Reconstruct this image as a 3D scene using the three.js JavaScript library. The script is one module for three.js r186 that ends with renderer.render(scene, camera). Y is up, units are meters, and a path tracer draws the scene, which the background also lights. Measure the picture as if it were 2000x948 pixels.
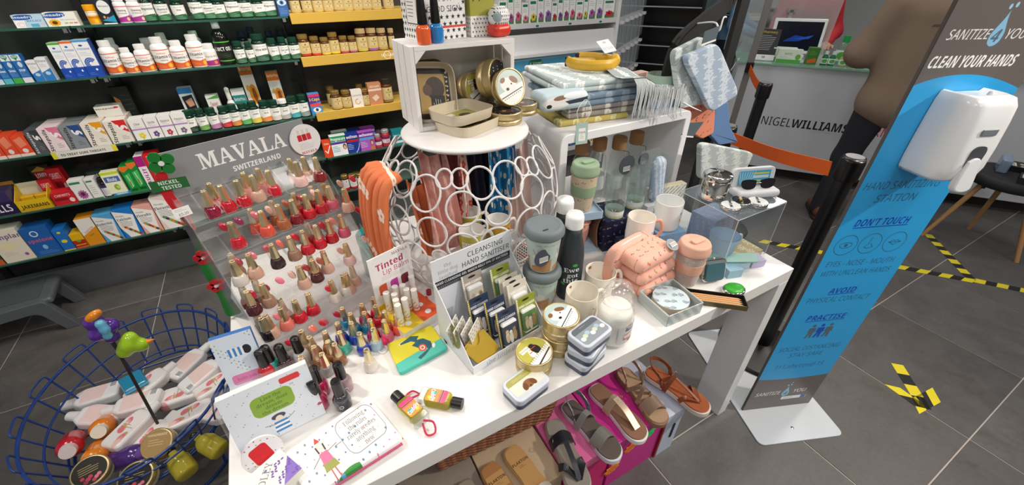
import * as THREE from 'three';
import { mergeGeometries } from 'three/addons/utils/BufferGeometryUtils.js';
import { RoundedBoxGeometry } from 'three/addons/geometries/RoundedBoxGeometry.js';
import { RectAreaLightUniformsLib } from 'three/addons/lights/RectAreaLightUniformsLib.js';
import { MarchingCubes } from 'three/addons/objects/MarchingCubes.js';

// ---------- camera, exposure, lights ----------
const scene = new THREE.Scene();
scene.background = new THREE.Color(0x000000);
const W = 2000, H = 948, F = 798.31, D2R = Math.PI / 180;
const camera = new THREE.PerspectiveCamera(2 * Math.atan(474 / F) / D2R, W / H, 0.05, 60);
camera.position.set(0, 1.6, 0);
camera.rotation.set(-34.0118 * D2R, -29.2977 * D2R, -0.03 * D2R, 'YXZ');
camera.updateMatrixWorld(true);
scene.add(camera);
const renderer = new THREE.WebGLRenderer({ antialias: true });
renderer.toneMapping = THREE.LinearToneMapping;
renderer.toneMappingExposure = 1.13;
renderer.shadowMap.enabled = true;
RectAreaLightUniformsLib.init();
const CEIL = 2.9;
// ceiling LED panels: x, z, strength
const PANELS = [[-1.2, -1.9, 7], [0.6, -1.9, 7], [-0.5, 0.5, 9], [1.2, 0.6, 9], [2.6, -1.6, 7], [3.9, -0.6, 8], [3.0, 1.2, 9], [0.4, 2.0, 9], [5.3, -2.2, 9], [2.6, -3.8, 9], [-2.0, 0.2, 8]];
// track spotlights: from, to, strength
const SPOTS = [[[-0.8, 2.75, -1.5], [0.1, 0.78, -0.75], 5], [[2.5, 2.75, -0.4], [0.9, 0.78, -0.8], 4], [[0.0, 2.75, -1.4], [-0.4, 0.9, -2.8], 6], [[1.0, 2.75, -1.4], [0.6, 0.9, -2.8], 5], [[2.9, 2.75, 0.9], [1.6, 1.0, -0.4], 15]];

// ---------- pixel -> place helpers ----------
const _q = camera.quaternion.clone(), _qi = _q.clone().invert(), EYE = camera.position.clone();
const V = (x, y, z) => new THREE.Vector3(x, y, z);
const ray = (px, py) => V(px - 1000, -(py - 474), -F).divideScalar(F).applyQuaternion(_q);
const onY = (h, px, py) => { const d = ray(px, py); return EYE.clone().addScaledVector(d, (h - EYE.y) / d.y); };
const onZ = (z, px, py) => { const d = ray(px, py); return EYE.clone().addScaledVector(d, (z - EYE.z) / d.z); };
const proj = (p) => { const q = p.clone().sub(EYE).applyQuaternion(_qi); return [1000 + F * q.x / -q.z, 474 - F * q.y / -q.z]; };
const solve = (f, lo, hi, want) => { for (let i = 0; i < 40; i++) { const m = (lo + hi) / 2; if (f(m) < want) lo = m; else hi = m; } return (lo + hi) / 2; };
const xAt = (y, z, px) => solve((x) => proj(V(x, y, z))[0], -4, 6, px);
const topAt = (x, y, z, py) => solve((h) => -proj(V(x, y + h, z))[1], 0.005, 0.9, -py);

// ---------- builders ----------
let _s = 7;
const rnd = () => { _s = (_s * 1664525 + 1013904223) >>> 0; return _s / 4294967296; };
const rr = (a, b) => a + (b - a) * rnd();
const taken = new Map();
const numbered = (n) => { const k = taken.get(n) || 0; taken.set(n, k + 1); return k ? n + '_' + String(k).padStart(3, '0') : n; };
const M = new Map();
function mat(color, rough = 0.5, o = {}) {
  const key = color + '|' + rough + '|' + JSON.stringify(o);
  if (!M.has(key)) {
    const P = o.transmission || o.clearcoat || o.sheen ? THREE.MeshPhysicalMaterial : THREE.MeshStandardMaterial;
    M.set(key, new P({ color, roughness: rough, side: THREE.DoubleSide, ...o }));
  }
  return M.get(key);
}
const shadow = (m) => { m.castShadow = m.receiveShadow = true; return m; };
function thing(name, label, category, pos = [0, 0, 0], turn = 0, group) {
  const g = new THREE.Group(); g.name = numbered(name); g.position.set(...(pos.isVector3 ? [pos.x, pos.y, pos.z] : pos)); g.rotation.y = turn;
  g.userData = { label, category }; if (group) g.userData.group = group; scene.add(g); return g;
}
function part(parent, name, geo, m, label) {
  const o = shadow(new THREE.Mesh(geo, m)); o.name = name; if (label) o.userData.label = label; parent.add(o); return o;
}
function solo(name, label, category, geo, m, pos = [0, 0, 0], turn = 0, group) {
  const o = shadow(new THREE.Mesh(geo, m)); o.name = numbered(name); o.position.set(...(pos.isVector3 ? [pos.x, pos.y, pos.z] : pos)); o.rotation.y = turn;
  o.userData = { label, category }; if (group) o.userData.group = group; scene.add(o); return o;
}
function struct(name, geo, m, parent) {
  const o = shadow(new THREE.Mesh(geo, m)); o.name = parent ? name : numbered(name); if (!parent) o.userData.kind = 'structure'; (parent || scene).add(o); return o;
}
function copy(proto, pos, turn, label, group) {
  const c = proto.clone(); c.name = numbered(proto.name.replace(/_\d{3}$/, '')); c.position.set(...(pos.isVector3 ? [pos.x, pos.y, pos.z] : pos)); c.rotation.y = turn;
  c.userData = { ...proto.userData }; if (label) c.userData.label = label; if (group) c.userData.group = group; scene.add(c); return c;
}
// geometry, all with the base at y = 0
const G = new Map(), memo = (k, f) => { if (!G.has(k)) G.set(k, f()); return G.get(k); };
const rbox = (w, h, d, r = 0.003, s = 2) => memo(`rb${w},${h},${d},${r},${s}`, () => new RoundedBoxGeometry(w, h, d, s, Math.min(r, w / 2.01, h / 2.01, d / 2.01)).translate(0, h / 2, 0));
const box = (w, h, d, x = 0, y = 0, z = 0) => new THREE.BoxGeometry(w, h, d).translate(x, y + h / 2, z);
const lathe = (pts, seg = 24) => memo('la' + JSON.stringify(pts) + seg, () => new THREE.LatheGeometry(pts.map((p) => new THREE.Vector2(Math.max(p[0], 1e-5), p[1])), seg));
const cyl = (r0, r1, h, seg = 20) => memo(`cy${r0},${r1},${h},${seg}`, () => new THREE.CylinderGeometry(r1, r0, h, seg).translate(0, h / 2, 0));
const vs = (pts) => pts.map((p) => (p.isVector3 ? p : V(...p)));
const tube = (pts, r, seg = 24, rs = 6, closed = false) => new THREE.TubeGeometry(new THREE.CatmullRomCurve3(vs(pts), closed, 'centripetal'), seg, r, rs, closed);
const rod = (a, b, r, rs = 7) => { a = V(...a); b = V(...b); const g = new THREE.CylinderGeometry(r, r, a.distanceTo(b), rs); g.applyQuaternion(new THREE.Quaternion().setFromUnitVectors(V(0, 1, 0), b.clone().sub(a).normalize())); return g.translate((a.x + b.x) / 2, (a.y + b.y) / 2, (a.z + b.z) / 2); };
const merge = (a) => mergeGeometries(a.map((g) => { const q = g.index ? g.toNonIndexed() : g.clone(); for (const k of Object.keys(q.attributes)) if (!['position', 'normal', 'uv'].includes(k)) q.deleteAttribute(k); return q; }));
const shapeOf = (pts) => new THREE.Shape(pts.map((p) => new THREE.Vector2(p[0], p[1])));
const smooth = (pts, n = 40) => shapeOf(new THREE.SplineCurve([...pts, pts[0]].map((p) => new THREE.Vector2(p[0], p[1]))).getPoints(n).slice(0, -1).map((q) => [q.x, q.y]));
const extr = (shape, depth, bevel = 0, seg = 2) => new THREE.ExtrudeGeometry(shape, { depth, bevelEnabled: bevel > 0, bevelThickness: bevel, bevelSize: bevel, bevelOffset: -bevel, bevelSegments: seg, curveSegments: 10 });
const flat = (g) => g.rotateX(-Math.PI / 2);            // extruded in xy -> lies on the ground, thickness up
function rrect(w, h, r) {
  const s = new THREE.Shape(), x = -w / 2, y = -h / 2;
  s.moveTo(x + r, y); s.lineTo(x + w - r, y); s.quadraticCurveTo(x + w, y, x + w, y + r); s.lineTo(x + w, y + h - r); s.quadraticCurveTo(x + w, y + h, x + w - r, y + h);
  s.lineTo(x + r, y + h); s.quadraticCurveTo(x, y + h, x, y + h - r); s.lineTo(x, y + r); s.quadraticCurveTo(x, y, x + r, y); return s;
}
// band swept along a curve: width across `side` direction, thin
function strip(pts, width, thick, side = [0, 0, 1], n = 24) {
  const c = new THREE.CatmullRomCurve3(vs(pts), false, 'centripetal'), pos = [], idx = [];
  for (let i = 0; i <= n; i++) {
    const p = c.getPoint(i / n), t = c.getTangent(i / n), s = (typeof side === 'function' ? side(i / n) : V(...side)).clone(); s.addScaledVector(t, -s.dot(t)).normalize();
    const nn = t.clone().cross(s), w = typeof width === 'function' ? width(i / n) : width;
    for (const [a, b] of [[-1, -1], [1, -1], [1, 1], [-1, 1]]) { const q = p.clone().addScaledVector(s, a * w / 2).addScaledVector(nn, b * thick / 2); pos.push(q.x, q.y, q.z); }
    if (i) for (let k = 0; k < 4; k++) { const a = (i - 1) * 4 + k, b = (i - 1) * 4 + (k + 1) % 4, e = i * 4 + k, f = i * 4 + (k + 1) % 4; idx.push(a, b, e, b, f, e); }
  }
  idx.push(0, 2, 1, 0, 3, 2); const e = n * 4; idx.push(e, e + 1, e + 2, e, e + 2, e + 3);
  const g = new THREE.BufferGeometry(); g.setAttribute('position', new THREE.Float32BufferAttribute(pos, 3)); g.setIndex(idx);
  const q = g.toNonIndexed(); q.computeVertexNormals(); q.setAttribute('uv', new THREE.Float32BufferAttribute(new Float32Array(q.attributes.position.count * 2), 2)); return q;
}

// ---------- printed labels: cells of shared canvases ----------
const pages = [];
function newPage() {
  const c = document.createElement('canvas'); c.width = c.height = 2048; const g = c.getContext('2d'); g.fillStyle = '#888'; g.fillRect(0, 0, 2048, 2048);
  const t = new THREE.CanvasTexture(c); t.colorSpace = THREE.SRGBColorSpace; t.magFilter = THREE.LinearFilter; t.anisotropy = 8;
  pages.push({ c, g, t, x: 0, y: 0, row: 0, mats: {} }); return pages[pages.length - 1];
}
function cell(w, h, draw) {
  let p = pages[pages.length - 1] || newPage();
  if (p.x + w + 4 > 2048) { p.x = 0; p.y += p.row; p.row = 0; }
  if (p.y + h + 4 > 2048) p = newPage();
  const x = p.x + 2, y = p.y + 2; p.x += w + 4; p.row = Math.max(p.row, h + 4);
  const g = p.g; g.save(); g.translate(x, y); g.beginPath(); g.rect(-1, -1, w + 2, h + 2); g.clip(); ground = null; draw(g, w, h); const bg = ground; g.restore();
  return { u0: (x + .5) / 2048, u1: (x + w - .5) / 2048, v0: 1 - (y + h - .5) / 2048, v1: 1 - (y + .5) / 2048, page: pages.indexOf(p), w, h, bg };
}
const plainCells = new Map();
const plain = (color) => { if (!plainCells.has(color)) plainCells.set(color, cell(8, 8, (g) => { g.fillStyle = color; g.fillRect(-2, -2, 12, 12); })); return plainCells.get(color); };
const print = (c, rough = 0.42, o = {}) => { const p = pages[c.page], k = rough + JSON.stringify(o); return p.mats[k] ||= new (o.clearcoat ? THREE.MeshPhysicalMaterial : THREE.MeshStandardMaterial)({ map: p.t, roughness: rough, side: THREE.DoubleSide, ...o }); };
// uv of an existing geometry (0..1) into a cell
function inCell(g, c) { const u = g.attributes.uv; for (let i = 0; i < u.count; i++) u.setXY(i, c.u0 + u.getX(i) * (c.u1 - c.u0), c.v0 + u.getY(i) * (c.v1 - c.v0)); return g; }
// box with one cell per face, base at y 0: order right, left, top, bottom, front, back
function carton(w, h, d, cells) {
  const g = new THREE.BoxGeometry(w, h, d).translate(0, h / 2, 0), u = g.attributes.uv;
  for (let f = 0; f < 6; f++) { const c = cells[f]; for (let i = f * 4; i < f * 4 + 4; i++) u.setXY(i, c.u0 + u.getX(i) * (c.u1 - c.u0), c.v0 + u.getY(i) * (c.v1 - c.v0)); }
  return g;
}
// planar uv from the geometry's own bounds into a cell (axes 'xy', 'xz')
function planar(g, c, ax = 'xy') {
  g.computeBoundingBox(); const b = g.boundingBox, p = g.attributes.position, n = p.count, uv = new Float32Array(n * 2);
  for (let i = 0; i < n; i++) {
    const a = (p.getX(i) - b.min.x) / (b.max.x - b.min.x), e = ax === 'xy' ? (p.getY(i) - b.min.y) / (b.max.y - b.min.y) : 1 - (p.getZ(i) - b.min.z) / (b.max.z - b.min.z);
    uv[2 * i] = c.u0 + a * (c.u1 - c.u0); uv[2 * i + 1] = c.v0 + e * (c.v1 - c.v0);
  }
  g.setAttribute('uv', new THREE.BufferAttribute(uv, 2)); return g;
}
// label band round an upright cylinder/cone; the print repeats front and back
function band(r0, r1, y0, y1, c, seg = 24, arc = Math.PI * 2, reps = 2) {
  const g = new THREE.CylinderGeometry(r1, r0, y1 - y0, seg, 1, true, -arc / 2, arc).translate(0, (y0 + y1) / 2, 0), p = g.attributes.position, u = g.attributes.uv;
  if (arc > 6) { // keep seams out of the front: phase so that a copy is centred on +z
    const pos = [], nor = [], uv = [], idx = []; const n = seg;
    for (let i = 0; i < n; i++) for (const k of [i, i + 1]) { const a = k / n * Math.PI * 2 - Math.PI / reps; let t = k / n * reps - Math.floor(i / n * reps); for (const [r, y, v] of [[r0, y0, 0], [r1, y1, 1]]) { pos.push(Math.sin(a) * r, y, Math.cos(a) * r); nor.push(Math.sin(a), (r0 - r1) / (y1 - y0), Math.cos(a)); uv.push(c.u0 + t * (c.u1 - c.u0), c.v0 + v * (c.v1 - c.v0)); } }
    for (let i = 0; i < n; i++) { const a = i * 4; idx.push(a, a + 2, a + 1, a + 1, a + 2, a + 3); }
    const b = new THREE.BufferGeometry(); b.setAttribute('position', new THREE.Float32BufferAttribute(pos, 3)); b.setAttribute('normal', new THREE.Float32BufferAttribute(nor, 3)); b.setAttribute('uv', new THREE.Float32BufferAttribute(uv, 2)); b.setIndex(idx); return b;
  }
  return inCell(g, c);
}
// drawing helpers
let ground = null;
const fill = (g, c, x, y, w, h) => { ground ||= c; g.fillStyle = c; g.fillRect(x, y, w, h); };
function txt(g, s, x, y, size, color = '#222', o = {}) {
  g.save(); g.translate(x, y); if (o.rot) g.rotate(o.rot); if (o.skew) g.transform(1, 0, o.skew, 1, 0, 0); g.font = `${o.bold ? 'bold ' : ''}${size}px ${o.font || 'sans-serif'}`; g.textAlign = o.align || 'center'; g.textBaseline = 'middle'; g.fillStyle = color;
  const w = g.measureText(s).width; if (o.max && w > o.max) g.scale(o.max / w, 1); g.fillText(s, 0, 0); g.restore();
}
const disc = (g, c, x, y, r, ry = r, rot = 0) => { g.fillStyle = c; g.beginPath(); g.ellipse(x, y, r, ry, rot, 0, 7); g.fill(); };
const poly = (g, c, pts) => { g.fillStyle = c; g.beginPath(); pts.forEach((p, i) => (i ? g.lineTo(...p) : g.moveTo(...p))); g.closePath(); g.fill(); };
const line = (g, c, w, pts) => { g.strokeStyle = c; g.lineWidth = w; g.beginPath(); pts.forEach((p, i) => (i ? g.lineTo(...p) : g.moveTo(...p))); g.stroke(); };
const small = (g, c, x, y, w, n, gap, lw = 1) => { for (let i = 0; i < n; i++) line(g, c, lw, [[x, y + i * gap], [x + w * (0.65 + 0.35 * ((i * 7919 % 10) / 10)), y + i * gap]]); };
const bars = (g, x, y, w, h) => { fill(g, '#fff', x, y, w, h); for (let i = 0; i < w - 4; i += 3) fill(g, '#222', x + 2 + i, y + 2, 1 + (i * 13 % 2), h - 6); };
// tiling noise texture
function noiseTex(size, fn, srgb) {
  const d = new Uint8Array(size * size * 4); for (let y = 0; y < size; y++) for (let x = 0; x < size; x++) { const c = fn(x, y), i = (y * size + x) * 4; d[i] = c[0]; d[i + 1] = c[1]; d[i + 2] = c[2]; d[i + 3] = 255; }
  const t = new THREE.DataTexture(d, size, size); t.wrapS = t.wrapT = THREE.RepeatWrapping; t.magFilter = THREE.LinearFilter; if (srgb) t.colorSpace = THREE.SRGBColorSpace; t.needsUpdate = true; return t;
}
const grid = (n, seed) => { const a = []; let s = seed; for (let i = 0; i < n * n; i++) { s = (s * 1664525 + 1013904223) >>> 0; a.push(s / 4294967296); } return (x, y) => { const fx = ((x % n) + n) % n, fy = ((y % n) + n) % n, i = Math.floor(fx), j = Math.floor(fy), u = fx - i, v = fy - j, p = (a2, b2) => a[((b2 % n) * n) + (a2 % n)], S = (t) => t * t * (3 - 2 * t); const A = p(i, j) + (p(i + 1, j) - p(i, j)) * S(u), B = p(i, j + 1) + (p(i + 1, j + 1) - p(i, j + 1)) * S(u); return A + (B - A) * S(v); }; };

// ---------- the room ----------
const n1 = grid(16, 3), n2 = grid(64, 5), n3 = grid(128, 9);
const tileTex = noiseTex(512, (x, y) => { const a = n1(x / 32, y / 32) * .5 + n2(x / 8, y / 8) * .3 + n3(x / 4, y / 4) * .35, k = 82 + a * 18 + (n3(x / 2, y / 2) > .93 ? 8 : 0); return [k + 2, k - 1, k - 2]; }, true);
const tileRough = noiseTex(256, (x, y) => { const k = 95 + n1(x / 16, y / 16) * 60 + n2(x / 4, y / 4) * 40; return [k, k, k]; });
const tileMats = ['#ffffff', '#f3f1ef', '#e9e8e8'].map((c) => new THREE.MeshStandardMaterial({ color: c, map: tileTex, roughness: 1, roughnessMap: tileRough }));
const floor = struct('floor', new THREE.BoxGeometry(13, 0.2, 10).translate(2, -0.1025, -1.5), mat('#b5aca4', 0.9));
{
  const P = 0.6, geos = [0, 1, 2, 3].map((k) => { const g = new RoundedBoxGeometry(P - 0.005, 0.012, P - 0.005, 1, 0.0015).translate(0, -0.006, 0), u = g.attributes.uv, p = g.attributes.position; for (let i = 0; i < u.count; i++) u.setXY(i, p.getX(i) * .8 + k * .37, p.getZ(i) * .8 + k * .21); return g; });
  let k = 0;
  for (let i = -7; i < 9; i++) {
    const x = 2.087 + (i - 0.5) * P, off = x < 0.5 ? -0.82 : 0.1;   // the courses either side of the table do not line up
    for (let j = -7; j < 4; j++) { const z = off + (j + 0.5) * P * 0.985; if (z < -4.6) continue; const t = struct('tile', geos[(k * 7 + i * i) & 3], tileMats[(k * 5 + j * j) % 3], floor); t.position.set(x, 0, z); t.scale.z = 0.985; k++; }
  }
}
const wallM = mat('#cfd2d2', 0.7);
struct('wall_back', new THREE.BoxGeometry(13, 3.4, 0.15).translate(2, 1.5, -6.1), mat('#9fb4ba', 0.7));
struct('wall_left', new THREE.BoxGeometry(0.15, 3.4, 10).translate(-3.6, 1.5, -1.5), wallM);
struct('wall_right', new THREE.BoxGeometry(0.15, 3.4, 10).translate(8, 1.5, -1.5), wallM);
struct('wall_front', new THREE.BoxGeometry(13, 3.4, 0.15).translate(2, 1.5, 3.4), wallM);
struct('ceiling', new THREE.BoxGeometry(13, 0.15, 10).translate(2, CEIL + 0.075, -1.5), mat('#e6e6e4', 0.8));
for (const [x, z, s] of PANELS) {
  const t = thing('ceiling_light', 'square white LED panel light in the ceiling', 'light', [x, CEIL, z], 0, 'ceiling LED panels');
  part(t, 'frame', box(0.64, 0.02, 0.64, 0, -0.02), mat('#dddddd', 0.4)); part(t, 'diffuser', box(0.58, 0.004, 0.58, 0, -0.026), mat('#ffffff', 0.5, { emissive: '#ffffff', emissiveIntensity: 3 }));
  const l = new THREE.RectAreaLight('#fffaf4', s, 0.58, 0.58); l.position.set(0, -0.032, 0); l.rotation.x = -Math.PI / 2; t.add(l);
}
for (const [a, b, s] of SPOTS) {
  const t = thing('track_spotlight', 'white cylinder spotlight hanging from the ceiling', 'spotlight', a, 0, 'ceiling spotlights'), A = V(...a), d = V(...b).sub(A).normalize();
  const q = new THREE.Quaternion().setFromUnitVectors(V(0, -1, 0), d);
  const can = part(t, 'can', new THREE.CylinderGeometry(0.045, 0.05, 0.13, 20, 1, true).applyQuaternion(q), mat('#eeeeee', 0.4)); part(t, 'stem', cyl(0.008, 0.008, CEIL - a[1]), mat('#dddddd', 0.4));
  const e = part(t, 'lens', new THREE.CylinderGeometry(0.043, 0.043, 0.004, 20).translate(0, -0.045, 0).applyQuaternion(q), mat('#ffffff', 0.5, { emissive: '#fff6e8', emissiveIntensity: 6 }));
  const l = new THREE.SpotLight('#fff3e4', s, 0, 0.62, 0.7, 2); l.position.copy(d.clone().multiplyScalar(0.07)); l.target.position.copy(d.clone().multiplyScalar(1)); l.castShadow = true; l.shadow.radius = 2.5; t.add(l); t.add(l.target);
}

// ---------- wall shelving on the left ----------
const ZF = -2.65, ZB = -2.92;
const ROWS = { 1: 1.39, 2: 1.183, 3: 0.875, 4: 0.615, 5: 0.37 };
const slat = noiseTex(256, (x, y) => { const k = 50 + n1(x / 4, y / 64) * 34 + n2(x / 2, y / 32) * 12; return [k, k, k]; }, true);
{
  const bk = new THREE.MeshStandardMaterial({ color: '#bcbcbe', map: slat, roughness: 0.3 });
  const g = struct('wall_shelving_panel', new THREE.BoxGeometry(4.0, 2.7, 0.04).translate(-0.75, 1.35, ZB - 0.02), bk);
  const base = struct('plinth_panel', new THREE.BoxGeometry(4.0, 0.17, 0.04).translate(-0.75, 0.085, -2.88), mat('#6e6e72', 0.5)); base.userData = {}; g.add(base); base.name = 'plinth';
  for (const x of [-1.56, -0.69, 0.17, 1.02]) struct('upright', box(0.03, 2.5, 0.02, x, 0.17, ZB + 0.01), mat('#3a3a3c', 0.35, { metalness: 0.8 }), g);
}
const glassM = mat('#cfe8de', 0.03, { transmission: 0.9, ior: 1.5 }), edgeM = mat('#3f7a66', 0.15, { transmission: 0.4 }), chrome = mat('#d8d8da', 0.18, { metalness: 1 });
const rowWord = { 1: 'top', 2: 'second', 3: 'third', 4: 'fourth', 5: 'lowest' };
for (const r of [1, 2, 3, 4, 5]) for (const [x0, x1, n] of [[-1.56, -0.69, 'left'], [-0.69, 0.17, 'middle'], [0.17, 1.02, 'right']]) {
  const y = ROWS[r]; if (n === 'right' && r < 4) continue;
  const t = thing('glass_shelf', `${rowWord[r]} glass shelf of the ${n === 'right' ? 'bay under the yellow shelves' : n === 'middle' ? 'shelving bay next to the yellow shelves' : 'shelving bay that ends above the grey step stool'}`, 'shelf', [(x0 + x1) / 2, y, (ZF + ZB) / 2], 0, 'glass wall shelves');
  const w = x1 - x0 - 0.008;
  part(t, 'pane', box(w, 0.008, ZF - ZB, 0, -0.008), glassM); part(t, 'front_edge', box(w, 0.0085, 0.0015, 0, -0.0082, (ZF - ZB) / 2), edgeM, 'green glass edge');
  for (const s of [-1, 1]) part(t, 'bracket', merge([box(0.006, 0.02, 0.2, s * (w / 2 - 0.02), -0.03, -0.03), box(0.014, 0.018, 0.02, s * (w / 2 - 0.02), -0.026, (ZF - ZB) / 2 - 0.02)]), chrome);
}
const yel = mat('#d8b455', 0.35);
const YROWS = { 1: 1.353, 2: 1.145, 3: 0.845 };
for (const r of [1, 2, 3]) {
  const t = thing('yellow_shelf', `${rowWord[r]} yellow fronted shelf of amber jars`, 'shelf', [0.6, YROWS[r], (ZF + ZB) / 2], 0, 'yellow fronted shelves');
  part(t, 'board', box(0.85, 0.012, ZF - ZB, 0, 0.034), yel); part(t, 'fascia', rbox(0.85, 0.05, 0.008, 0.002, 1).clone().translate(0, 0, (ZF - ZB) / 2 + 0.004), mat('#d3ab48', 0.4));
  const c = cell(120, 60, (g, w, h) => { fill(g, '#d3ab48', 0, 0, w, h); g.strokeStyle = '#fff'; g.lineWidth = 3; g.beginPath(); g.arc(60, 30, 24, 0, 7); g.stroke(); txt(g, 'SOLGAR', 62, 30, 24, '#fff'); });
  if (r === 2) part(t, 'shelf_badge', inCell(new THREE.PlaneGeometry(0.1, 0.05), c).translate(0.04, 0.025, (ZF - ZB) / 2 + 0.009), print(c), 'white lettering in a ring');
}

// ---------- products on the wall shelves ----------
const ORD = ['first', 'second', 'third', 'fourth', 'fifth', 'sixth', 'seventh', 'eighth', 'ninth', 'tenth'];
const SHY = (row, bay) => (bay === 'y' ? YROWS[row] + 0.046 : ROWS[row]);
function slotOn(row, bay, l, r, top, dz = 0) {
  const y = SHY(row, bay), z = ZF - 0.012 - dz, x0 = xAt(y, z, l), x1 = xAt(y, z, r), x = (x0 + x1) / 2; return { x, y, z, w: x1 - x0, h: topAt(x, y, z, top) };
}
// a carton is printed on one card colour; `other` names a face that is printed in another colour
function cartonAt(s, d, front, label, category, group, name = 'medicine_carton', other = {}) {
  const card = plain(front.bg), S = other.side ? plain(other.side) : card, T = other.top ? plain(other.top) : card, ok = S.page === front.page && T.page === front.page;
  return solo(name, label, category, carton(s.w * 0.97, s.h, d, ok ? [S, S, T, T, front, S] : [front, front, front, front, front, front]), print(front), [s.x, s.y, s.z - d / 2], 0, group);
}
// jar: lathed body, ribbed cap, wrapped label
function jarAt(s, o, label, group, name = 'vitamin_jar') {
  const r = s.w / 2 * 0.97, h = s.h, ch = o.capH || h * 0.2, bh = h - ch, sh = o.shoulder || 0.16, t = thing(name, label, o.cat || 'jar', [s.x, s.y, s.z - r], 0.15, group), nr = r * (o.neck || 0.72);
  part(t, 'bottle', lathe([[0, 0], [r * 0.9, 0], [r, r * 0.12], [r, bh * (1 - sh) - r * .1], [r * 0.93, bh * (1 - sh * .5)], [nr, bh], [0, bh]].map((p) => [+p[0].toFixed(4), +p[1].toFixed(4)])), o.body);
  const cr = nr * 1.12, ribs = 28, cp = []; for (let i = 0; i < ribs * 2; i++) { const a = i / ribs * Math.PI, q = cr * (i % 2 ? 0.96 : 1); cp.push([Math.cos(a) * q, Math.sin(a) * q]); }
  part(t, 'cap', flat(extr(shapeOf(cp), ch * 0.9, ch * 0.1, 1)).translate(0, bh + ch * .05, 0), o.cap);
  if (o.cell) part(t, 'label', band(r * 1.012, r * 1.012, bh * (o.l0 ?? 0.06), bh * (o.l1 ?? (0.98 - sh)), o.cell, 24, 7, 3), print(o.cell, 0.5));
  return t;
}
const capGreen = mat('#0d3d2c', 0.35), bodyGreen = mat('#0b2a20', 0.12), capWhite = mat('#f1f1ef', 0.35), bodyWhite = mat('#efefee', 0.3), amber = mat('#5e3410', 0.08, { transmission: 0.25 }), capGold = mat('#b99a55', 0.3, { metalness: 0.7 }), capTan = mat('#c5ab78', 0.45);
const nutri = (acc, t1, t2 = '') => cell(84, 84, (g, w, h) => { fill(g, '#f1f2ee', 0, 0, w, h); txt(g, "nature's best", w / 2, 12, 9, '#7aa58a'); txt(g, t1, w / 2, 27, 14, '#222', { bold: 1, max: 78 }); if (t2) txt(g, t2, w / 2, 41, 12, '#222', { max: 70 }); fill(g, acc, 0, 52, w, 32); poly(g, '#f1f2ee', [[0, 50], [0, 60], [50, 52]]); small(g, '#dfe9dd', 6, 64, 70, 3, 7); });
const tanLabel = (bandC) => cell(72, 72, (g, w, h) => { fill(g, '#d8c48c', 0, 0, w, h); disc(g, '#8a6d2a', w / 2, 12, 5, 5); txt(g, 'SOLGAR', w / 2, 25, 10, '#5b4415'); txt(g, 'V', w / 2, 38, 14, '#222', { bold: 1 }); small(g, '#7c6738', 12, 47, 48, 3, 5); fill(g, bandC, 0, 60, w, 12); });
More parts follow.
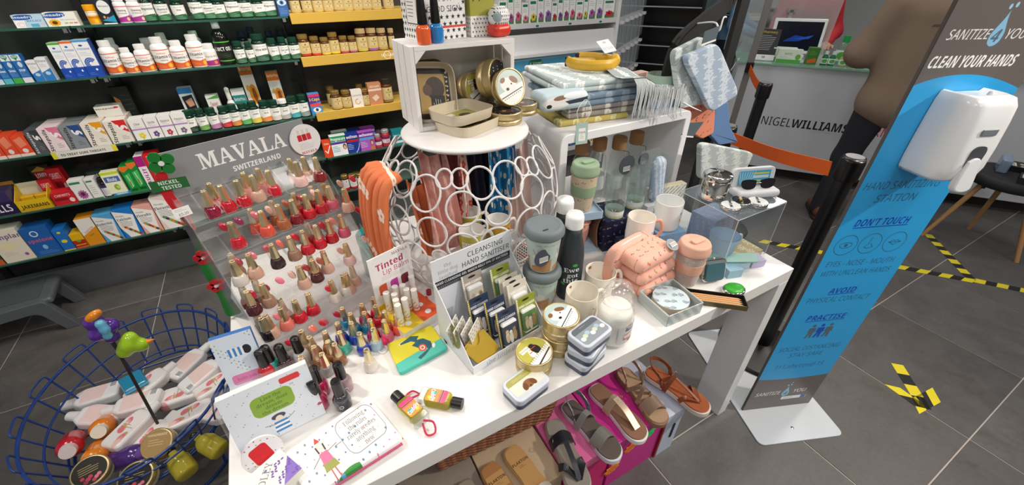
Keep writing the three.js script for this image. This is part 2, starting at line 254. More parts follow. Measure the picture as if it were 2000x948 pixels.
// -- top shelf
{
  let s = slotOn(1, 'g', 33, 94, 29);
  const ben = (k) => cell(190, 130, (g, w, h) => { fill(g, k ? '#f4f3ea' : '#bfe0f2', 0, 0, w, h); if (!k) { poly(g, '#ffffff', [[0, 60], [70, 40], [60, 130], [0, 130]]); } disc(g, '#1f56b0', 62, 26, 72, 26, -.06); txt(g, 'Benadryl', 66, 24, 30, '#fff', { bold: 1, font: 'serif' }); if (k) { for (let i = 0; i < 14; i++) disc(g, '#f2b21c', 48 + 24 * Math.cos(i * .45), 95 + 22 * Math.sin(i * .45), 12, 6, i * .45); disc(g, '#6b3a12', 48, 95, 16); txt(g, 'ONE A DAY RELIEF', 130, 70, 15, '#8aa0b8', { max: 90 }); for (const [x, c] of [[104, '#9fca6a'], [132, '#e8a05a'], [160, '#d87a8a']]) fill(g, c, x, 96, 22, 12); } else { txt(g, 'RELIEF', 128, 62, 26, '#4a86c4', { bold: 1, font: 'serif' }); g.strokeStyle = '#d8b0b0'; g.lineWidth = 2; for (const r of [16, 26]) { g.beginPath(); g.arc(40, 100, r, 0, 7); g.stroke(); } fill(g, '#5cb3dc', 96, 92, 50, 34); fill(g, '#e8c8c8', 150, 92, 36, 14); } });
  cartonAt(s, 0.05, ben(0), 'pale blue allergy tablet carton with blue oval logo', 'carton');
  s = slotOn(1, 'g', 95, 158, 24); cartonAt(s, 0.05, ben(1), 'white allergy tablet carton with a sunflower', 'carton');
  s = slotOn(1, 'g', 175, 199, 10); jarAt(s, { body: mat('#f6f3e8', 0.3), cap: mat('#f2a900', 0.35), capH: s.h * .3, neck: .9, shoulder: .05, cell: cell(70, 70, (g, w, h) => { fill(g, '#f4a70c', 0, 0, w, h); fill(g, '#f7f2e0', 0, 4, w, 18); txt(g, 'Vitamin E', w / 2, 32, 13, '#b03a10', { bold: 1 }); disc(g, '#f7c832', 48, 54, 12); }) }, 'yellow capped vitamin bottle with orange label', undefined, 'vitamin_bottle');
  s = slotOn(1, 'g', 204, 231, -1); cartonAt(s, 0.06, cell(80, 130, (g, w, h) => { fill(g, '#1c2833', 0, 0, w, h); disc(g, '#e9ecec', 40, 40, 36); txt(g, 'Menopace', 40, 34, 13, '#333', { max: 62 }); poly(g, '#2aa0c8', [[0, 110], [80, 82], [80, 122]]); fill(g, '#f0f0f0', 0, 124, w, 6); disc(g, '#e8b03a', 20, 92, 7); disc(g, '#e06a8a', 38, 96, 6); }), 'dark carton with a white circle and teal swoosh', 'carton');
  const pw = cell(80, 80, (g, w, h) => { fill(g, '#f2f0ef', 0, 0, w, h); line(g, '#d03050', 3, [[0, 6], [80, 6]]); txt(g, 'Evening', 40, 24, 13, '#333', { bold: 1 }); txt(g, 'Primrose', 40, 38, 12, '#333'); poly(g, '#b0389a', [[0, 60], [80, 48], [80, 80], [0, 80]]); disc(g, '#f0d0a0', 60, 66, 9); });
  for (const [l, r] of [[233, 260], [259, 289]]) { s = slotOn(1, 'g', l, r, -8); jarAt(s, { body: bodyWhite, cap: capWhite, cell: pw }, 'white bottle with purple based label on the top glass shelf', 'purple labelled white bottles', 'vitamin_bottle'); }
  const gl = [nutri('#2f6b45', 'Magnesium'), nutri('#3f7a4f', 'Vitamin B', 'Complex'), nutri('#2f6b45', 'Iron')];
  [297, 325, 356, 391, 414, 434, 461, 485, 511, 532].forEach((x, i) => { s = slotOn(1, 'g', x - 14, x + 13, -14 + (i % 3) * 4); jarAt(s, { body: bodyGreen, cap: capGreen, cell: gl[i % 3] }, `${ORD[i]} dark green jar counted from the purple labelled bottles, top glass shelf`, 'green jars on the top glass shelf'); });
  s = slotOn(1, 'g', 547, 567, -6); cartonAt(s, 0.05, cell(60, 110, (g, w, h) => { fill(g, '#3566a8', 0, 0, w, h); disc(g, '#cfe0ee', 30, 32, 27, 17); disc(g, '#3a6ea5', 30, 32, 12); disc(g, '#0c1c2c', 30, 32, 5); small(g, '#dfe8f2', 8, 68, 44, 4, 9); }), 'blue eye supplement carton with a large eye', 'carton');
  const tl = ['#c8ae6a', '#b79a55', '#cdb35a'].map(tanLabel);
  [581, 604, 625, 645, 665, 683, 702, 720, 739, 763].forEach((x, i) => { s = slotOn(1, 'y', x - 11, x + 10, -12); jarAt(s, { body: amber, cap: capGold, cell: tl[i % 3] }, `${ORD[i]} amber jar counted from the blue eye carton, top yellow shelf`, 'amber jars on the top yellow shelf'); });
}
// -- second shelf
{
  let s; const vk = (a, b) => cell(56, 120, (g, w, h) => { fill(g, '#2a6fb8', 0, 0, w, h); fill(g, '#e8eef2', 0, 0, w, 26); poly(g, '#1c8a5a', [[10, 4], [46, 4], [28, 26]]); disc(g, '#1c8a5a', 28, 10, 18, 8); txt(g, 'VICKS', 28, 10, 10, '#fff', { bold: 1 }); disc(g, '#cfdfe8', 34, 42, 12); txt(g, a, 28, 66, 15, '#fff', { bold: 1, max: 50 }); small(g, '#bfd6ea', 6, 78, 44, 3, 6); fill(g, b, 0, 98, w, 22); });
  [[-8, 11, 'STOP', '#cfe6ee'], [12, 29, 'Sinex', '#5cc0d0'], [30, 48, 'Sinex', '#46b048'], [49, 68, 'STOP', '#e0e4e8']].forEach(([l, r, a, b], i) => { s = slotOn(2, 'g', l, r, 110 - i); cartonAt(s, 0.04, vk(a, b), `blue cold remedy carton with ${['pale blue', 'turquoise', 'green', 'pale grey'][i]} foot on the second shelf`, 'carton', 'blue cold remedy cartons'); });
  const ot = cell(56, 110, (g, w, h) => { fill(g, '#eef0f2', 0, 0, w, h); txt(g, 'Otrivine', 28, 16, 14, '#345'); poly(g, '#2f7ec8', [[0, 70], [56, 50], [56, 110], [0, 110]]); disc(g, '#bcd8ee', 30, 74, 14, 9); small(g, '#99a', 8, 30, 36, 3, 6); });
  [[72, 91], [92, 112]].forEach(([l, r], i) => { s = slotOn(2, 'g', l, r, 119 - i * 6); cartonAt(s, 0.04, ot, 'white and blue nasal spray carton on the second shelf', 'carton', 'nasal spray cartons'); });
  ['#58b030', '#e8702a', '#4aa0dc'].forEach((c, i) => { s = slotOn(2, 'g', [129, 152, 176][i], [152, 176, 206][i], [84, 81, 78][i]); cartonAt(s, 0.06, cell(80, 200, (g, w, h) => { fill(g, '#f2f4f6', 0, 0, w, h); fill(g, c, 0, 0, w, 12); disc(g, '#2458a8', 34, 30, 10, 5); txt(g, 'STERIMAR', 40, 48, 14, '#2a5aa8', { max: 70 }); fill(g, '#1b4db5', 0, 140, w, 60); g.strokeStyle = '#1b4db5'; for (const r of [30, 22, 14]) { g.lineWidth = 6; g.beginPath(); g.arc(44, 128, r, 2.2, 5.6); g.stroke(); } small(g, '#89a', 10, 66, 60, 3, 8); disc(g, '#fff', 56, 160, 6); small(g, '#cfe0f8', 10, 178, 40, 2, 8); }), `white and blue sea water nasal spray carton with ${['green', 'orange', 'light blue'][i]} top`, 'carton', undefined, undefined, { side: '#2a58b8' }); });
  const vc = cell(110, 110, (g, w, h) => { fill(g, '#f6f3ef', 0, 0, w, h); line(g, '#d8502a', 4, [[0, 4], [110, 4]]); txt(g, 'healthspan', 55, 22, 11, '#d84a30'); txt(g, 'Vitamin C', 55, 42, 23, '#2c2c2c', { bold: 1 }); txt(g, '1000mg', 55, 60, 13, '#444'); poly(g, '#e2622a', [[0, 70], [55, 78], [110, 66], [110, 110], [0, 110]]); disc(g, '#f5a623', 84, 92, 16); disc(g, '#f8c860', 84, 92, 10); small(g, '#ffd8c0', 8, 88, 50, 3, 7); });
  const vb = { body: bodyWhite, cap: capWhite, cell: vc, neck: .6, shoulder: .2, capH: 0 };
  [[211, 246, 81], [248, 275, 95], [275, 307, 88], [309, 344, 74], [344, 376, 81], [377, 411, 69]].forEach(([l, r, t], i) => { s = slotOn(2, 'g', l, r, t); jarAt(s, { ...vb, capH: s.h * .17 }, `${ORD[i]} white bottle with orange fruit label counted from the nasal spray cartons`, 'white and orange vitamin bottles', 'vitamin_bottle'); });
  [[226, 252, 76], [290, 318, 76], [322, 350, 66], [385, 410, 62]].forEach(([l, r, t]) => { s = slotOn(2, 'g', l, r, t, 0.12); jarAt(s, { ...vb, capH: s.h * .17 }, 'white plastic vitamin bottle in the rear row of the second shelf', 'rear white vitamin bottles', 'vitamin_bottle'); });
  s = slotOn(2, 'g', 404, 432, 87); jarAt(s, { body: bodyWhite, cap: capWhite, cell: cell(80, 80, (g, w, h) => { fill(g, '#f6f3f0', 0, 0, w, h); txt(g, 'Vitamin B12', 40, 26, 14, '#333', { max: 72 }); poly(g, '#b0308a', [[0, 52], [80, 44], [80, 80], [0, 80]]); disc(g, '#e8903a', 56, 62, 10); }) }, 'small white bottle with purple label beside the black oil bottle', undefined, 'vitamin_bottle');
  s = slotOn(2, 'g', 431, 463, 41); s.h = Math.min(s.h, 0.196); jarAt(s, { body: mat('#10140f', 0.12), cap: mat('#e8e8e8', 0.35), capH: s.h * .16, neck: .42, shoulder: .3, cell: cell(100, 130, (g, w, h) => { fill(g, '#10130f', 0, 0, w, h); fill(g, '#58c83a', 0, 4, w, 6); txt(g, 'MCT OIL', 50, 46, 30, '#fff', { bold: 1, max: 92 }); small(g, '#6fcf52', 12, 74, 70, 3, 9); fill(g, '#58c83a', 0, 112, w, 6); }), cat: 'bottle' }, 'tall black oil bottle with white cap and green striped label', undefined, 'oil_bottle');
  const gl = [nutri('#3a6a4c', 'Cod Liver', 'Oil'), nutri('#3a6a4c', 'Folic Acid'), nutri('#2f5f45', 'Ultra MSM'), nutri('#38704c', 'Zinc + C')];
  [[464, 486, 82], [487, 503, 84], [501, 531, 68], [531, 551, 76], [551, 570, 74], [570, 592, 74]].forEach(([l, r, t], i) => { s = slotOn(2, 'g', l, r, t); jarAt(s, { body: bodyGreen, cap: capGreen, cell: gl[i % 4] }, `${ORD[i]} dark green jar counted from the black oil bottle, second glass shelf`, 'green jars on the second glass shelf'); });
  [[478, 496, 62], [496, 514, 54], [530, 546, 60], [553, 570, 58]].forEach(([l, r, t], i) => { s = slotOn(2, 'g', l, r, t, 0.13); jarAt(s, { body: bodyGreen, cap: mat('#1d3048', 0.4), cell: gl[i % 4] }, 'blue capped dark jar at the back of the second glass shelf', 'blue capped jars behind the green ones'); });
  const bc = ['#c03028', '#c83a30', '#e0c832', '#e8c82a', '#b04060', '#a84a80', '#c8c040', '#9a5aa0', '#b89a4a', '#b89a4a'], tops = [68, 72, 74, 64, 71, 71, 57, 56, 56, 56];
  [[589, 612], [612, 631], [631, 649], [648, 668], [668, 685], [685, 701], [701, 723], [722, 743], [742, 761], [763, 775]].forEach(([l, r], i) => { s = slotOn(2, 'y', l, r, tops[i]); jarAt(s, { body: amber, cap: i > 5 ? capTan : capGold, cell: tanLabel(bc[i]), neck: .8 }, `amber glass jar whose tan label has a ${['red', 'red', 'yellow', 'yellow', 'pink', 'pink', 'olive', 'purple', 'tan', 'tan'][i]} foot`, 'amber jars on the second yellow shelf'); });
}
// -- third shelf
{
  let s; const or = cell(70, 70, (g, w, h) => { fill(g, '#e8502c', 0, 0, w, h); poly(g, '#f08a6a', [[10, 10], [50, 0], [60, 30], [20, 40]]); disc(g, '#f6e6e0', 36, 50, 14, 8); fill(g, '#f2dcd2', 0, 60, w, 10); });
  [[17, 43], [43, 71], [-10, 16]].forEach(([l, r]) => { s = slotOn(3, 'g', l, r, 268); cartonAt(s, 0.1, or, 'orange red remedy carton on the third shelf', 'carton', 'orange red remedy cartons'); });
  const st = [['#55585c', '#3a3c40', '#dfe2e4', 'grey'], ['#f0dfe2', '#e07a96', '#222', 'pink'], ['#8a9096', '#2a4a8a', '#111', 'blue and grey'], ['#ece6dc', '#e8a01a', '#222', 'yellow'], ['#ece6dc', '#d82a2a', '#222', 'red']];
  st.forEach(([bg, ac, tc, word], i) => {
    const l = [73, 99, 139, 180, 222][i], r = [98, 138, 178, 220, 264][i]; s = slotOn(3, 'g', l, r, [256, 250, 246, 240, 236][i]);
    const c = cell(110, 120, (g, w, h) => { fill(g, bg, 0, 0, w, h); poly(g, ac, [[44, 0], [110, 0], [110, 70], [78, 50]]); g.strokeStyle = '#f4f4f4'; g.lineWidth = 10; g.beginPath(); g.arc(78, 30, 15, .6, 3.6); g.stroke(); g.beginPath(); g.arc(90, 46, 13, 3.6, 6.6); g.stroke(); txt(g, 'Strepsils', 26, 62, 27, tc, { bold: 1, rot: -1.45 }); small(g, tc, 60, 84, 36, 3, 8); });
    for (let k = 0; k < 2; k++) { const q = { ...s, z: s.z - k * 0.085 }; cartonAt(q, 0.08, c, `throat lozenge carton with ${word} swirl on the third shelf`, 'carton', `lozenge cartons with ${word} swirl`); }
  });
  s = slotOn(3, 'g', 100, 226, 286, -0.004); const tr = cell(360, 44, (g, w, h) => { fill(g, '#e6e4dc', 0, 0, w, h); fill(g, '#e8d830', 0, 0, 26, h); fill(g, '#e8d830', w - 26, 0, 26, h); txt(g, 'TO TREAT SORE THROATS', 170, 24, 21, '#333', { bold: 1 }); });
  solo('shelf_strip', 'pale card strip about sore throats below the lozenges', 'sign', carton(s.w, 0.032, 0.003, [plain('#e6e4dc'), plain('#e6e4dc'), plain('#e6e4dc'), plain('#e6e4dc'), tr, plain('#e6e4dc')]), print(tr), [s.x, s.y - 0.03, ZF + 0.003]);
  { const b = slotOn(3, 'g', 222, 264, 236); s = { x: b.x - 0.02, y: b.y + b.h + 0.0005, z: b.z - 0.09, w: 0.1 }; } cartonAt({ ...s, h: 0.05 }, 0.06, cell(90, 100, (g, w, h) => { fill(g, '#e8e4de', 0, 0, w, h); txt(g, 'Strepsils', 38, 24, 17, '#333', { bold: 1 }); disc(g, '#d83a2a', 76, 20, 9); }), 'white lozenge carton standing behind the other lozenges', 'carton');
  s = slotOn(3, 'g', 256, 290, 170, 0.16); cartonAt(s, 0.03, cell(60, 110, (g, w, h) => { fill(g, '#171a18', 0, 0, w, h); poly(g, '#c87a2a', [[4, 20], [20, 30], [24, 100], [4, 96]]); small(g, '#3c6a5a', 26, 20, 30, 8, 11); }), 'dark pack with an orange figure at the back of the third shelf', 'carton');
  ['#e8d83a', '#6a4a8a', '#c04060', '#7a6a8a'].forEach((c, i) => { s = slotOn(3, 'g', [268, 297, 323, 349][i], [296, 322, 348, 376][i], [233, 229, 226, 222][i]); cartonAt(s, 0.07, cell(80, 100, (g, w, h) => { fill(g, '#f3f1ee', 0, 0, w, h); txt(g, ['Clear', 'Gentle', 'Balance', 'Passion'][i], 40, 24, 15, '#444'); small(g, '#999', 16, 34, 48, 2, 6); fill(g, '#b58ac8', 0, 46, w, 7); for (let k = 0; k < 5; k++) disc(g, c, 42 + 11 * Math.cos(k * 1.26), 80 + 9 * Math.sin(k * 1.26), 8, 6); fill(g, '#6a9a5a', 40, 86, 3, 14); }), `white herbal carton with lilac stripe and ${['yellow', 'purple', 'pink', 'mauve'][i]} flower`, 'carton', 'herbal cartons with lilac stripe'); });
  s = slotOn(3, 'g', 376, 402, 172, 0.12); cartonAt(s, 0.05, cell(70, 110, (g, w, h) => { fill(g, '#e8ecef', 0, 0, w, h); fill(g, '#2a7ec0', 0, 0, w, 16); poly(g, '#1c2430', [[10, 24], [64, 20], [66, 60], [14, 60]]); poly(g, '#d8a080', [[20, 36], [56, 28], [60, 50], [30, 54]]); txt(g, 'Pain Plus', 34, 76, 12, '#333'); fill(g, '#3a8acc', 0, 96, w, 14); }), 'blue and white pain relief carton with a hand', 'carton');
  const acc = [['#2a3a34', 'plain dark'], ['#6aa84a', 'green'], ['#c07ab0', 'lilac'], ['#d02a3a', 'red'], ['#e08a3a', 'orange'], ['#58b060', 'green'], ['#e0cc4a', 'yellow'], ['#e88a3a', 'orange'], ['#d8d4cc', 'cream'], ['#b8b4ac', 'grey'], ['#3aa8b8', 'turquoise'], ['#8a9a92', 'grey']];
  [[381, 218], [403, 215], [425, 213], [447, 210], [466, 206], [485, 204], [505, 200], [525, 199], [544, 198], [562, 196], [581, 190], [600, 187]].forEach(([x, t], i) => { s = slotOn(3, 'g', x - 11, x + 10, t); jarAt(s, { body: bodyGreen, cap: i === 9 ? capWhite : capGreen, cell: nutri(acc[i][0], ['Mega', 'Olive', 'Ultra', 'Cranberry', 'Turmeric', 'Multi', 'Lutein', 'Vit D', 'Ginkgo', 'Garlic', 'Omega', 'Kelp'][i]) }, `dark green jar with ${acc[i][1]} accent on its white label, ${i === 9 ? 'white' : 'green'} cap, third shelf`, 'green jars on the third glass shelf'); });
  [[388, 232], [418, 228], [455, 222], [495, 214], [535, 206], [570, 200]].forEach(([x]) => { s = slotOn(3, 'g', x - 10, x + 9, 196, 0.09); s.h = 0.09; jarAt(s, { body: bodyGreen, cap: capGreen, cell: nutri('#446', 'Vitamin') }, 'dark green capped jar in the rear row of the third glass shelf', 'rear green jars on the third glass shelf'); });
  const bo = cell(60, 150, (g, w, h) => { fill(g, '#eeeae4', 0, 0, w, h); fill(g, '#e07a1e', 0, 0, w, 30); txt(g, 'BetterYou', 30, 14, 12, '#fff'); disc(g, '#e8902a', 38, 84, 20, 28); disc(g, '#8a4a1a', 40, 86, 9, 20); disc(g, '#f0b050', 18, 66, 9); small(g, '#888', 8, 126, 44, 2, 8); });
  s = slotOn(3, 'g', 497, 521, 125, 0.14); cartonAt(s, 0.04, bo, 'tall white and orange spray carton at the back of the third shelf', 'carton');
  s = slotOn(3, 'g', 543, 566, 140, 0.13); cartonAt(s, 0.04, bo, 'shorter white and orange spray carton beside the shelf upright', 'carton');
  s = slotOn(3, 'g', 471, 496, 175, 0.1); cartonAt(s, 0.04, cell(64, 90, (g, w, h) => { fill(g, '#eef0ee', 0, 0, w, h); fill(g, '#2a8a8a', 0, 16, w, 26); txt(g, 'BetterYou', 32, 28, 12, '#fff'); small(g, '#888', 8, 56, 46, 3, 9); }), 'white carton with a teal band at the back of the third shelf', 'carton');
  s = slotOn(3, 'g', 422, 446, 186, 0.1); cartonAt(s, 0.04, cell(60, 60, (g, w, h) => { fill(g, '#eef0ec', 0, 0, w, h); txt(g, 'Sweet', 30, 18, 13, '#a33'); poly(g, '#5aa050', [[0, 8], [60, 0], [60, 8]]); }), 'white carton with a green corner behind the green jars', 'carton');
  s = slotOn(3, 'g', 457, 473, 173, 0.09); jarAt(s, { body: bodyWhite, cap: capWhite, neck: .5, capH: s.h * .35, shoulder: .2, cat: 'bottle' }, 'small plain white dropper bottle behind the green jars', undefined, 'dropper_bottle');
  s = slotOn(3, 'g', 611, 633, 184); cartonAt(s, 0.05, cell(64, 110, (g, w, h) => { fill(g, '#3f8fd0', 0, 0, w, h); fill(g, '#d83a6a', 0, 0, w, 14); poly(g, '#5a3a98', [[0, 14], [64, 14], [64, 40], [0, 50]]); txt(g, 'I-Caps', 32, 26, 20, '#f6e03a', { bold: 1, max: 58 }); fill(g, '#e84a4a', 0, 48, w, 14); disc(g, '#f0f4f6', 34, 80, 22, 12); disc(g, '#2a3a5a', 34, 80, 8); }), 'bright blue and pink eye capsule carton at the shelf end', 'carton');
  const tl = tanLabel('#b8a05a');
  [[651, 673, 179], [672, 692, 178], [709, 729, 175]].forEach(([l, r, t]) => { s = slotOn(3, 'y', l, r, t); jarAt(s, { body: amber, cap: capGold, cell: tl }, 'amber glass jar with tan label on the third yellow shelf', 'amber jars on the third yellow shelf'); });
  [[644, 662, 170], [700, 716, 166]].forEach(([l, r, t]) => { s = slotOn(3, 'y', l, r, t, 0.09); jarAt(s, { body: amber, cap: capGold, cell: tl }, 'amber glass jar in the rear of the third yellow shelf', 'rear amber jars on the third yellow shelf'); });
  s = slotOn(3, 'y', 691, 712, 176); cartonAt(s, 0.04, cell(60, 90, (g, w, h) => { fill(g, '#eeeae2', 0, 0, w, h); txt(g, 'Curcumin', 30, 28, 12, '#555'); g.strokeStyle = '#c8a050'; g.lineWidth = 4; g.beginPath(); g.arc(30, 60, 13, 0, 5); g.stroke(); }), 'cream carton with a gold ring between amber jars', 'carton');
  s = slotOn(3, 'y', 724, 750, 163); cartonAt(s, 0.05, cell(70, 110, (g, w, h) => { fill(g, '#c88a62', 0, 0, w, h); fill(g, '#ead8c8', 0, 28, w, 10); txt(g, 'SOLGAR', 35, 16, 14, '#f6ece2'); poly(g, '#ead0b8', [[14, 70], [40, 56], [54, 74], [30, 92]]); }), 'salmon brown carton with a pale figure on the yellow shelf', 'carton');
  s = slotOn(3, 'y', 750, 772, 155); jarAt(s, { body: amber, cap: mat('#2a2420', .4), cell: tanLabel('#8a7a4a') }, 'large dark capped amber jar at the end of the yellow shelf', undefined);
}

// -- fourth shelf
{
  let s; const bagM = mat('#b8741c', 0.25, { transmission: 0.3 });
  [-14, 8, 30].forEach((l, i) => { s = slotOn(4, 'g', l, l + 24, 330 - i * 3, 0.07); const t = thing('sweet_bag', 'amber honey coloured bag of sweets on the fourth shelf', 'bag', [s.x, s.y, s.z - 0.03], 0, 'amber bags of sweets'); part(t, 'bag', rbox(s.w, 0.11, 0.05, 0.02, 3), bagM); part(t, 'top_seal', box(s.w * .9, 0.02, 0.004, 0, 0.108), mat('#c88a30', 0.4)); });
  s = slotOn(4, 'g', -20, 41, 380); { const c = cell(150, 100, (g, w, h) => { fill(g, '#3a2f62', 0, 0, w, h); txt(g, 'HALLS', 60, 24, 30, '#dcd8ee', { bold: 1 }); fill(g, '#221a44', 0, 44, w, 56); txt(g, 'HALLS', 66, 70, 44, '#f0eef8', { bold: 1 }); }); cartonAt(s, 0.1, c, 'purple menthol sweet carton with big white lettering', 'carton'); }
  s = slotOn(4, 'g', 44, 106, 388); { const d = 0.1, t = thing('sweet_tray', 'yellow counter display box of sweet packets, lid raised at the back', 'display box', [s.x, s.y, s.z - d / 2]); const c = cell(160, 60, (g, w, h) => { fill(g, '#e8c21a', 0, 0, w, h); poly(g, '#d8a80a', [[0, 44], [160, 30], [160, 60], [0, 60]]); txt(g, 'JAKEMANS', 82, 34, 27, '#1a1a1a', { bold: 1 }); }), P = plain('#e4bd1c'), Q = plain('#f0ead0'), m = print(c); const hh = 0.055;
    part(t, 'front_panel', carton(s.w, hh, 0.003, [P, P, P, P, c, Q]).translate(0, 0, d / 2), m); part(t, 'back_panel', box(s.w, 0.11, 0.003, 0, 0, -d / 2), mat('#f0ead0', .6)); for (const q of [-1, 1]) { const sh = shapeOf([[-d / 2, 0], [d / 2, 0], [d / 2, hh], [-d / 2, 0.11]]); part(t, 'side_panel', extr(sh, 0.003).rotateY(-Math.PI / 2).translate(q * s.w / 2, 0, 0), mat('#e4bd1c', .5)); }
    for (let k = 0; k < 4; k++) solo('sweet_packet', 'yellow sweet packet in the yellow display box', 'packet', rbox(s.w * .42, 0.03, 0.035, .006, 2), mat('#d8a818', .35), [s.x + (k % 2 ? 1 : -1) * s.w * .22, s.y + 0.002 + (k > 1 ? 0.031 : 0), s.z - d / 2], 0, 'yellow sweet packets'); }
  s = slotOn(4, 'g', 93, 132, 322, 0.14); cartonAt({ ...s, h: .17 }, 0.04, cell(110, 130, (g, w, h) => { fill(g, '#1c1712', 0, 0, w, h); poly(g, '#c8a030', [[10, 20], [55, 4], [100, 20], [100, 24], [10, 24]]); fill(g, '#c8202a', 14, 26, 82, 26); txt(g, 'LOVENT', 55, 40, 24, '#fff', { bold: 1, max: 74 }); }), 'black lozenge carton with red name plate at the back', 'carton');
  const red = cell(80, 50, (g, w, h) => { fill(g, '#cf1e2a', 0, 0, w, h); txt(g, 'CHEWITS', 38, 12, 13, '#fff'); disc(g, '#f4e0e0', 62, 34, 9); fill(g, '#8a0e18', 6, 22, 46, 10); });
  [[99, 124, 352, .07], [122, 150, 330, .1]].forEach(([l, r, t, z], i) => { s = slotOn(4, 'g', l, r, t, z); cartonAt(s, 0.05, red, i ? 'tall red sweet carton behind the low red one' : 'red sweet carton between yellow display box and tall red carton', 'carton'); });
  s = slotOn(4, 'g', 111, 157, 376); cartonAt(s, 0.06, red, 'low red sweet carton at the front of the fourth shelf', 'carton');
  s = slotOn(4, 'g', 155, 184, 353); cartonAt(s, 0.05, cell(70, 90, (g, w, h) => { fill(g, '#f2f2ee', 0, 0, w, h); fill(g, '#3a8a5a', 4, 8, 50, 9); for (let k = 0; k < 12; k++) disc(g, '#b05aa0', 38 + 15 * Math.cos(k * .52), 62 + 12 * Math.sin(k * .52), 8, 4, k * .52); disc(g, '#5a2a3a', 38, 60, 9, 8); fill(g, '#2f7a4a', 0, 84, w, 6); }), 'white herbal carton with a pink cone flower', 'carton');
  s = slotOn(4, 'g', 186, 204, 350); cartonAt(s, 0.05, cell(40, 90, (g, w, h) => { fill(g, '#eeeeea', 0, 0, w, h); fill(g, '#3a8a5a', 4, 8, 26, 7); small(g, '#777', 8, 30, 22, 5, 9); fill(g, '#2f7a4a', 0, 84, w, 6); }), 'narrow white carton beside the cone flower carton', 'carton');
  s = slotOn(4, 'g', 205, 223, 350); jarAt(s, { body: mat('#1c1620', .12), cap: mat('#141414', .4), cell: cell(50, 60, (g, w, h) => { fill(g, '#dcdce4', 0, 0, w, h); fill(g, '#3a2a5a', 0, 0, w, 16); small(g, '#667', 8, 26, 34, 4, 7); }), cat: 'bottle' }, 'small dark bottle with pale label on the fourth shelf', undefined, 'tonic_bottle');
  s = slotOn(4, 'g', 190, 216, 318, .1); cartonAt({ ...s, h: .11 }, 0.04, cell(60, 80, (g, w, h) => { fill(g, '#3a4a44', 0, 0, w, h); poly(g, '#dfe8e2', [[8, 20], [46, 10], [50, 40], [10, 44]]); }), 'dark green carton behind the dark bottle', 'carton');
  s = slotOn(4, 'g', 223, 258, 376); cartonAt(s, 0.05, cell(80, 40, (g, w, h) => { fill(g, '#2a86c8', 0, 0, w, h); poly(g, '#bfe4f4', [[10, 10], [60, 6], [70, 24], [20, 30]]); txt(g, 'mint', 30, 16, 14, '#fff'); }), 'low blue mint carton under the lime sweet carton', 'carton');
  { const b = slotOn(4, 'g', 223, 258, 376); s = { x: b.x - .01, y: b.y + b.h, z: b.z - .002, w: b.w * .98, h: topAt(b.x, b.y, b.z, 336) - b.h }; } cartonAt(s, 0.045, cell(100, 80, (g, w, h) => { fill(g, '#eef0d0', 0, 0, w, h); fill(g, '#c8d82a', 0, 0, w, 10); fill(g, '#4a6aa8', 8, 18, 84, 20); txt(g, 'Ricola', 50, 28, 18, '#f4f4f0', { bold: 1 }); disc(g, '#8ab03a', 56, 58, 16, 11); disc(g, '#cddb6a', 62, 58, 9, 6); }), 'pale sweet carton with limes stacked on the blue mint carton', 'carton');
  const tb = cell(60, 150, (g, w, h) => { fill(g, '#178a3a', 0, 0, w, h); poly(g, '#e8762a', [[0, 0], [60, 0], [60, 14], [20, 34], [0, 24]]); poly(g, '#4ac060', [[10, 50], [50, 40], [44, 110], [16, 130]]); line(g, '#e8f4ea', 4, [[26, 50], [34, 118]]); fill(g, '#c83030', 24, 86, 6, 24); fill(g, '#0c5a26', 8, 128, 44, 14); });
  [[258, 275, 326], [274, 292, 318]].forEach(([l, r, t], i) => { s = slotOn(4, 'g', l, r, t, i * .004); cartonAt(s, 0.08, tb, 'green and orange toothbrush carton on the fourth shelf', 'carton', 'green toothbrush cartons'); });
  s = slotOn(4, 'g', 293, 309, 306); cartonAt(s, 0.08, cell(40, 130, (g, w, h) => { fill(g, '#f0eaee', 0, 0, w, h); fill(g, '#b01a80', 0, 0, w, 40); txt(g, 'EKULIT', 20, 84, 22, '#a01a70', { bold: 1, rot: -1.5 }); }), 'narrow white and magenta carton on the fourth shelf', 'carton');
  s = slotOn(4, 'g', 310, 336, 302); cartonAt(s, 0.08, cell(60, 130, (g, w, h) => { fill(g, '#d81e28', 0, 0, w, h); small(g, '#f2c8c8', 10, 30, 40, 6, 12); fill(g, '#f0e8e8', 0, 112, w, 12); }), 'bright red carton at the end of the fourth shelf', 'carton');
  // right bay
  s = slotOn(4, 'g', 636, 652, 276); s.y = ROWS[4]; s.h = .1; cartonAt(s, 0.05, cell(60, 90, (g, w, h) => { fill(g, '#e04a1e', 0, 0, w, h); line(g, '#fff', 6, [[10, 50], [26, 66], [52, 26]]); txt(g, 'Osteo', 30, 14, 14, '#fff'); }), 'orange supplement carton with a white tick', 'carton');
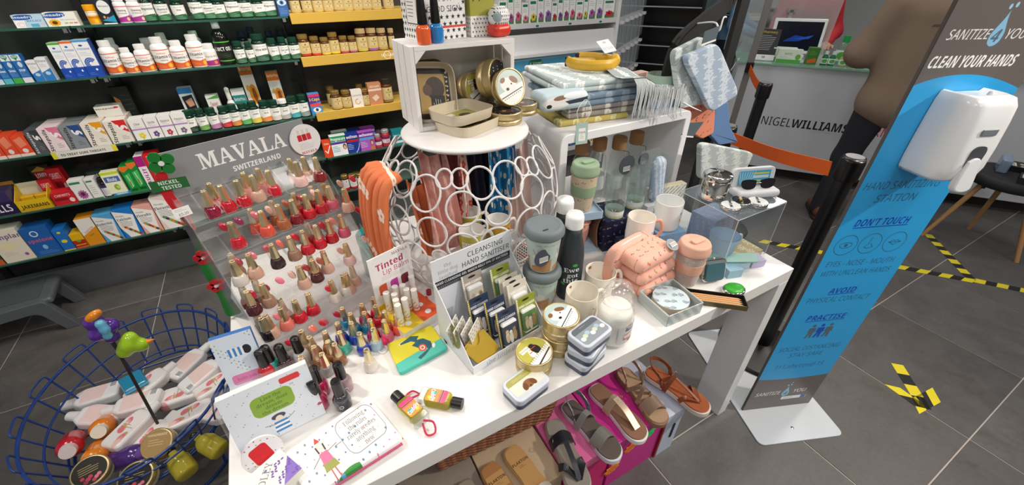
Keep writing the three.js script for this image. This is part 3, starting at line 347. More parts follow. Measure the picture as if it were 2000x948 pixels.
  [['Pregnacare', '#2a9a6a', '#eef2f4', '#5a3a98', 652, 683, 266, 'white and green pregnancy supplement carton'], ['wellman', '#1f2f8c', '#1c3a98', '#c02030', 681, 706, 262, 'dark blue supplement carton with red stripe'], ['wellwoman', '#6a2a9a', '#b05ac0', '#4aa8e0', 706, 735, 258, 'purple supplement carton with a smiling face']].forEach(([n, tc, bg, ac, l, r, t, lab], i) => {
    s = slotOn(4, 'g', l, r, t); const c = cell(120, 120, (g, w, h) => { fill(g, bg, 0, 0, w, h); fill(g, tc, 0, 0, w, 34); txt(g, n, 60, 18, 25, '#fff', { bold: 1, max: 112 }); fill(g, ac, 0, 36, w, 14); small(g, i ? '#cfd4f4' : '#3a9ab0', 8, 64, 56, 4, 10, 3); if (i !== 1) { disc(g, '#7a4a2a', 98, 70, 14, 18); disc(g, '#e8b898', 98, 74, 9, 12); poly(g, i ? '#c87a3a' : '#f4f4f4', [[82, 120], [86, 92], [112, 92], [118, 120]]); } else { g.strokeStyle = '#dfe4ff'; g.lineWidth = 5; g.beginPath(); g.arc(30, 40, 92, -.2, 1.3); g.stroke(); } });
    cartonAt(s, 0.05, c, lab + ' in front row', 'carton'); const q = slotOn(4, 'g', l + 4, r + 3, t - 14, .075); q.h = s.h; cartonAt(q, 0.05, c, lab + ' in the row behind', 'carton'); });
  const sj = cell(60, 50, (g, w, h) => { fill(g, '#c03848', 0, 0, w, h); fill(g, '#e8e4e8', 0, 16, w, 18); txt(g, 'Kids', 30, 25, 12, '#8a2a3a'); fill(g, '#5a2a6a', 0, 4, w, 8); });
  [[735, 749, 264], [750, 766, 255]].forEach(([l, r, t]) => { s = slotOn(4, 'g', l, r, t); jarAt(s, { body: mat('#a8303c', .15), cap: mat('#c8c8cc', .3, { metalness: .5 }), cell: sj }, 'small red gummy jar with silver cap on the fourth shelf', 'red gummy jars'); });
  [[738, 751, 248], [752, 766, 242]].forEach(([l, r]) => { s = slotOn(4, 'g', l, r, 250, .09); s.h = .08; jarAt(s, { body: mat('#a8303c', .15), cap: mat('#c8c8cc', .3, { metalness: .5 }), cell: sj }, 'small red gummy jar behind the front pair', 'rear red gummy jars'); });
  s = slotOn(4, 'g', 769, 792, 254); cartonAt(s, 0.05, cell(70, 90, (g, w, h) => { fill(g, '#1f8a94', 0, 0, w, h); fill(g, '#e8eef0', 0, 64, w, 14); txt(g, 'Menopace', 35, 30, 13, '#d8f0f0'); }), 'teal supplement carton beside the red gummy jars', 'carton');
}
// -- lowest shelf
{
  let s; const tall = [
    [14, 73, 452, 'omplan', '#efe6d2', 'cream food drink carton', (g, w, h) => { txt(g, 'Complan', w / 2, 40, 36, '#6a5a8a', { bold: 1 }); disc(g, '#f4e8b8', w * .45, 96, 38, 20); disc(g, '#a05aa8', w * .8, h - 34, 9); small(g, '#b8a878', 20, h - 60, 60, 3, 9); }],
    [74, 126, 446, 'spatone', '#1f62b0', 'blue iron water carton with a water drop', (g, w, h) => { disc(g, '#e8f0f8', w / 2 - 10, 40, 20, 20); disc(g, '#2a6ab8', w / 2 - 10, 40, 14); txt(g, 'spatone', w / 2, 84, 32, '#e05a6a', { bold: 1 }); disc(g, '#8ac4f0', w / 2, 134, 12, 16); small(g, '#c8dcf4', 24, h - 30, 100, 3, 8); }],
    [127, 150, 450, '', '#1f72c8', 'narrow blue carton with a yellow spot', (g, w, h) => { disc(g, '#f0d82a', w / 2, 26, 14, 9); disc(g, '#f0d82a', w / 2, h * .55, 22, 15); fill(g, '#f0d82a', 0, h - 8, w, 8); }],
    [151, 175, 458, '', '#e8b81a', 'small yellow and red carton with a green fruit', (g, w, h) => { fill(g, '#b82a1a', 0, h * .45, w, h * .55); disc(g, '#6ab03a', w / 2, h * .5, 20, 16); fill(g, '#e8b81a', 10, h * .75, w - 20, 12); fill(g, '#e06a2a', 0, h - 14, w, 14); }],
    [176, 208, 428, '', '#e89a1a', 'tall white and orange carton', (g, w, h) => { poly(g, '#f2eee8', [[0, 0], [w, 0], [w, h * .34], [0, h * .62]]); txt(g, 'nutrisse', w * .5, h * .42, 20, '#c85a6a', { rot: -.5 }); txt(g, 'HAIR', w * .5, h * .62, 14, '#7a4a10', { rot: -.3 }); }],
  ];
  for (const [l, r, t, , bg, lab, fn] of tall) { s = slotOn(5, 'g', l, r, t); cartonAt(s, 0.08, cell(Math.round(160 * s.w / Math.max(s.h, .1) * 1.1) + 20, 190, (g, w, h) => { fill(g, bg, 0, 0, w, h); fn(g, w, h); }), lab + ' on the lowest shelf', 'carton'); }
  [['Kindervital', '#5aaade', 209, 246, 420, 'light blue'], ['Calcium', '#1f7acc', 247, 284, 410, 'bright blue'], ['Floradix', '#e8a8a0', 285, 321, 402, 'pink'], ['Floravital', '#e8d4cc', 322, 366, 384, 'pale pink']].forEach(([n, bg, l, r, t, word], i) => {
    s = slotOn(5, 'g', l, r, t); const c = cell(120, 200, (g, w, h) => { fill(g, bg, 0, 0, w, h); poly(g, '#f4f3f0', [[2, 4], [w - 4, 46], [w * .78, h], [w * .25, h], [0, 120]]); txt(g, 'Floradix', 34, 44, 13, '#333', { rot: .06 }); txt(g, n, 50, 68, 21, '#222', { bold: 1, font: 'serif', max: 96 }); small(g, '#555', 14, 84, 78, 5, 9, 2); for (let k = 0; k < 26; k++) disc(g, ['#c8402a', '#e8902a', '#6aa03a', '#4a3a6a', '#b82a3a', '#8ab04a'][(k * 5 + i) % 6], w * (.25 + .65 * ((k * 37 % 26) / 26)), h * (.62 + .36 * ((k * 11 % 26) / 26)), 9, 8); });
    cartonAt(s, 0.09, c, `white and ${word} herbal tonic carton with fruit on the lowest shelf`, 'carton'); });
  s = slotOn(5, 'g', -6, 12, 500); cartonAt({ ...s, h: .06 }, 0.06, cell(60, 40, (g, w, h) => { fill(g, '#4a5a3a', 0, 0, w, h); fill(g, '#d8602a', 0, 22, w, 18); }), 'small green and orange carton beside the cream drink carton', 'carton');
  const hj = cell(60, 60, (g, w, h) => { fill(g, '#efece8', 0, 0, w, h); disc(g, '#b02a3a', 30, 12, 4); small(g, '#777', 12, 24, 36, 3, 7); fill(g, '#c0202a', 0, 48, w, 12); });
  [[673, 686, 344], [687, 701, 343], [702, 715, 341], [716, 729, 338], [730, 744, 336]].forEach(([l, r, t]) => { s = slotOn(5, 'g', l, r, t); jarAt(s, { body: mat('#4a1a14', .1), cap: capGold, neck: .9, shoulder: .08, cell: hj }, 'small jar with gold lid and red footed label on the lowest shelf', 'gold lidded jars on the lowest shelf'); });
  [[694, 708], [709, 722], [723, 737], [745, 758]].forEach(([l, r]) => { s = slotOn(5, 'g', l, r, 330, .07); s.h = .075; jarAt(s, { body: mat('#4a1a14', .1), cap: capGold, neck: .9, shoulder: .08, cell: hj }, 'small gold lidded jar in the rear row of the lowest shelf', 'rear gold lidded jars on the lowest shelf'); });
}

// ---------- white unit beyond the crate ----------
const whiteM = mat('#e9e9ea', 0.35), whiteGloss = mat('#f0f0f1', 0.16);
{
  const t = thing('white_shelf_unit', 'tall white shelving unit of herbal remedies behind the drum stand', 'shelving', [1.84, 0, -2.9]);
  part(t, 'back_panel', box(1.56, 2.0, 0.03, 0, 0, -0.28), whiteM); part(t, 'side_panel', box(0.03, 2.0, 0.3, -0.78, 0, -0.14), whiteM); part(t, 'side_panel', box(0.03, 2.0, 0.3, 0.78, 0, -0.14), whiteM);
  for (const y of [1.235, 0.2, 1.62]) { part(t, 'shelf', box(1.53, 0.02, 0.27, 0, y - 0.002, -0.135), whiteM); part(t, 'shelf_lip', box(1.53, 0.035, 0.006, 0, y - 0.012, 0.003), mat('#dcdcde', .3)); }
  part(t, 'lower_panel', box(1.53, 0.72, 0.02, 0, 0.46, -0.02), whiteM);
  const c = cell(600, 40, (g, w, h) => { fill(g, '#5cb4e0', 0, 0, w, h); for (const x of [40, 300, 540]) { disc(g, '#1f7a5a', x, 22, 26, 14); txt(g, 'A.Vogel', x, 22, 14, '#fff'); } poly(g, '#a8daf0', [[0, 0], [600, 0], [600, 8], [0, 14]]); });
  part(t, 'banner', inCell(new THREE.PlaneGeometry(1.5, 0.1), c).translate(0, 0.98, 0.001), print(c), 'light blue card banner');
  part(t, 'ledge', box(1.53, 0.02, 0.09, 0, 1.03, 0.0), whiteM);
  const tg = cell(26, 14, (g, w, h) => { fill(g, '#eef2f0', 0, 0, w, h); disc(g, '#1f7a5a', 13, 7, 10, 5); }); for (const x of [-.3, .0, .3, .6]) part(t, 'shelf_tag', inCell(new THREE.PlaneGeometry(0.04, 0.02), tg).translate(x, 1.235, 0.0075), print(tg));
  const cols = ['#c82a3a', '#d85a8a', '#b05aa8', '#7a4aa0', '#e07a9a', '#8a5ab8', '#a04a90', '#d8c83a'];
  const word = ['red', 'pink', 'mauve', 'violet', 'rose', 'lilac', 'purple', 'yellow'], herbs = cols.map((c) => cell(56, 100, (g, w, h) => { fill(g, '#f1f3ef', 0, 0, w, h); fill(g, '#1f7a5a', 8, 8, 40, 12); small(g, '#999', 10, 30, 34, 3, 7); disc(g, '#4a7a4a', 40, 90, 30, 22); for (let k = 0; k < 7; k++) disc(g, c, 32 + 11 * Math.cos(k * .9), 76 + 9 * Math.sin(k * .9), 9, 6, k); disc(g, '#5a3020', 32, 74, 6); }));
  const E2 = [951, 974, 992, 1004, 1019, 1033, 1049, 1062, 1077, 1088, 1099, 1111, 1123, 1138, 1147, 1162, 1176, 1199];
  for (let i = 0; i + 1 < E2.length; i++) { const y = 1.2545, z = -2.925, x0 = xAt(y, z, E2[i]), x1 = xAt(y, z, E2[i + 1] - 1), x = (x0 + x1) / 2, k = (i * 3) % 8; cartonAt({ x, y, z, w: x1 - x0, h: 0.13 + (i * 5 % 4) * 0.02 }, 0.06, herbs[k], `white herbal remedy carton with ${word[k]} flower on the white unit`, 'carton', 'herbal cartons on the white unit'); }
  [[1106, 1122, '#2a6ab0', 'blue'], [1122, 1134, '#3a9a4a', 'green'], [1135, 1154, '#c8dcb0', 'pale green'], [1155, 1172, '#d8b02a', 'yellow']].forEach(([l, r, c, w2]) => { const y = 0.22, z = -2.92, x0 = xAt(y, z, l), x1 = xAt(y, z, r); cartonAt({ x: (x0 + x1) / 2, y, z, w: x1 - x0, h: 0.13 }, 0.08, cell(40, 50, (g, w, h) => { fill(g, c, 0, 0, w, h); fill(g, '#f0f2ee', 0, 6, w, 12); disc(g, '#d8602a', 22, 36, 9); }), `${w2} tea carton on the low shelf of the white unit`, 'carton'); });
}
// ---------- clear pocket rack and dark shelving further back ----------
{
  const th = Math.atan2(0.57, 0.82), t = thing('pocket_display', 'white panel hung with rows of clear card pockets', 'display', [2.66, 0, -2.95], th);
  part(t, 'panel', box(1.15, 2.0, 0.03, 0.575, 0, -0.02), mat('#dfe0e2', 0.4));
  const pk = mat('#eef2f4', 0.08, { transmission: 0.85 });
  for (let r = 0; r < 5; r++) for (let k = 0; k < 6; k++) { const x = 0.1 + k * 0.19, y = 0.5 + r * 0.25; part(t, 'pocket', rbox(0.15, 0.2, 0.02, 0.004, 1).clone().translate(x, y, 0.012), pk); part(t, 'clip', merge([box(0.05, 0.006, 0.03, x, y + 0.215, 0.03), box(0.05, 0.006, 0.03, x, y + 0.195, 0.03), box(0.006, 0.026, 0.03, x - .025, y + 0.195, 0.03), box(0.006, 0.026, 0.03, x + .025, y + 0.195, 0.03)]), whiteGloss); }
}
const CTH = -Math.atan2(0.79, 0.61);
{
  const t = thing('dark_shelf_unit', 'black shelving unit with pale shelf edges behind the pocket display', 'shelving', [3.75, 0, -3.75], CTH);
  part(t, 'back_panel', box(1.2, 2.0, 0.03, 0, 0, -0.3), mat('#101012', 0.3)); for (const s of [-1, 1]) part(t, 'side_panel', box(0.03, 2.0, 0.32, s * 0.6, 0, -0.15), mat('#141416', 0.3));
  for (let k = 0; k < 9; k++) { part(t, 'shelf', box(1.17, 0.012, 0.3, 0, 0.1 + k * 0.19, -0.15), mat('#18181a', 0.25)); part(t, 'shelf_edge', box(1.17, 0.012, 0.004, 0, 0.1 + k * 0.19, 0.002), mat('#b8bcc0', 0.3)); }
}
{ // pale cabinet and worktop in the far dispensary
  const t = thing('dispensary_cabinet', 'pale grey cabinet with white worktop beyond the hanging pouches', 'cabinet', [5.1, 0, -3.75], CTH);
  part(t, 'body', box(1.0, 1.0, 0.5, 0, 0.06, -0.25), mat('#b9c6c4', 0.5)); part(t, 'plinth', box(0.96, 0.06, 0.44, 0, 0, -0.27), mat('#555a5c', .6)); part(t, 'worktop', rbox(1.06, 0.04, 0.56, 0.006).clone().translate(0, 1.06, -0.24), whiteGloss); for (const s of [-1, 1]) part(t, 'door', rbox(0.46, 0.9, 0.02, 0.004, 1).clone().translate(s * .24, 0.1, 0.01), mat('#c2cfcd', 0.45));
  const b = thing('wire_tray', 'dark grey wire tray on the pale cabinet', 'tray', [5.05, 1.1, -3.62], CTH); for (let k = 0; k < 6; k++) part(b, 'wire', box(0.3, 0.006, 0.2, 0, k * 0.03), mat('#4a4e52', .5)); part(b, 'end_panel', box(0.006, 0.16, 0.2, -.15), mat('#4a4e52', .5)); part(b, 'end_panel', box(0.006, 0.16, 0.2, .15), mat('#4a4e52', .5));
}
// ---------- people ----------
function bodyGeo(bones, lo, hi, cellSize, k = 0.03) {
  const size = Math.max(hi[0] - lo[0], hi[1] - lo[1], hi[2] - lo[2]), res = Math.min(96, Math.ceil(size / cellSize)), mc = new MarchingCubes(res, new THREE.MeshBasicMaterial(), false, false, 120000), half = res / 2, c = [0, 1, 2].map((i) => (lo[i] + hi[i]) / 2);
  const B = bones.map(([a, b, ra, rb, sx]) => ({ a: V(...a), d: V(...b).sub(V(...a)), ra, rb, l2: V(...b).sub(V(...a)).lengthSq() || 1e-9 })), P = V(), Q = V();
  for (let z = 0; z < res; z++) for (let y = 0; y < res; y++) for (let x = 0; x < res; x++) {
    P.set(c[0] + (x - half) / half * size / 2, c[1] + (y - half) / half * size / 2, c[2] + (z - half) / half * size / 2); let s = 0;
    for (const b of B) { Q.copy(P).sub(b.a); const t = Math.min(1, Math.max(0, Q.dot(b.d) / b.l2)); const d = Q.addScaledVector(b.d, -t).length() - (b.ra + (b.rb - b.ra) * t); s += Math.exp(-d / k); }
    mc.field[x + y * res + z * res * res] = Math.max(-0.5, Math.min(0.5, k * Math.log(s + 1e-30)));
  }
  mc.isolation = 0; mc.update(); const n = mc.count, pos = new Float32Array(n * 3), nor = new Float32Array(n * 3);
  for (let i = 0; i < n; i++) for (let j = 0; j < 3; j++) { pos[i * 3 + j] = c[j] + mc.positionArray[i * 3 + j] * size / 2; nor[i * 3 + j] = mc.normalArray[i * 3 + j]; }
  const g = new THREE.BufferGeometry(); g.setAttribute('position', new THREE.BufferAttribute(pos, 3)); g.setAttribute('normal', new THREE.BufferAttribute(nor, 3)); g.setAttribute('uv', new THREE.BufferAttribute(new Float32Array(n * 2), 2)); return g;
}
const skin = mat('#c9987c', 0.55);
function head(t, y, hair, long) {
  part(t, 'head', bodyGeo([[[0, y + .02, .0], [0, y + .13, .005], .062, .082], [[0, y + .06, .04], [0, y + .01, .05], .05, .035], [[0, y + .07, .088], [0, y + .045, .1], .01, .014], [[.075, y + .07, 0], [.075, y + .05, 0], .014, .012], [[-.075, y + .07, 0], [-.075, y + .05, 0], .014, .012], [[0, y - .1, -.01], [0, y + .02, -.005], .055, .055], [[.03, y + .082, .078], [.03, y + .082, .079], .012, .012], [[-.03, y + .082, .078], [-.03, y + .082, .079], .012, .012], [[-.018, y + .018, .08], [.018, y + .018, .08], .008, .008]], [-.13, y - .14, -.13], [.13, y + .24, .13], 0.006, 0.01), skin);
  const hb = [[[0, y + .13, -.025], [0, y + .16, -.01], .095, .085], [[0, y + .06, -.06], [0, y + .1, -.05], .06, .07]]; if (long) hb.push([[.05, y + .1, -.05], [.09, y - .25, .02], .06, .05], [[-.05, y + .1, -.05], [-.09, y - .25, .02], .06, .05]);
  part(t, 'hair', bodyGeo(hb, [-.2, y - .34, -.2], [.2, y + .28, .2], 0.009, 0.012), hair);
}
function hand(t, w, f, m) { // wrist, finger direction
  const W2 = V(...w), Fd = V(...f).normalize(), S = Fd.clone().cross(V(0, 1, 0)).normalize(), P = (a, b, c = 0) => { const q = W2.clone().addScaledVector(Fd, a).addScaledVector(S, b); q.y += c; return [q.x, q.y, q.z]; };
  const b = [[P(-.03, 0), P(.03, 0), .024, .026], [P(.03, -.022), P(.07, -.026), .018, .016], [P(.03, .022), P(.07, .026), .018, .016]];
  for (const [o, l] of [[-.03, .05], [-.01, .07], [.01, .075], [.03, .062]]) b.push([P(.075, o), P(.075 + l * .5, o * 1.1, -.006), .009, .0085], [P(.075 + l * .5, o * 1.1, -.006), P(.075 + l, o * 1.1, -.026), .0085, .0075]);
  b.push([P(.01, -.03), P(.05, -.058, -.008), .011, .01], [P(.05, -.058, -.008), P(.075, -.062, -.02), .01, .0085]);
  part(t, 'hand', bodyGeo(b, P(.04, 0).map((v) => v - .13), P(.04, 0).map((v) => v + .13), 0.0035, 0.005), m);
}
{ // customer at the counter, seen from behind; local +z is towards the counter
  const a = Math.atan2(0.79, -0.61), t = thing('person', 'person in a brown jacket, dark trousers and brown shoes standing at the counter', 'person', [3.52, 0, -1.12], a);
  const J = mat('#8a7766', 0.85), tr = mat('#20222b', 0.85);
  part(t, 'trousers', bodyGeo([[[-.1, .92, 0], [.1, .92, 0], .135, .135], [[.12, .85, 0], [.15, .47, .02], .105, .075], [[.15, .47, .02], [.17, .07, -.02], .072, .066], [[-.12, .85, 0], [-.14, .47, .02], .105, .075], [[-.14, .47, .02], [-.15, .07, -.03], .072, .066]], [-.32, 0, -.32], [.32, 1.1, .32], 0.013, 0.016), tr);
  const wrinkle = (g) => { const p = g.attributes.position, n = g.attributes.normal; for (let i = 0; i < p.count; i++) { const x = p.getX(i), y = p.getY(i), z = p.getZ(i), d = .006 * Math.sin(y * 34 + x * 12) * Math.sin(x * 19 + z * 15 + y * 8) + .003 * Math.sin(y * 70 + z * 30); p.setXYZ(i, x + n.getX(i) * d, y, z + n.getZ(i) * d); } g.computeVertexNormals(); return g; };
  part(t, 'jacket', wrinkle(bodyGeo([[[-.09, .86, 0], [-.1, 1.36, 0], .13, .13], [[.09, .86, 0], [.1, 1.36, 0], .13, .13], [[0, .86, 0], [0, 1.36, 0], .14, .14], [[-.11, .87, 0], [.11, .87, 0], .118, .118], [[-.09, 1.44, 0], [.09, 1.44, 0], .09, .09], [[-.22, 1.42, 0], [-.31, 1.14, .06], .09, .075], [[-.31, 1.14, .06], [-.2, 1.08, .32], .075, .055], [[.22, 1.42, 0], [.31, 1.14, .06], .09, .075], [[.31, 1.14, .06], [.2, 1.08, .32], .075, .055]], [-.45, .66, -.4], [.45, 1.62, .5], 0.012, 0.028)), J);
  part(t, 'back_yoke', strip(Array.from({ length: 9 }, (_, i) => { const q = Math.PI + i / 8 * Math.PI; return [Math.cos(q) * .245, 1.33 - .03 * Math.abs(i - 4) / 4, Math.sin(q) * .152]; }), .012, .006, [0, 1, 0], 24), mat('#5e5043', .9));
  for (const s of [-1, 1]) { const sh = part(t, 'shoe', bodyGeo([[[s * .16, .05, -.06], [s * .17, .045, .1], .05, .045], [[s * .17, .04, .1], [s * .175, .036, .16], .045, .034], [[s * .16, .06, -.05], [s * .16, .11, -.03], .05, .05]], [s * .16 - .14, -.02, -.15], [s * .16 + .14, .2, .24], .008, .01), mat('#6e3f24', .5)); part(sh, 'sole', flat(extr(smooth([[-.045, .1], [-.05, -.02], [-.048, -.16], [0, -.215], [.048, -.16], [.05, -.02], [.045, .1], [0, .125]], 30), .018)).translate(s * .168, 0, 0), mat('#2a211c', .8)); }
  hand(t, [-.18, 1.07, .36], [.2, -.05, 1], skin); hand(t, [.18, 1.07, .36], [-.2, -.05, 1], skin); head(t, 1.6, mat('#6a6058', .8));
}
function staff(pos, turn, label, shirt, trousers, hair, long) {
  const t = thing('person', label, 'person', pos, turn);
  part(t, 'trousers', bodyGeo([[[-.09, .9, 0], [.09, .9, 0], .12, .12], [[.1, .84, 0], [.12, .46, .02], .095, .07], [[.12, .46, .02], [.13, .07, -.02], .066, .055], [[-.1, .84, 0], [-.12, .46, .02], .095, .07], [[-.12, .46, .02], [-.13, .07, -.02], .066, .055]], [-.3, 0, -.3], [.3, 1.06, .3], .014, .016), trousers);
  part(t, 'top', bodyGeo([[[-.08, .95, 0], [.08, .95, 0], .13, .13], [[-.09, 1.3, 0], [.09, 1.3, 0], .13, .13], [[-.06, 1.42, 0], [.06, 1.42, 0], .08, .08], [[-.19, 1.36, 0], [-.27, 1.08, .03], .07, .055], [[-.27, 1.08, .03], [-.2, 1.0, .26], .055, .04], [[.19, 1.36, 0], [.27, 1.08, .03], .07, .055], [[.27, 1.08, .03], [.2, 1.0, .26], .055, .04]], [-.42, .78, -.35], [.42, 1.55, .45], .013, .024), shirt);
  for (const s of [-1, 1]) part(t, 'shoe', bodyGeo([[[s * .13, .045, -.05], [s * .135, .04, .12], .045, .034]], [s * .13 - .1, -.02, -.12], [s * .13 + .1, .14, .2], .009, .01), mat('#17181a', .5));
  hand(t, [-.18, 1.0, .3], [.2, 0, 1], skin); hand(t, [.18, 1.0, .3], [-.2, 0, 1], skin); head(t, 1.52, hair, long); return t;
}
staff([4.72, 0, -2.55], CTH, 'person with long fair hair and a red top behind the counter', mat('#b8202c', .8), mat('#22242a', .8), mat('#b98a5a', .7), true);
staff([4.72, 0, -3.3], CTH + 1.4, 'person in a blue shirt and dark jeans beside the pale cabinet', mat('#6f97bd', .8), mat('#1c2338', .85), mat('#3a2c22', .8), false);

// ---------- pharmacy counter ----------
const C0 = V(3.598, 0, -2.012), CE = V(0.61, 0, 0.79).normalize();
const onCounter = (s, y, back = 0) => C0.clone().addScaledVector(CE, s).add(V(0.79, 0, -0.61).multiplyScalar(back)).setY(y);
{
  const t = thing('shop_counter', 'white pharmacy counter with glass top and black lettering', 'counter', onCounter(1.05, 0), CTH), L = 2.7;
  part(t, 'front_panel', box(L, 0.84, 0.03, 0, 0.1, -0.015), mat('#d2d5dc', 0.32)); part(t, 'body', box(L - .02, 0.83, 0.55, 0, 0.1, -0.31), whiteM); part(t, 'plinth', box(L - .1, 0.1, 0.5, 0, 0, -0.33), mat('#2c2320', 0.6)); part(t, 'bottom_trim', box(L, 0.008, 0.034, 0, 0.094, -0.015), mat('#c8c8cc', .3)); part(t, 'glass_top', box(L + .04, 0.012, 0.62, 0, 0.942, -0.29), mat('#bfe4d6', 0.05, { transmission: 0.6 }));
  const c = cell(1100, 96, (g, w, h) => { fill(g, '#d2d5dc', 0, 0, w, h); g.textBaseline = 'middle'; g.font = '92px sans-serif'; g.fillStyle = '#1a1a1c'; g.save(); g.scale(.86, 1); g.fillText('NIGEL', 6, 52); const a = 6 + g.measureText('NIGEL').width; g.font = 'bold 92px sans-serif'; g.fillText('WILLIAMS', a, 52); const b = a + g.measureText('WILLIAMS').width; g.font = '92px sans-serif'; g.fillStyle = '#d02428'; g.fillText('PHARMACY', b + 8, 52); g.restore(); });
  part(t, 'lettering', inCell(new THREE.PlaneGeometry(1.16, 0.1), c).translate(0.57 - 1.05, 0.508, 0.0012), print(c, .35), 'black and red shop name');
}
{
  const at = (s, b) => onCounter(s, 0.955, b);
  // leaflet in a clear holder
  let c = cell(110, 160, (g, w, h) => { fill(g, '#1a1a1e', 0, 0, w, h); txt(g, 'Pharmacy', w / 2, 16, 17, '#e8d04a'); small(g, '#c8c8cc', 14, 34, 80, 9, 9, 2); fill(g, '#eee', 0, 132, w, 28); bars(g, 40, 136, 24, 20); });
  let t = thing('leaflet_holder', 'black leaflet in a clear stand on the counter', 'leaflet stand', at(-0.12, 0.12), CTH); part(t, 'leaflet', inCell(new THREE.BoxGeometry(0.15, 0.23, 0.002), c).rotateX(-.25).translate(0, 0.115, -.02), print(c)); part(t, 'holder', box(0.16, 0.005, 0.08, 0, 0, 0), mat('#eef4f4', .06, { transmission: .9 }));
  // tablet screen
  c = cell(200, 130, (g, w, h) => { fill(g, '#0d1428', 0, 0, w, h); poly(g, '#1f4aa8', [[40, 90], [90, 60], [150, 70], [110, 88]]); poly(g, '#2a66d8', [[80, 80], [170, 58], [150, 76]]); });
  t = thing('counter_screen', 'white framed screen with a blue pattern on the counter', 'screen', at(0.12, 0.42), CTH + .12); part(t, 'frame', rbox(0.4, 0.27, 0.02, 0.01).clone().rotateX(-.2).translate(0, 0.02, 0), whiteGloss); part(t, 'screen', inCell(new THREE.PlaneGeometry(0.35, 0.22), c).translate(0, 0.135, 0.0115).rotateX(-.2).translate(0, 0.02, 0), print(c, .15)); part(t, 'stand', box(0.16, 0.02, 0.14, 0, 0, -.02), whiteGloss);
  // wipes, carton, gel bottles
  c = cell(150, 80, (g, w, h) => { fill(g, '#e4efdf', 0, 0, w, h); fill(g, '#5aa848', 0, 58, w, 22); txt(g, 'WIPES', 66, 26, 17, '#4a7a4a'); disc(g, '#6ab04a', 128, 42, 16); small(g, '#7a9a7a', 18, 44, 70, 2, 8); });
  for (const [s, b] of [[0.05, 0.08], [0.02, 0.16]]) solo('wipes_pack', b < .1 ? 'pale green pack of wipes at the front of the counter' : 'pack of wipes behind the front pack', 'wipes', carton(0.17, 0.1, 0.055, [0, 0, 0, 0, 0, 0].map((_, i) => (i === 4 ? c : plain('#dfeadb')))), print(c), at(s, b), CTH);
  c = cell(60, 90, (g, w, h) => { fill(g, '#3f7a2c', 0, 0, w, h); poly(g, '#d8602a', [[6, 66], [50, 54], [54, 76], [10, 84]]); small(g, '#bcd8b0', 10, 20, 36, 3, 8); });
  solo('herbal_carton', 'dark green carton with orange mark on the counter', 'carton', carton(0.075, 0.12, 0.06, [0, 1, 2, 3, 4, 5].map((i) => (i === 4 ? c : plain('#3f7a2c')))), print(c), at(0.21, 0.09), CTH);
  const clear = mat('#dff2e8', 0.05, { transmission: 0.9 }), gcap = mat('#1f9a4a', 0.35);
  const gel = (s, b, h, r, lab, name, capM, bodyM) => { const g = thing(name, lab, 'bottle', at(s, b), CTH, name + ' group'), cc = cell(50, 40, (q, w, hh) => { fill(q, '#e8f2ea', 0, 0, w, hh); disc(q, '#5aa84a', 25, 20, 14); small(q, '#3a6a4a', 8, 34, 34, 1, 4); }); part(g, 'bottle', lathe([[0, 0], [r, 0], [r, h * .6], [r * .4, h * .76], [r * .4, h * .8], [0, h * .8]]), bodyM); part(g, 'cap', cyl(r * .62, r * .55, h * .22).clone().translate(0, h * .78, 0), capM); part(g, 'label', band(r * 1.02, r * 1.02, h * .12, h * .5, cc, 20, 7), print(cc)); };
  [[0.42, .2], [0.51, .2]].forEach(([s, b]) => gel(s, b, 0.2, 0.04, 'clear hand gel bottle with green cap on the counter', 'gel_bottle', gcap, clear));
  [[0.3, .08], [0.35, .08]].forEach(([s, b]) => gel(s, b, 0.1, 0.022, 'small green hand gel bottle on the counter edge', 'small_gel_bottle', mat('#d8e8e0', .3), mat('#3aa878', .1, { transmission: .5 })));
  [[0.42, .07], [0.485, .07]].forEach(([s, b]) => gel(s, b, 0.1, 0.024, 'small bottle of yellow lotion on the counter edge', 'lotion_bottle', capWhite, mat('#c8b878', .2)));
  t = thing('card_reader', 'black payment terminal on the counter', 'payment terminal', at(0.62, 0.42), CTH + .3); part(t, 'body', rbox(0.1, 0.05, 0.2, .012).clone().rotateX(-.5).translate(0, 0.04, 0), mat('#17181a', .4)); part(t, 'stand', cyl(.05, .035, .06), mat('#17181a', .4)); part(t, 'screen', box(0.07, 0.002, 0.05, 0, 0.051, -.05).rotateX(-.5).translate(0, .04, 0), mat('#9aa4ac', .2));
  // protective screen with clips
  t = thing('counter_shield', 'clear upright shield with chrome clips on the counter', 'shield', at(-0.02, 0.56), CTH); part(t, 'pane', rbox(.8, 0.6, 0.006, .003, 1), mat('#f4f7f8', 0.06, { transmission: 0.8 })); for (const x of [-.1, .05]) part(t, 'clip', merge([box(0.03, 0.14, 0.02, x, 0.2, 0.015), box(0.06, 0.03, 0.02, x, 0.32, 0.015)]), chrome);
  const cable = thing('power_cable', 'thin white cable looping off the counter end', 'cable', [0, 0, 0]); part(cable, 'cord', tube([onCounter(-.3, .96, .1), onCounter(-.33, .9, .05), onCounter(-.4, .7, .02), onCounter(-.36, .62, .08), onCounter(-.3, .7, .12)], .004, 30, 6), whiteGloss);
}
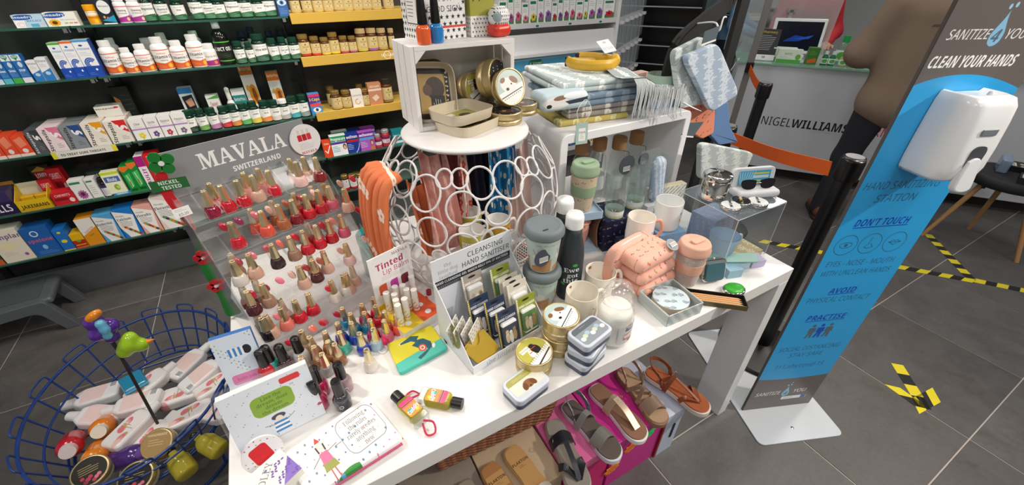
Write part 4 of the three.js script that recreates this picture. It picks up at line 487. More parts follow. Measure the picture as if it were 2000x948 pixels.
// ---------- queue barrier ----------
const postM = mat('#141416', 0.35);
function post(x, z, label, y0 = 0) {
  const t = thing('barrier_post', label, 'barrier post', [x, y0, z], 0, 'queue barrier posts');
  part(t, 'base', lathe([[0, 0], [.19, 0], [.195, .006], [.18, .02], [.05, .035], [.034, .05], [0, .05]], 36), postM); part(t, 'tube', cyl(.032, .032, .92, 24).clone().translate(0, .03, 0), postM); part(t, 'belt_head', lathe([[.034, .93], [.04, .935], [.04, 1.005], [.036, 1.02], [0, 1.02]], 24), mat('#101012', .3)); part(t, 'top_disc', cyl(.03, .03, .003).clone().translate(0, 1.02, 0), mat('#a8a8ac', .3, { metalness: .6 }), 'silver disc'); return t;
}
post(1.775, -0.615, 'thick black barrier post beside the blue sign, orange belt at its head', 0.0065); post(2.6, -1.5, 'black barrier post in front of the counter lettering'); post(1.905, -1.21, 'black barrier post half hidden behind the hanging pouches').scale.y = 0.935;
{
  const t = thing('steel_pole', 'grey square steel pole at the counter end', 'pole', [3.27, 0, -2.06], CTH); part(t, 'pole', box(0.045, 2.86, 0.03), mat('#8c8a88', 0.4, { metalness: .5 })); part(t, 'belt_clip', box(0.05, 0.07, 0.05, 0, 0.92, 0.02), postM); part(t, 'foot', box(.12, .01, .1), mat('#8c8a88', .4));
  const bm = mat('#e8641c', 0.6), belt = (a, b, l) => solo('barrier_belt', l, 'belt', strip([a, [(a[0] + b[0]) / 2, (a[1] + b[1]) / 2 - .012, (a[2] + b[2]) / 2], b], .055, .003, [0, 1, 0], 12), bm);
  belt([3.235, .95, -2.03], [2.635, .965, -1.535], 'orange belt between steel pole and barrier post'); belt([1.885, .905, -1.165], [1.755, .965, -.665], 'orange belt running to the thick post beside the sign');
}

// ---------- hand sanitising stand ----------
{
  const th = -Math.atan2(0.118, 0.288), PW = 0.312, PH = 1.54, t = thing('sanitiser_stand', 'tall blue and grey hand sanitising sign stand with white dispenser', 'sanitiser stand', [1.388, 0, -0.436], th);
  const cv = document.createElement('canvas'); cv.width = 414; cv.height = 2048; const g = cv.getContext('2d'), w = 414, h = 2048, Y = (v) => v * h, X = (u) => u * w;
  fill(g, '#6a6361', 0, 0, w, h); g.fillStyle = '#2fa8ea'; g.beginPath(); g.moveTo(0, Y(.122)); g.quadraticCurveTo(w * .42, Y(.088), w, Y(.132)); g.lineTo(w, Y(.868)); g.quadraticCurveTo(w * .4, Y(.878), 0, Y(.864)); g.fill();
  const drop = (x, y, s) => { g.fillStyle = '#8cc4e6'; g.beginPath(); g.moveTo(x, y - 48 * s); g.bezierCurveTo(x + 6 * s, y - 10 * s, x + 26 * s, y + 4 * s, x + 20 * s, y + 26 * s); g.arc(x, y + 24 * s, 21 * s, .1, Math.PI - .1); g.bezierCurveTo(x - 26 * s, y + 4 * s, x - 6 * s, y - 10 * s, x, y - 48 * s); g.fill(); disc(g, '#9fd0ee', x - 8 * s, y - 56 * s, 5 * s, 7 * s); disc(g, '#9fd0ee', x + 10 * s, y - 60 * s, 5 * s, 7 * s); disc(g, '#9fd0ee', x + 12 * s, y - 78 * s, 3 * s, 5 * s); txt(g, '4', x, y + 18 * s, 46 * s, '#5a6a78', { bold: 1, skew: -.15 }); };
  const I = { skew: -.18 }; txt(g, 'SANITIZE', X(.25), Y(.049), 40, '#f2f2f2', { ...I, max: 150 }); txt(g, 'YOU', X(.66), Y(.049), 40, '#f2f2f2', I); drop(X(.49), Y(.042), 1.1); txt(g, 'CLEAN YOUR HANDS', X(.42), Y(.088), 50, '#ffffff', { ...I, bold: 1, max: 320 });
  const dk = '#2c5f86', bl = '#0b3fb4', und = (s, u, v, size, m) => { txt(g, s, X(u), Y(v), size, bl, { ...I, bold: 1, max: m }); g.font = `bold ${size}px sans-serif`; const q = Math.min(m, g.measureText(s).width); fill(g, bl, X(u) - q / 2, Y(v) + size * .45, q, 4); };
  txt(g, 'HAND SANITIZING', X(.44), Y(.303), 46, dk, { ...I, max: 330 }); txt(g, 'STATION', X(.45), Y(.331), 46, dk, I); und("DON'T TOUCH", .46, .385, 46, 250);
  for (const [k, u] of [[0, .19], [1, .46], [2, .74]]) { const x = X(u), y = Y(.438); g.strokeStyle = dk; g.lineWidth = 3; g.beginPath(); g.arc(x, y, 50, 0, 7); g.stroke(); if (k === 0) { g.beginPath(); g.ellipse(x, y, 28, 14, 0, 0, 7); g.stroke(); disc(g, dk, x, y, 8); } if (k === 1) line(g, dk, 3, [[x - 2, y - 32], [x - 6, y], [x - 20, y + 18], [x, y + 24], [x + 20, y + 18], [x + 6, y]]); if (k === 2) { line(g, dk, 3, [[x - 28, y], [x - 8, y - 10], [x, y - 6], [x + 8, y - 10], [x + 28, y], [x, y + 14], [x - 28, y], [x + 28, y]]); } }
  txt(g, 'EYES - NOSE - MOUTH', X(.48), Y(.486), 40, dk, { ...I, max: 330 }); txt(g, 'WITH UNCLEAN HANDS', X(.49), Y(.512), 40, dk, { ...I, max: 340 }); und('AVOID', .47, .564, 44, 200); txt(g, 'PHYSICAL CONTACT', X(.47), Y(.59), 42, dk, { ...I, max: 320 }); und('PRACTISE', .46, .647, 46, 240);
  for (const [x, c] of [[X(.36), '#5a6a78'], [X(.58), '#5a6a78'], [X(.47), '#1a4fc0']]) { const y = Y(.69); disc(g, c, x + 6, y - 32, 10); poly(g, c, [[x - 14, y - 18], [x + 22, y - 18], [x + 26, y + 14], [x + 18, y + 14], [x + 16, y + 52], [x + 4, y + 52], [x + 2, y + 22], [x - 8, y + 52], [x - 20, y + 52], [x - 8, y + 12], [x - 16, y + 14]]); }
  txt(g, 'SOCIAL DISTANCING', X(.48), Y(.752), 42, dk, { ...I, max: 340 }); txt(g, 'STAY SAFE', X(.48), Y(.777), 42, dk, I); txt(g, '111.nhs/covid-19', X(.48), Y(.82), 46, '#1d56a0', { ...I, max: 280 });
  txt(g, 'SANITIZE', X(.26), Y(.932), 40, '#f2f2f2', { ...I, max: 150 }); drop(X(.52), Y(.928), .95); txt(g, 'YOU', X(.72), Y(.93), 40, '#f2f2f2', I); fill(g, '#e8eef4', X(.5), Y(.952), 150, 26); fill(g, '#3a5aa8', X(.5) + 118, Y(.952), 30, 26); small(g, '#88a', X(.5) + 10, Y(.952) + 13, 90, 1, 5, 3);
  const tx = new THREE.CanvasTexture(cv); tx.colorSpace = THREE.SRGBColorSpace; tx.magFilter = THREE.LinearFilter; tx.anisotropy = 8;
  part(t, 'post_panel', rbox(PW, PH, 0.012, 0.003, 1).clone().translate(PW / 2, 0.003, -0.0062), mat('#55504e', 0.4)); part(t, 'printed_face', new THREE.PlaneGeometry(PW, PH).translate(PW / 2, PH / 2 + 0.003, 0.0005), new THREE.MeshStandardMaterial({ map: tx, roughness: 0.35 }), 'blue and grey printed panel');
  // floor plate with rounded corners, longer behind than in front
  part(t, 'floor_plate', flat(extr(rrect(0.372, 0.62, 0.03), 0.004, 0.001, 1)).translate(0.165, 0.001, -0.155), mat('#c3c9d0', 0.28)); part(t, 'bolt', lathe([[0, .008], [.006, .007], [.008, .0035]], 12).clone().translate(.16, 0, .1), chrome);
  // dispenser: lofted housing, wider and deeper towards the bottom
  const ring = (y, hw, d, r) => { const p = []; for (let i = 0; i <= 24; i++) { const a = Math.PI - i / 24 * Math.PI, c2 = Math.cos(a), s2 = Math.sin(a), e = 0.38; p.push([Math.sign(c2) * Math.pow(Math.abs(c2), e) * hw, y, Math.pow(s2, e) * d]); } return p; };
  const rows = [[1.335, .055, .055], [1.342, .066, .08], [1.338, .074, .1], [1.32, .079, .112], [1.28, .081, .118], [1.22, .081, .125], [1.17, .08, .128], [1.14, .077, .122], [1.13, .07, .108]].map(([y, a, b]) => ring(y, a, b));
  const pos = [], idx = []; rows.forEach((r) => r.forEach((p) => pos.push(...p))); const n = 25; for (let i = 0; i + 1 < rows.length; i++) for (let k = 0; k + 1 < n; k++) { const a = i * n + k; idx.push(a, a + n, a + 1, a + 1, a + n, a + n + 1); }
  for (const i of [0, rows.length - 1]) { const c = pos.length / 3; pos.push(0, rows[i][0][1], 0); for (let k = 0; k + 1 < n; k++) idx.push(c, i ? i * n + k + 1 : k, i ? i * n + k : k + 1); }
  const hg = new THREE.BufferGeometry(); hg.setAttribute('position', new THREE.Float32BufferAttribute(pos, 3)); hg.setIndex(idx); hg.computeVertexNormals(); hg.setAttribute('uv', new THREE.Float32BufferAttribute(new Float32Array(pos.length / 3 * 2), 2));
  const gp = new THREE.Group(); gp.name = 'dispenser'; gp.position.set(.148, 0.003, 0.002); gp.userData.label = 'white soap dispenser'; gp.scale.set(.86, 1, .88); t.add(gp);
  part(gp, 'housing', hg, mat('#eef0f2', 0.14)); part(gp, 'back_plate', rbox(.15, .2, .02, .008).clone().translate(0, 1.13, .008), mat('#9aa0a6', .4)); part(gp, 'lever', extr(smooth([[-.02, 0], [-.028, -.05], [-.026, -.075], [0, -.082], [.026, -.075], [.028, -.05], [.02, 0], [0, .008]], 30), .012, .004).rotateX(-.16).translate(0, 1.19, .118), mat('#e4e7ea', .2)); part(gp, 'recess', extr(rrect(.05, .07, .022), .003).translate(0, 1.195, .1245), mat('#4a4e54', .3)); part(gp, 'badge', rbox(.05, .016, .004, .003, 1).clone().translate(0, 1.255, .122), mat('#7a8088', .3)); part(gp, 'window', rbox(.1, .02, .002, .002, 1).clone().translate(0, 1.128, .05), mat('#cfd4d8', .3)); part(gp, 'top_latch', lathe([[.008, 0], [.006, .008], [0, .01]], 10).clone().translate(0, 1.34, .07), mat('#dde0e2', .25));
}
// ---------- hazard tape on the floor ----------
{
  const yl = mat('#e6d425', 0.45), bk = mat('#1c1c1c', 0.5);
  function tape(a, b, label, slant, wd = 0.05) { // a, b: floor pixels
    const A = onY(0, ...a), B = onY(0, ...b), L = A.distanceTo(B), t = thing('hazard_tape', label, 'floor tape', [A.x, 0.0005, A.z], -Math.atan2(B.z - A.z, B.x - A.x)); const n = Math.max(2, Math.round(L / 0.055));
    for (let i = 0; i < n; i++) { const x0 = i / n * L, x1 = (i + 1) / n * L, s = slant * wd; part(t, i % 2 ? 'black_stripe' : 'yellow_stripe', flat(extr(shapeOf([[x0, -wd / 2], [x1, -wd / 2], [x1 + s, wd / 2], [x0 + s, wd / 2]]), 0.0006)), i % 2 ? bk : yl); }
    return t;
  }
  tape([1480, 470], [1895, 548], 'long yellow and black tape running behind the blue sign', .8); tape([1898, 547], [2010, 570], 'yellow and black tape continuing past the stool', .5); tape([1812, 458], [1896, 545], 'short yellow and black tape under the stool leg', 0);
  tape([1752, 712], [1806, 798], 'yellow and black tape piece, longest arm of the floor arrow', 0); tape([1733, 748], [1792, 790], 'yellow and black tape piece, slanting side arm of the floor arrow', .9, .045); tape([1836, 768], [1795, 790], 'yellow and black tape piece, short arm of the floor arrow', .9, .06);
}
// ---------- stool with display of sunglasses cases ----------
{
  const c = [3.98, 0, -0.53], t = thing('display_stool', 'round black topped stool with splayed wooden legs', 'stool', c); part(t, 'seat', lathe([[0, .43], [.19, .43], [.215, .44], [.22, .47], [.21, .495], [.19, .5], [0, .5]], 40), mat('#1a1c1e', 0.7));
  const wd = mat('#b98d5e', 0.5); for (const [x, z] of [[3.768, -.707], [3.912, -.253], [4.179, -.579], [4.12, -.3]]) { const dx = x - c[0], dz = z - c[2], a = [dx * .45, .44, dz * .45], b = [dx, 0.0, dz], l = part(t, 'leg', new THREE.CylinderGeometry(.017, .012, Math.hypot(dx * .55, .44, dz * .55), 12).applyQuaternion(new THREE.Quaternion().setFromUnitVectors(V(0, 1, 0), V(a[0] - b[0], a[1] - b[1], a[2] - b[2]).normalize())).translate((a[0] + b[0]) / 2, .22, (a[2] + b[2]) / 2), wd); part(l, 'leg_collar', cyl(.021, .021, .05, 12).clone().translate(a[0] * 1.02, .395, a[2] * 1.02), mat('#2a3340', .6), 'dark cuff'); }
  const kc = cell(130, 60, (g, w, h) => { fill(g, '#16161a', 0, 0, w, h); fill(g, '#d8d4cc', 20, 6, 74, 22); txt(g, 'NIPTEX', 57, 17, 17, '#222', { bold: 1 }); for (const x of [30, 76]) disc(g, '#c8b8a0', x, 44, 14, 7); }), m = print(kc), P = plain('#18181c');
  [[-.1, .09, .02, 'black make-up tin nearest the dispenser', .2], [.04, .1, .2, 'black make-up tin in the middle of the stool', -.1], [.1, -.03, .1, 'black make-up tin at the back of the stool', .3]].forEach(([x, z, , l, a]) => solo('cosmetic_tin', l, 'cosmetic tin', carton(.13, .035, .1, [P, P, kc, P, kc, P]), m, [c[0] + x, .5, c[2] + z], a));
  [[-.1, .09], [.04, .1]].forEach(([x, z], i) => { const q = thing('display_card', i ? 'upright black card on the middle make-up tin' : 'upright black card on the make-up tin near the dispenser', 'card', [c[0] + x, .535, c[2] + z - .02], .1); part(q, 'card', extr(rrect(.11, .06, .02), .003).translate(0, .03, 0), mat('#202024', .4)); part(q, 'name_plate', box(.08, .024, .002, 0, .02, .004), mat('#c8c4bc', .4)); });
  const bl = thing('clear_case', 'clear blue plastic case on the stool', 'case', [c[0] + .0, .5, c[2] - .07], .3); part(bl, 'shell', rbox(.14, .09, .05, .012), mat('#b8cdea', .08, { transmission: .6 })); part(bl, 'green_insert', rbox(.04, .03, .03, .005).clone().translate(.02, .01, 0), mat('#2a7a4a', .4));
}
// ---------- grey step stool by the shelves ----------
{
  const p = onY(0, 168, 632), t = thing('step_stool', 'low grey plastic step stool in front of the lowest shelf', 'step stool', [p.x - .02, 0, p.z - 0.0], .1), m = mat('#5d6366', 0.35), W2 = .42, D = .28, Hh = .2;
  part(t, 'tread', rbox(W2 - .06, .035, D - .03, .014, 3).clone().translate(-W2 / 2, Hh - .035, -D / 2), m);
  for (const s of [-1, 1]) part(t, 'side_frame', extr((() => { const q = new THREE.Shape(); q.moveTo(-W2 / 2 - .0, 0); q.lineTo(-W2 / 2 + .05, Hh - .03); q.quadraticCurveTo(-W2 / 2 + .055, Hh, -W2 / 2 + .08, Hh); q.lineTo(W2 / 2 - .08, Hh); q.quadraticCurveTo(W2 / 2 - .055, Hh, W2 / 2 - .05, Hh - .03); q.lineTo(W2 / 2, 0); q.lineTo(W2 / 2 - .055, 0); q.lineTo(W2 / 2 - .09, Hh - .1); q.quadraticCurveTo(W2 / 2 - .1, Hh - .06, W2 / 2 - .14, Hh - .06); q.lineTo(-W2 / 2 + .14, Hh - .06); q.quadraticCurveTo(-W2 / 2 + .1, Hh - .06, -W2 / 2 + .09, Hh - .1); q.lineTo(-W2 / 2 + .055, 0); return q; })(), .03, .004).translate(-W2 / 2, 0, s > 0 ? -.03 : -D), m);
  part(t, 'grip_mat', rbox(W2 - .16, .004, D - .1, .002, 1).clone().translate(-W2 / 2, Hh, -D / 2), mat('#4a4f52', .8));
}

// ---------- display table ----------
const TY = 0.78, TX0 = -0.283, TX1 = 1.327, TZ0 = -0.474, TZ1 = -1.42;
{
  const t = thing('display_table', 'white gloss display table loaded with gifts', 'table', [(TX0 + TX1) / 2, 0, (TZ0 + TZ1) / 2]), w = TX1 - TX0, d = TZ0 - TZ1;
  part(t, 'table_top', rbox(w, 0.05, d, 0.002, 1).clone().translate(0, TY - 0.05, 0), mat('#e8e6e4', 0.22)); for (const sx of [-1, 1]) for (const sz of [-1, 1]) part(t, 'leg', rbox(0.05, TY - 0.05, 0.12, 0.002, 1).clone().translate(sx * (w / 2 - 0.025), 0, sz * (d / 2 - 0.06)), mat('#e6e7e9', 0.25));
}
const T = (px, py, dy = 0) => { const p = onY(TY + dy, px, py); return [p.x, TY + dy, p.z]; };
// ---------- ring drum stand ----------
{
  const C = [0.45, TY, -1.075], Hd = 0.435, t = thing('ring_stand', 'white metal drum stand made of welded rings', 'drum stand', C), m = mat('#dedcdc', 0.3);
  const R = (y) => { const u = y / Hd; return 0.2 + 0.075 * Math.sin(Math.PI * (0.08 + u * 0.84)) + (u > .75 ? -(u - .75) * .12 : 0); };
  part(t, 'top_plate', lathe([[0, Hd - .012], [.172, Hd - .012], [.182, Hd - .006], [.182, Hd], [.174, Hd + .006], [0, Hd + .006]], 56), mat('#e6e4e4', 0.35)); part(t, 'base_ring', new THREE.TorusGeometry(R(.005), .005, 8, 60).rotateX(Math.PI / 2).translate(0, .006, 0), m);
  // pack circles over the unrolled drum
  const list = [], rows = 600; let tries = 0; const Rm = .27, circ = Math.PI * 2 * Rm;
  for (const r of [.042, .035, .028, .021]) for (let k = 0; k < 9000; k++) { const x = rnd() * circ, y = r + .004 + rnd() * (Hd - .03 - 2 * r); let ok = true; for (const c of list) { let dx = Math.abs(x - c.x); dx = Math.min(dx, circ - dx); if (Math.hypot(dx, y - c.y) < r + c.r - .0005) { ok = false; break; } } if (ok) list.push({ x, y, r }); }
  for (const c of list) { const a = c.x / Rm, pts = []; for (let i = 0; i < 18; i++) { const q = i / 18 * Math.PI * 2, y = c.y + Math.sin(q) * c.r, b = a + Math.cos(q) * c.r / R(y), rr2 = R(y); pts.push([Math.sin(b) * rr2, y, Math.cos(b) * rr2]); } part(t, 'ring', tube(pts, .0031, 26, 6, true), m); }
}
// ---------- scarves and mugs behind the rings ----------
const fabricBump = noiseTex(64, (x, y) => { const k = 128 + 60 * Math.sin(x * .8) * Math.sin(y * .8) + n3(x, y) * 40; return [k, k, k]; });
function clothTex(bg, fn, size = 256) { const c = cell(size, size, (g, w, h) => { fill(g, bg, 0, 0, w, h); fn(g, w, h); }); return c; }
function drape(top, bottom, w0, w1, folds, amp, th = .0) { // hanging cloth: folded sheet between two points
  const g = new THREE.PlaneGeometry(1, 1, 48, 16), p = g.attributes.position; const A = V(...top), B = V(...bottom);
  for (let i = 0; i < p.count; i++) { const u = p.getX(i), v = p.getY(i) + .5, w = w1 + (w0 - w1) * v, q = B.clone().lerp(A, v); const f = Math.sin((u + .5) * folds * Math.PI * 2 + v * 1.5) * amp * (1 - .3 * v) + Math.sin((u + .5) * folds * 2.3 + v * 4) * amp * .4; p.setXYZ(i, q.x + u * w * Math.cos(th) + f * Math.sin(th), q.y - .02 * Math.cos(u * 6), q.z - u * w * Math.sin(th) + f * Math.cos(th)); }
  g.computeVertexNormals(); return g;
}
{
  const petals = (g, c, n, r, w, h) => { for (let i = 0; i < n; i++) { const x = (i * 73 % 101) / 101 * w, y = (i * 37 % 97) / 97 * h; for (let k = 0; k < 5; k++) disc(g, c, x + r * Math.cos(k * 1.26), y + r * Math.sin(k * 1.26), r * .7); } };
  const or = clothTex('#d9774a', (g, w, h) => petals(g, '#f0d9cc', 10, 9, w, h)), pk = clothTex('#d49a90', (g, w, h) => petals(g, '#e2b4aa', 26, 10, w, h)), rd = clothTex('#ead6cd', (g, w, h) => petals(g, '#c8553f', 60, 8, w, h)), nv = clothTex('#23233a', () => {}), bu = clothTex('#1f7fb4', (g, w, h) => { for (let i = 0; i < 34; i++) { const x = (i * 61 % 101) / 101 * w, y = (i * 43 % 97) / 97 * h; for (let k = 0; k < 6; k++) disc(g, '#f4f6f2', x + 6 * Math.cos(k * 1.05), y + 6 * Math.sin(k * 1.05), 4); disc(g, '#e8c83a', x, y, 3); } }), be = clothTex('#e4c8c0', () => {}), mr = clothTex('#7a3a38', () => {});
  const sc = (c, top, bot, w0, w1, f, a, label, th = 0) => solo('hanging_scarf', label, 'scarf', inCell(drape(top, bot, w0, w1, f, a, th), c), print(c, .8));
  const y0 = TY + .02, y1 = TY + .4, cx = .45, cz = -1.075;
  sc(pk, [cx - .12, y1, cz + .02], [cx - .1, y0 + .06, cz + .05], .09, .12, 3, .014, 'dusty pink scarf hanging inside the ring stand', .3); sc(or, [cx - .16, y1 - .1, cz - .02], [cx - .15, y0 + .05, cz + .02], .08, .1, 3, .012, 'orange scarf with pale flowers hanging inside the ring stand', .6); sc(rd, [cx - .04, y1, cz - .03], [cx - .03, y0 + .12, cz - .02], .08, .09, 3, .012, 'cream scarf with red flowers hanging inside the ring stand'); sc(nv, [cx + .04, y1, cz - .06], [cx + .05, y0 + .02, cz - .06], .1, .12, 4, .014, 'dark navy scarf hanging inside the ring stand'); sc(bu, [cx + .12, y1, cz - .01], [cx + .13, y0 + .08, cz - .02], .08, .1, 3, .014, 'blue scarf with white daisies hanging inside the ring stand', -.3); sc(mr, [cx - .06, y1, cz + .0], [cx - .07, y0 + .1, cz + .01], .05, .06, 2, .01, 'maroon scarf hanging inside the ring stand'); sc(be, [cx + .17, y1 - .04, cz + .0], [cx + .18, y0 + .02, cz + .02], .07, .09, 3, .012, 'pale pink scarf hanging inside the ring stand', -.7);
  // orange scarf over the outside left
  const gs = []; for (let k = 0; k < 9; k++) { const a = -1.62 + k * .05, r = .295 + .008 * (k % 2), X = (q) => cx + Math.sin(a) * q, Z = (q) => cz + Math.cos(a) * q; gs.push(tube([[X(.245), TY + .37, Z(.245)], [X(r - .012), TY + .375 - k * .002, Z(r - .012)], [X(r + .012), TY + .3, Z(r + .012)], [X(r + .02), TY + .17, Z(r + .02)], [X(r + .005), TY + .04 + (k % 3) * .012, Z(r + .005)]], .0105 + .002 * (k % 3), 20, 8)); }
  solo('draped_scarf', 'orange scarf draped over the outside of the ring stand', 'scarf', planar(merge(gs), or), print(or, .85));
}
function mug(t, r, h, bodyM, c, inM, handleA, handleM) {
  part(t, 'cup', lathe([[0, 0], [r * .86, 0], [r * .95, .004], [r, .012], [r, h - .002], [r * .985, h], [r * .955, h - .002], [r * .95, .01], [0, .008]], 36), bodyM); if (c) part(t, 'print', band(r * 1.006, r * 1.006, .012, h - .006, c, 36, 7, 2), print(c, .25));
  if (handleM) { const s = Math.sin(handleA), q = Math.cos(handleA), P = (a, y) => [s * a, y, q * a]; part(t, 'handle', tube([P(r * .96, h * .82), P(r * 1.35, h * .86), P(r * 1.6, h * .6), P(r * 1.45, h * .3), P(r * .97, h * .2)], .0055, 24, 8), handleM); }
}
{
  const dots = (g, y0, y1, w) => { for (let y = y0; y < y1; y += 10) for (let x = (y / 10 % 2) * 8; x < w; x += 16) poly(g, '#222', [[x, y], [x + 9, y + 2], [x + 6, y + 6], [x - 2, y + 4]]); };
  const A = cell(200, 120, (g, w, h) => { fill(g, '#b4b04a', 0, 0, w, h); fill(g, '#eeece2', 20, 40, 90, 18); fill(g, '#eeece2', 20, 62, 100, 18); txt(g, 'BE A BARKY', 64, 49, 14, '#333'); txt(g, 'SAUSAGE', 68, 71, 15, '#333'); disc(g, '#3a2a24', 158, 62, 22, 14); disc(g, '#3a2a24', 176, 44, 11, 10); fill(g, '#f0efe8', 0, 90, w, 30); dots(g, 92, 120, w); }), B = cell(200, 120, (g, w, h) => { fill(g, '#d8a838', 0, 0, w, h); disc(g, '#9a5a28', 120, 52, 24, 30); disc(g, '#b8743a', 116, 36, 16, 14); fill(g, '#f0efe8', 0, 84, w, 36); dots(g, 86, 120, w); });
  const whiteC = mat('#f1efe9', .2); const by = .07, bx = thing('gift_mug_box', 'white gift box with black edge under the dog mugs inside the ring stand', 'box', [.45, TY, -1.0], .25); part(bx, 'box', rbox(.2, by, .1, .002, 1), mat('#eeeceb', .5)); part(bx, 'dotted_edge', box(.004, by, .1, -.1005, 0, 0), mat('#26262a', .5));
  let t = thing('dog_mug', 'green dog mug at the front of the gift box', 'mug', [.41, TY + by, -.985], 0); mug(t, .04, .085, whiteC, A, 0, 1.2, whiteC); t = thing('dog_mug', 'green dog mug behind the other mugs', 'mug', [.45, TY + by, -1.09], 0); part(scene.getObjectByName(t.name), 'riser_box', box(.09, .07, .09, 0, -.07), mat('#e8e6e2', .5)); mug(t, .04, .085, whiteC, A, 0, 1.3, whiteC); t = thing('dog_mug', 'mustard yellow mug with a brown dog', 'mug', [.51, TY + by, -1.0], 0); mug(t, .04, .085, whiteC, B, 0, 1.5, whiteC);
  const sb = cell(60, 80, (g, w, h) => { fill(g, '#f4f3f0', 0, 0, w, h); for (let y = 6; y < 80; y += 12) for (let x = (y % 24 ? 4 : 10); x < 60; x += 12) disc(g, '#1c1c1c', x, y, 3.4); fill(g, '#d8433a', 0, 38, 60, 5); }); solo('spotted_gift_box', 'white gift box with black spots and red line beside the ring stand base', 'box', carton(.05, .075, .05, [sb, sb, sb, sb, sb, sb]), print(sb), [.585, TY, -.935], .2);
}
// ---------- crate on the drum ----------
const PY = TY + .4415;
{
  const m = mat('#e9e7e6', .55), t = thing('wooden_crate', 'white painted wooden crate lying on its side on the ring stand', 'crate', [.468, PY, -1.165]), w = .3, h = .215, d = .16, b = .012;
  for (let k = 0; k < 3; k++) { part(t, 'side_slat', rbox(b, h, .048, .0015, 1).clone().translate(-w / 2 + b / 2, 0, d / 2 - .026 - k * .054), m); part(t, 'end_slat', rbox(b, h, .048, .0015, 1).clone().translate(w / 2 - b / 2, 0, d / 2 - .026 - k * .054), m); part(t, 'top_slat', rbox(w - 2 * b, b, .052, .0015, 1).clone().translate(0, h - b, d / 2 - .027 - k * .0535), m); part(t, 'bottom_slat', rbox(w - 2 * b, b, .052, .0015, 1).clone().translate(0, 0, d / 2 - .027 - k * .0535), m); }
  part(t, 'back_board', rbox(w - 2 * b, h - 2 * b, .01, .001, 1).clone().translate(0, b, -d / 2 + .005), m);
  for (const sx of [-1, 1]) part(t, 'corner_block', extr(shapeOf(sx < 0 ? [[0, 0], [.03, 0], [0, -.03]] : [[0, 0], [-.03, 0], [0, -.03]]), .016).translate(sx * (w / 2 - b), h - b, d / 2 - .017), m);
}

// ---------- patterns ----------
const leafy = (bg, fg, n = 130, s = 1) => cell(220, 220, (g, w, h) => { fill(g, bg, 0, 0, w, h); for (let i = 0; i < n; i++) { const x = (i * 61 % 103) / 103 * w, y = (i * 37 % 101) / 101 * h, a = i * 2.4; disc(g, fg, x, y, 11 * s, 3.4 * s, a); disc(g, fg, x + 9 * Math.cos(a + 1), y + 9 * Math.sin(a + 1), 8 * s, 2.6 * s, a + 1); line(g, fg, 1.2, [[x, y], [x + 16 * Math.cos(a + 2), y + 16 * Math.sin(a + 2)]]); } });
const sprig = (bg, cols, n = 40) => cell(180, 180, (g, w, h) => { fill(g, bg, 0, 0, w, h); for (let i = 0; i < n; i++) { const x = (i * 59 % 97) / 97 * w, y = (i * 31 % 89) / 89 * h, c = cols[i % cols.length], a = i * 1.9; line(g, c, 1.2, [[x, y], [x + 10 * Math.cos(a), y + 10 * Math.sin(a)]]); disc(g, c, x + 10 * Math.cos(a), y + 10 * Math.sin(a), 3.4, 2, a); disc(g, c, x + 4, y - 3, 2.2); } });
const PAT = { mint: leafy('#b9c6c6', '#e9eeec', 130), blue: leafy('#9fb0c6', '#c9d4e0', 150), sage: leafy('#a9b3b4', '#ccd4d2', 150), towelD: leafy('#6f8496', '#8fa2b0', 90, 1.4), pinkF: sprig('#eab09c', ['#7d8a5a', '#a05a66', '#6a5a70', '#c86a4a'], 46), peach: sprig('#dc8a6e', ['#8a4038', '#5a3a44'], 30), navyF: sprig('#23284c', ['#b89a4a', '#8a9ac0', '#d8c8a0'], 50), taupeF: sprig('#c8b8a0', ['#8a8a5a', '#c08a4a', '#a06a50', '#6a7a50'], 44), golden: leafy('#b8a878', '#d8ceb0', 160, .8) };
// cushiony slab from a pixel outline standing in the plane z = zp
function slabZ(zp, pxs, depth, bevel, c, n = 40) { const q = pxs.map(([x, y]) => onZ(zp, x, y)), m = q.reduce((a, b) => a.add(b), V(0, 0, 0)).divideScalar(q.length); return { g: planar(extr(smoothPoly(q.map((p) => [p.x - m.x, p.y - m.y]), .16), depth, bevel, 3), c), m }; }
function smoothPoly(p, f) { const s = new THREE.Shape(), n = p.length; for (let i = 0; i < n; i++) { const a = p[(i + n - 1) % n], b = p[i], c = p[(i + 1) % n], P = [b[0] + (a[0] - b[0]) * f, b[1] + (a[1] - b[1]) * f], Q = [b[0] + (c[0] - b[0]) * f, b[1] + (c[1] - b[1]) * f]; if (i) s.lineTo(...P); else s.moveTo(...P); s.quadraticCurveTo(b[0], b[1], Q[0], Q[1]); } s.closePath(); return s; }
// flat slab on a horizontal plane from a pixel outline
function slabY(h, pxs, depth, bevel, f = .12) { const q = pxs.map(([x, y]) => onY(h, x, y)), m = q.reduce((a, b) => a.add(b), V(0, 0, 0)).divideScalar(q.length); return { g: flat(extr(smoothPoly(q.map((p) => [p.x - m.x, -(p.z - m.z)]), f), depth, bevel, 2)).translate(0, bevel, 0), m }; }
const gold = mat('#cdb888', 0.34, { metalness: 0.7 }), clearM = mat('#f4f8f8', 0.02, { transmission: 0.96, ior: 1.45 }), acrylic = mat('#f2f6f8', 0.03, { transmission: 0.94, ior: 1.4 });
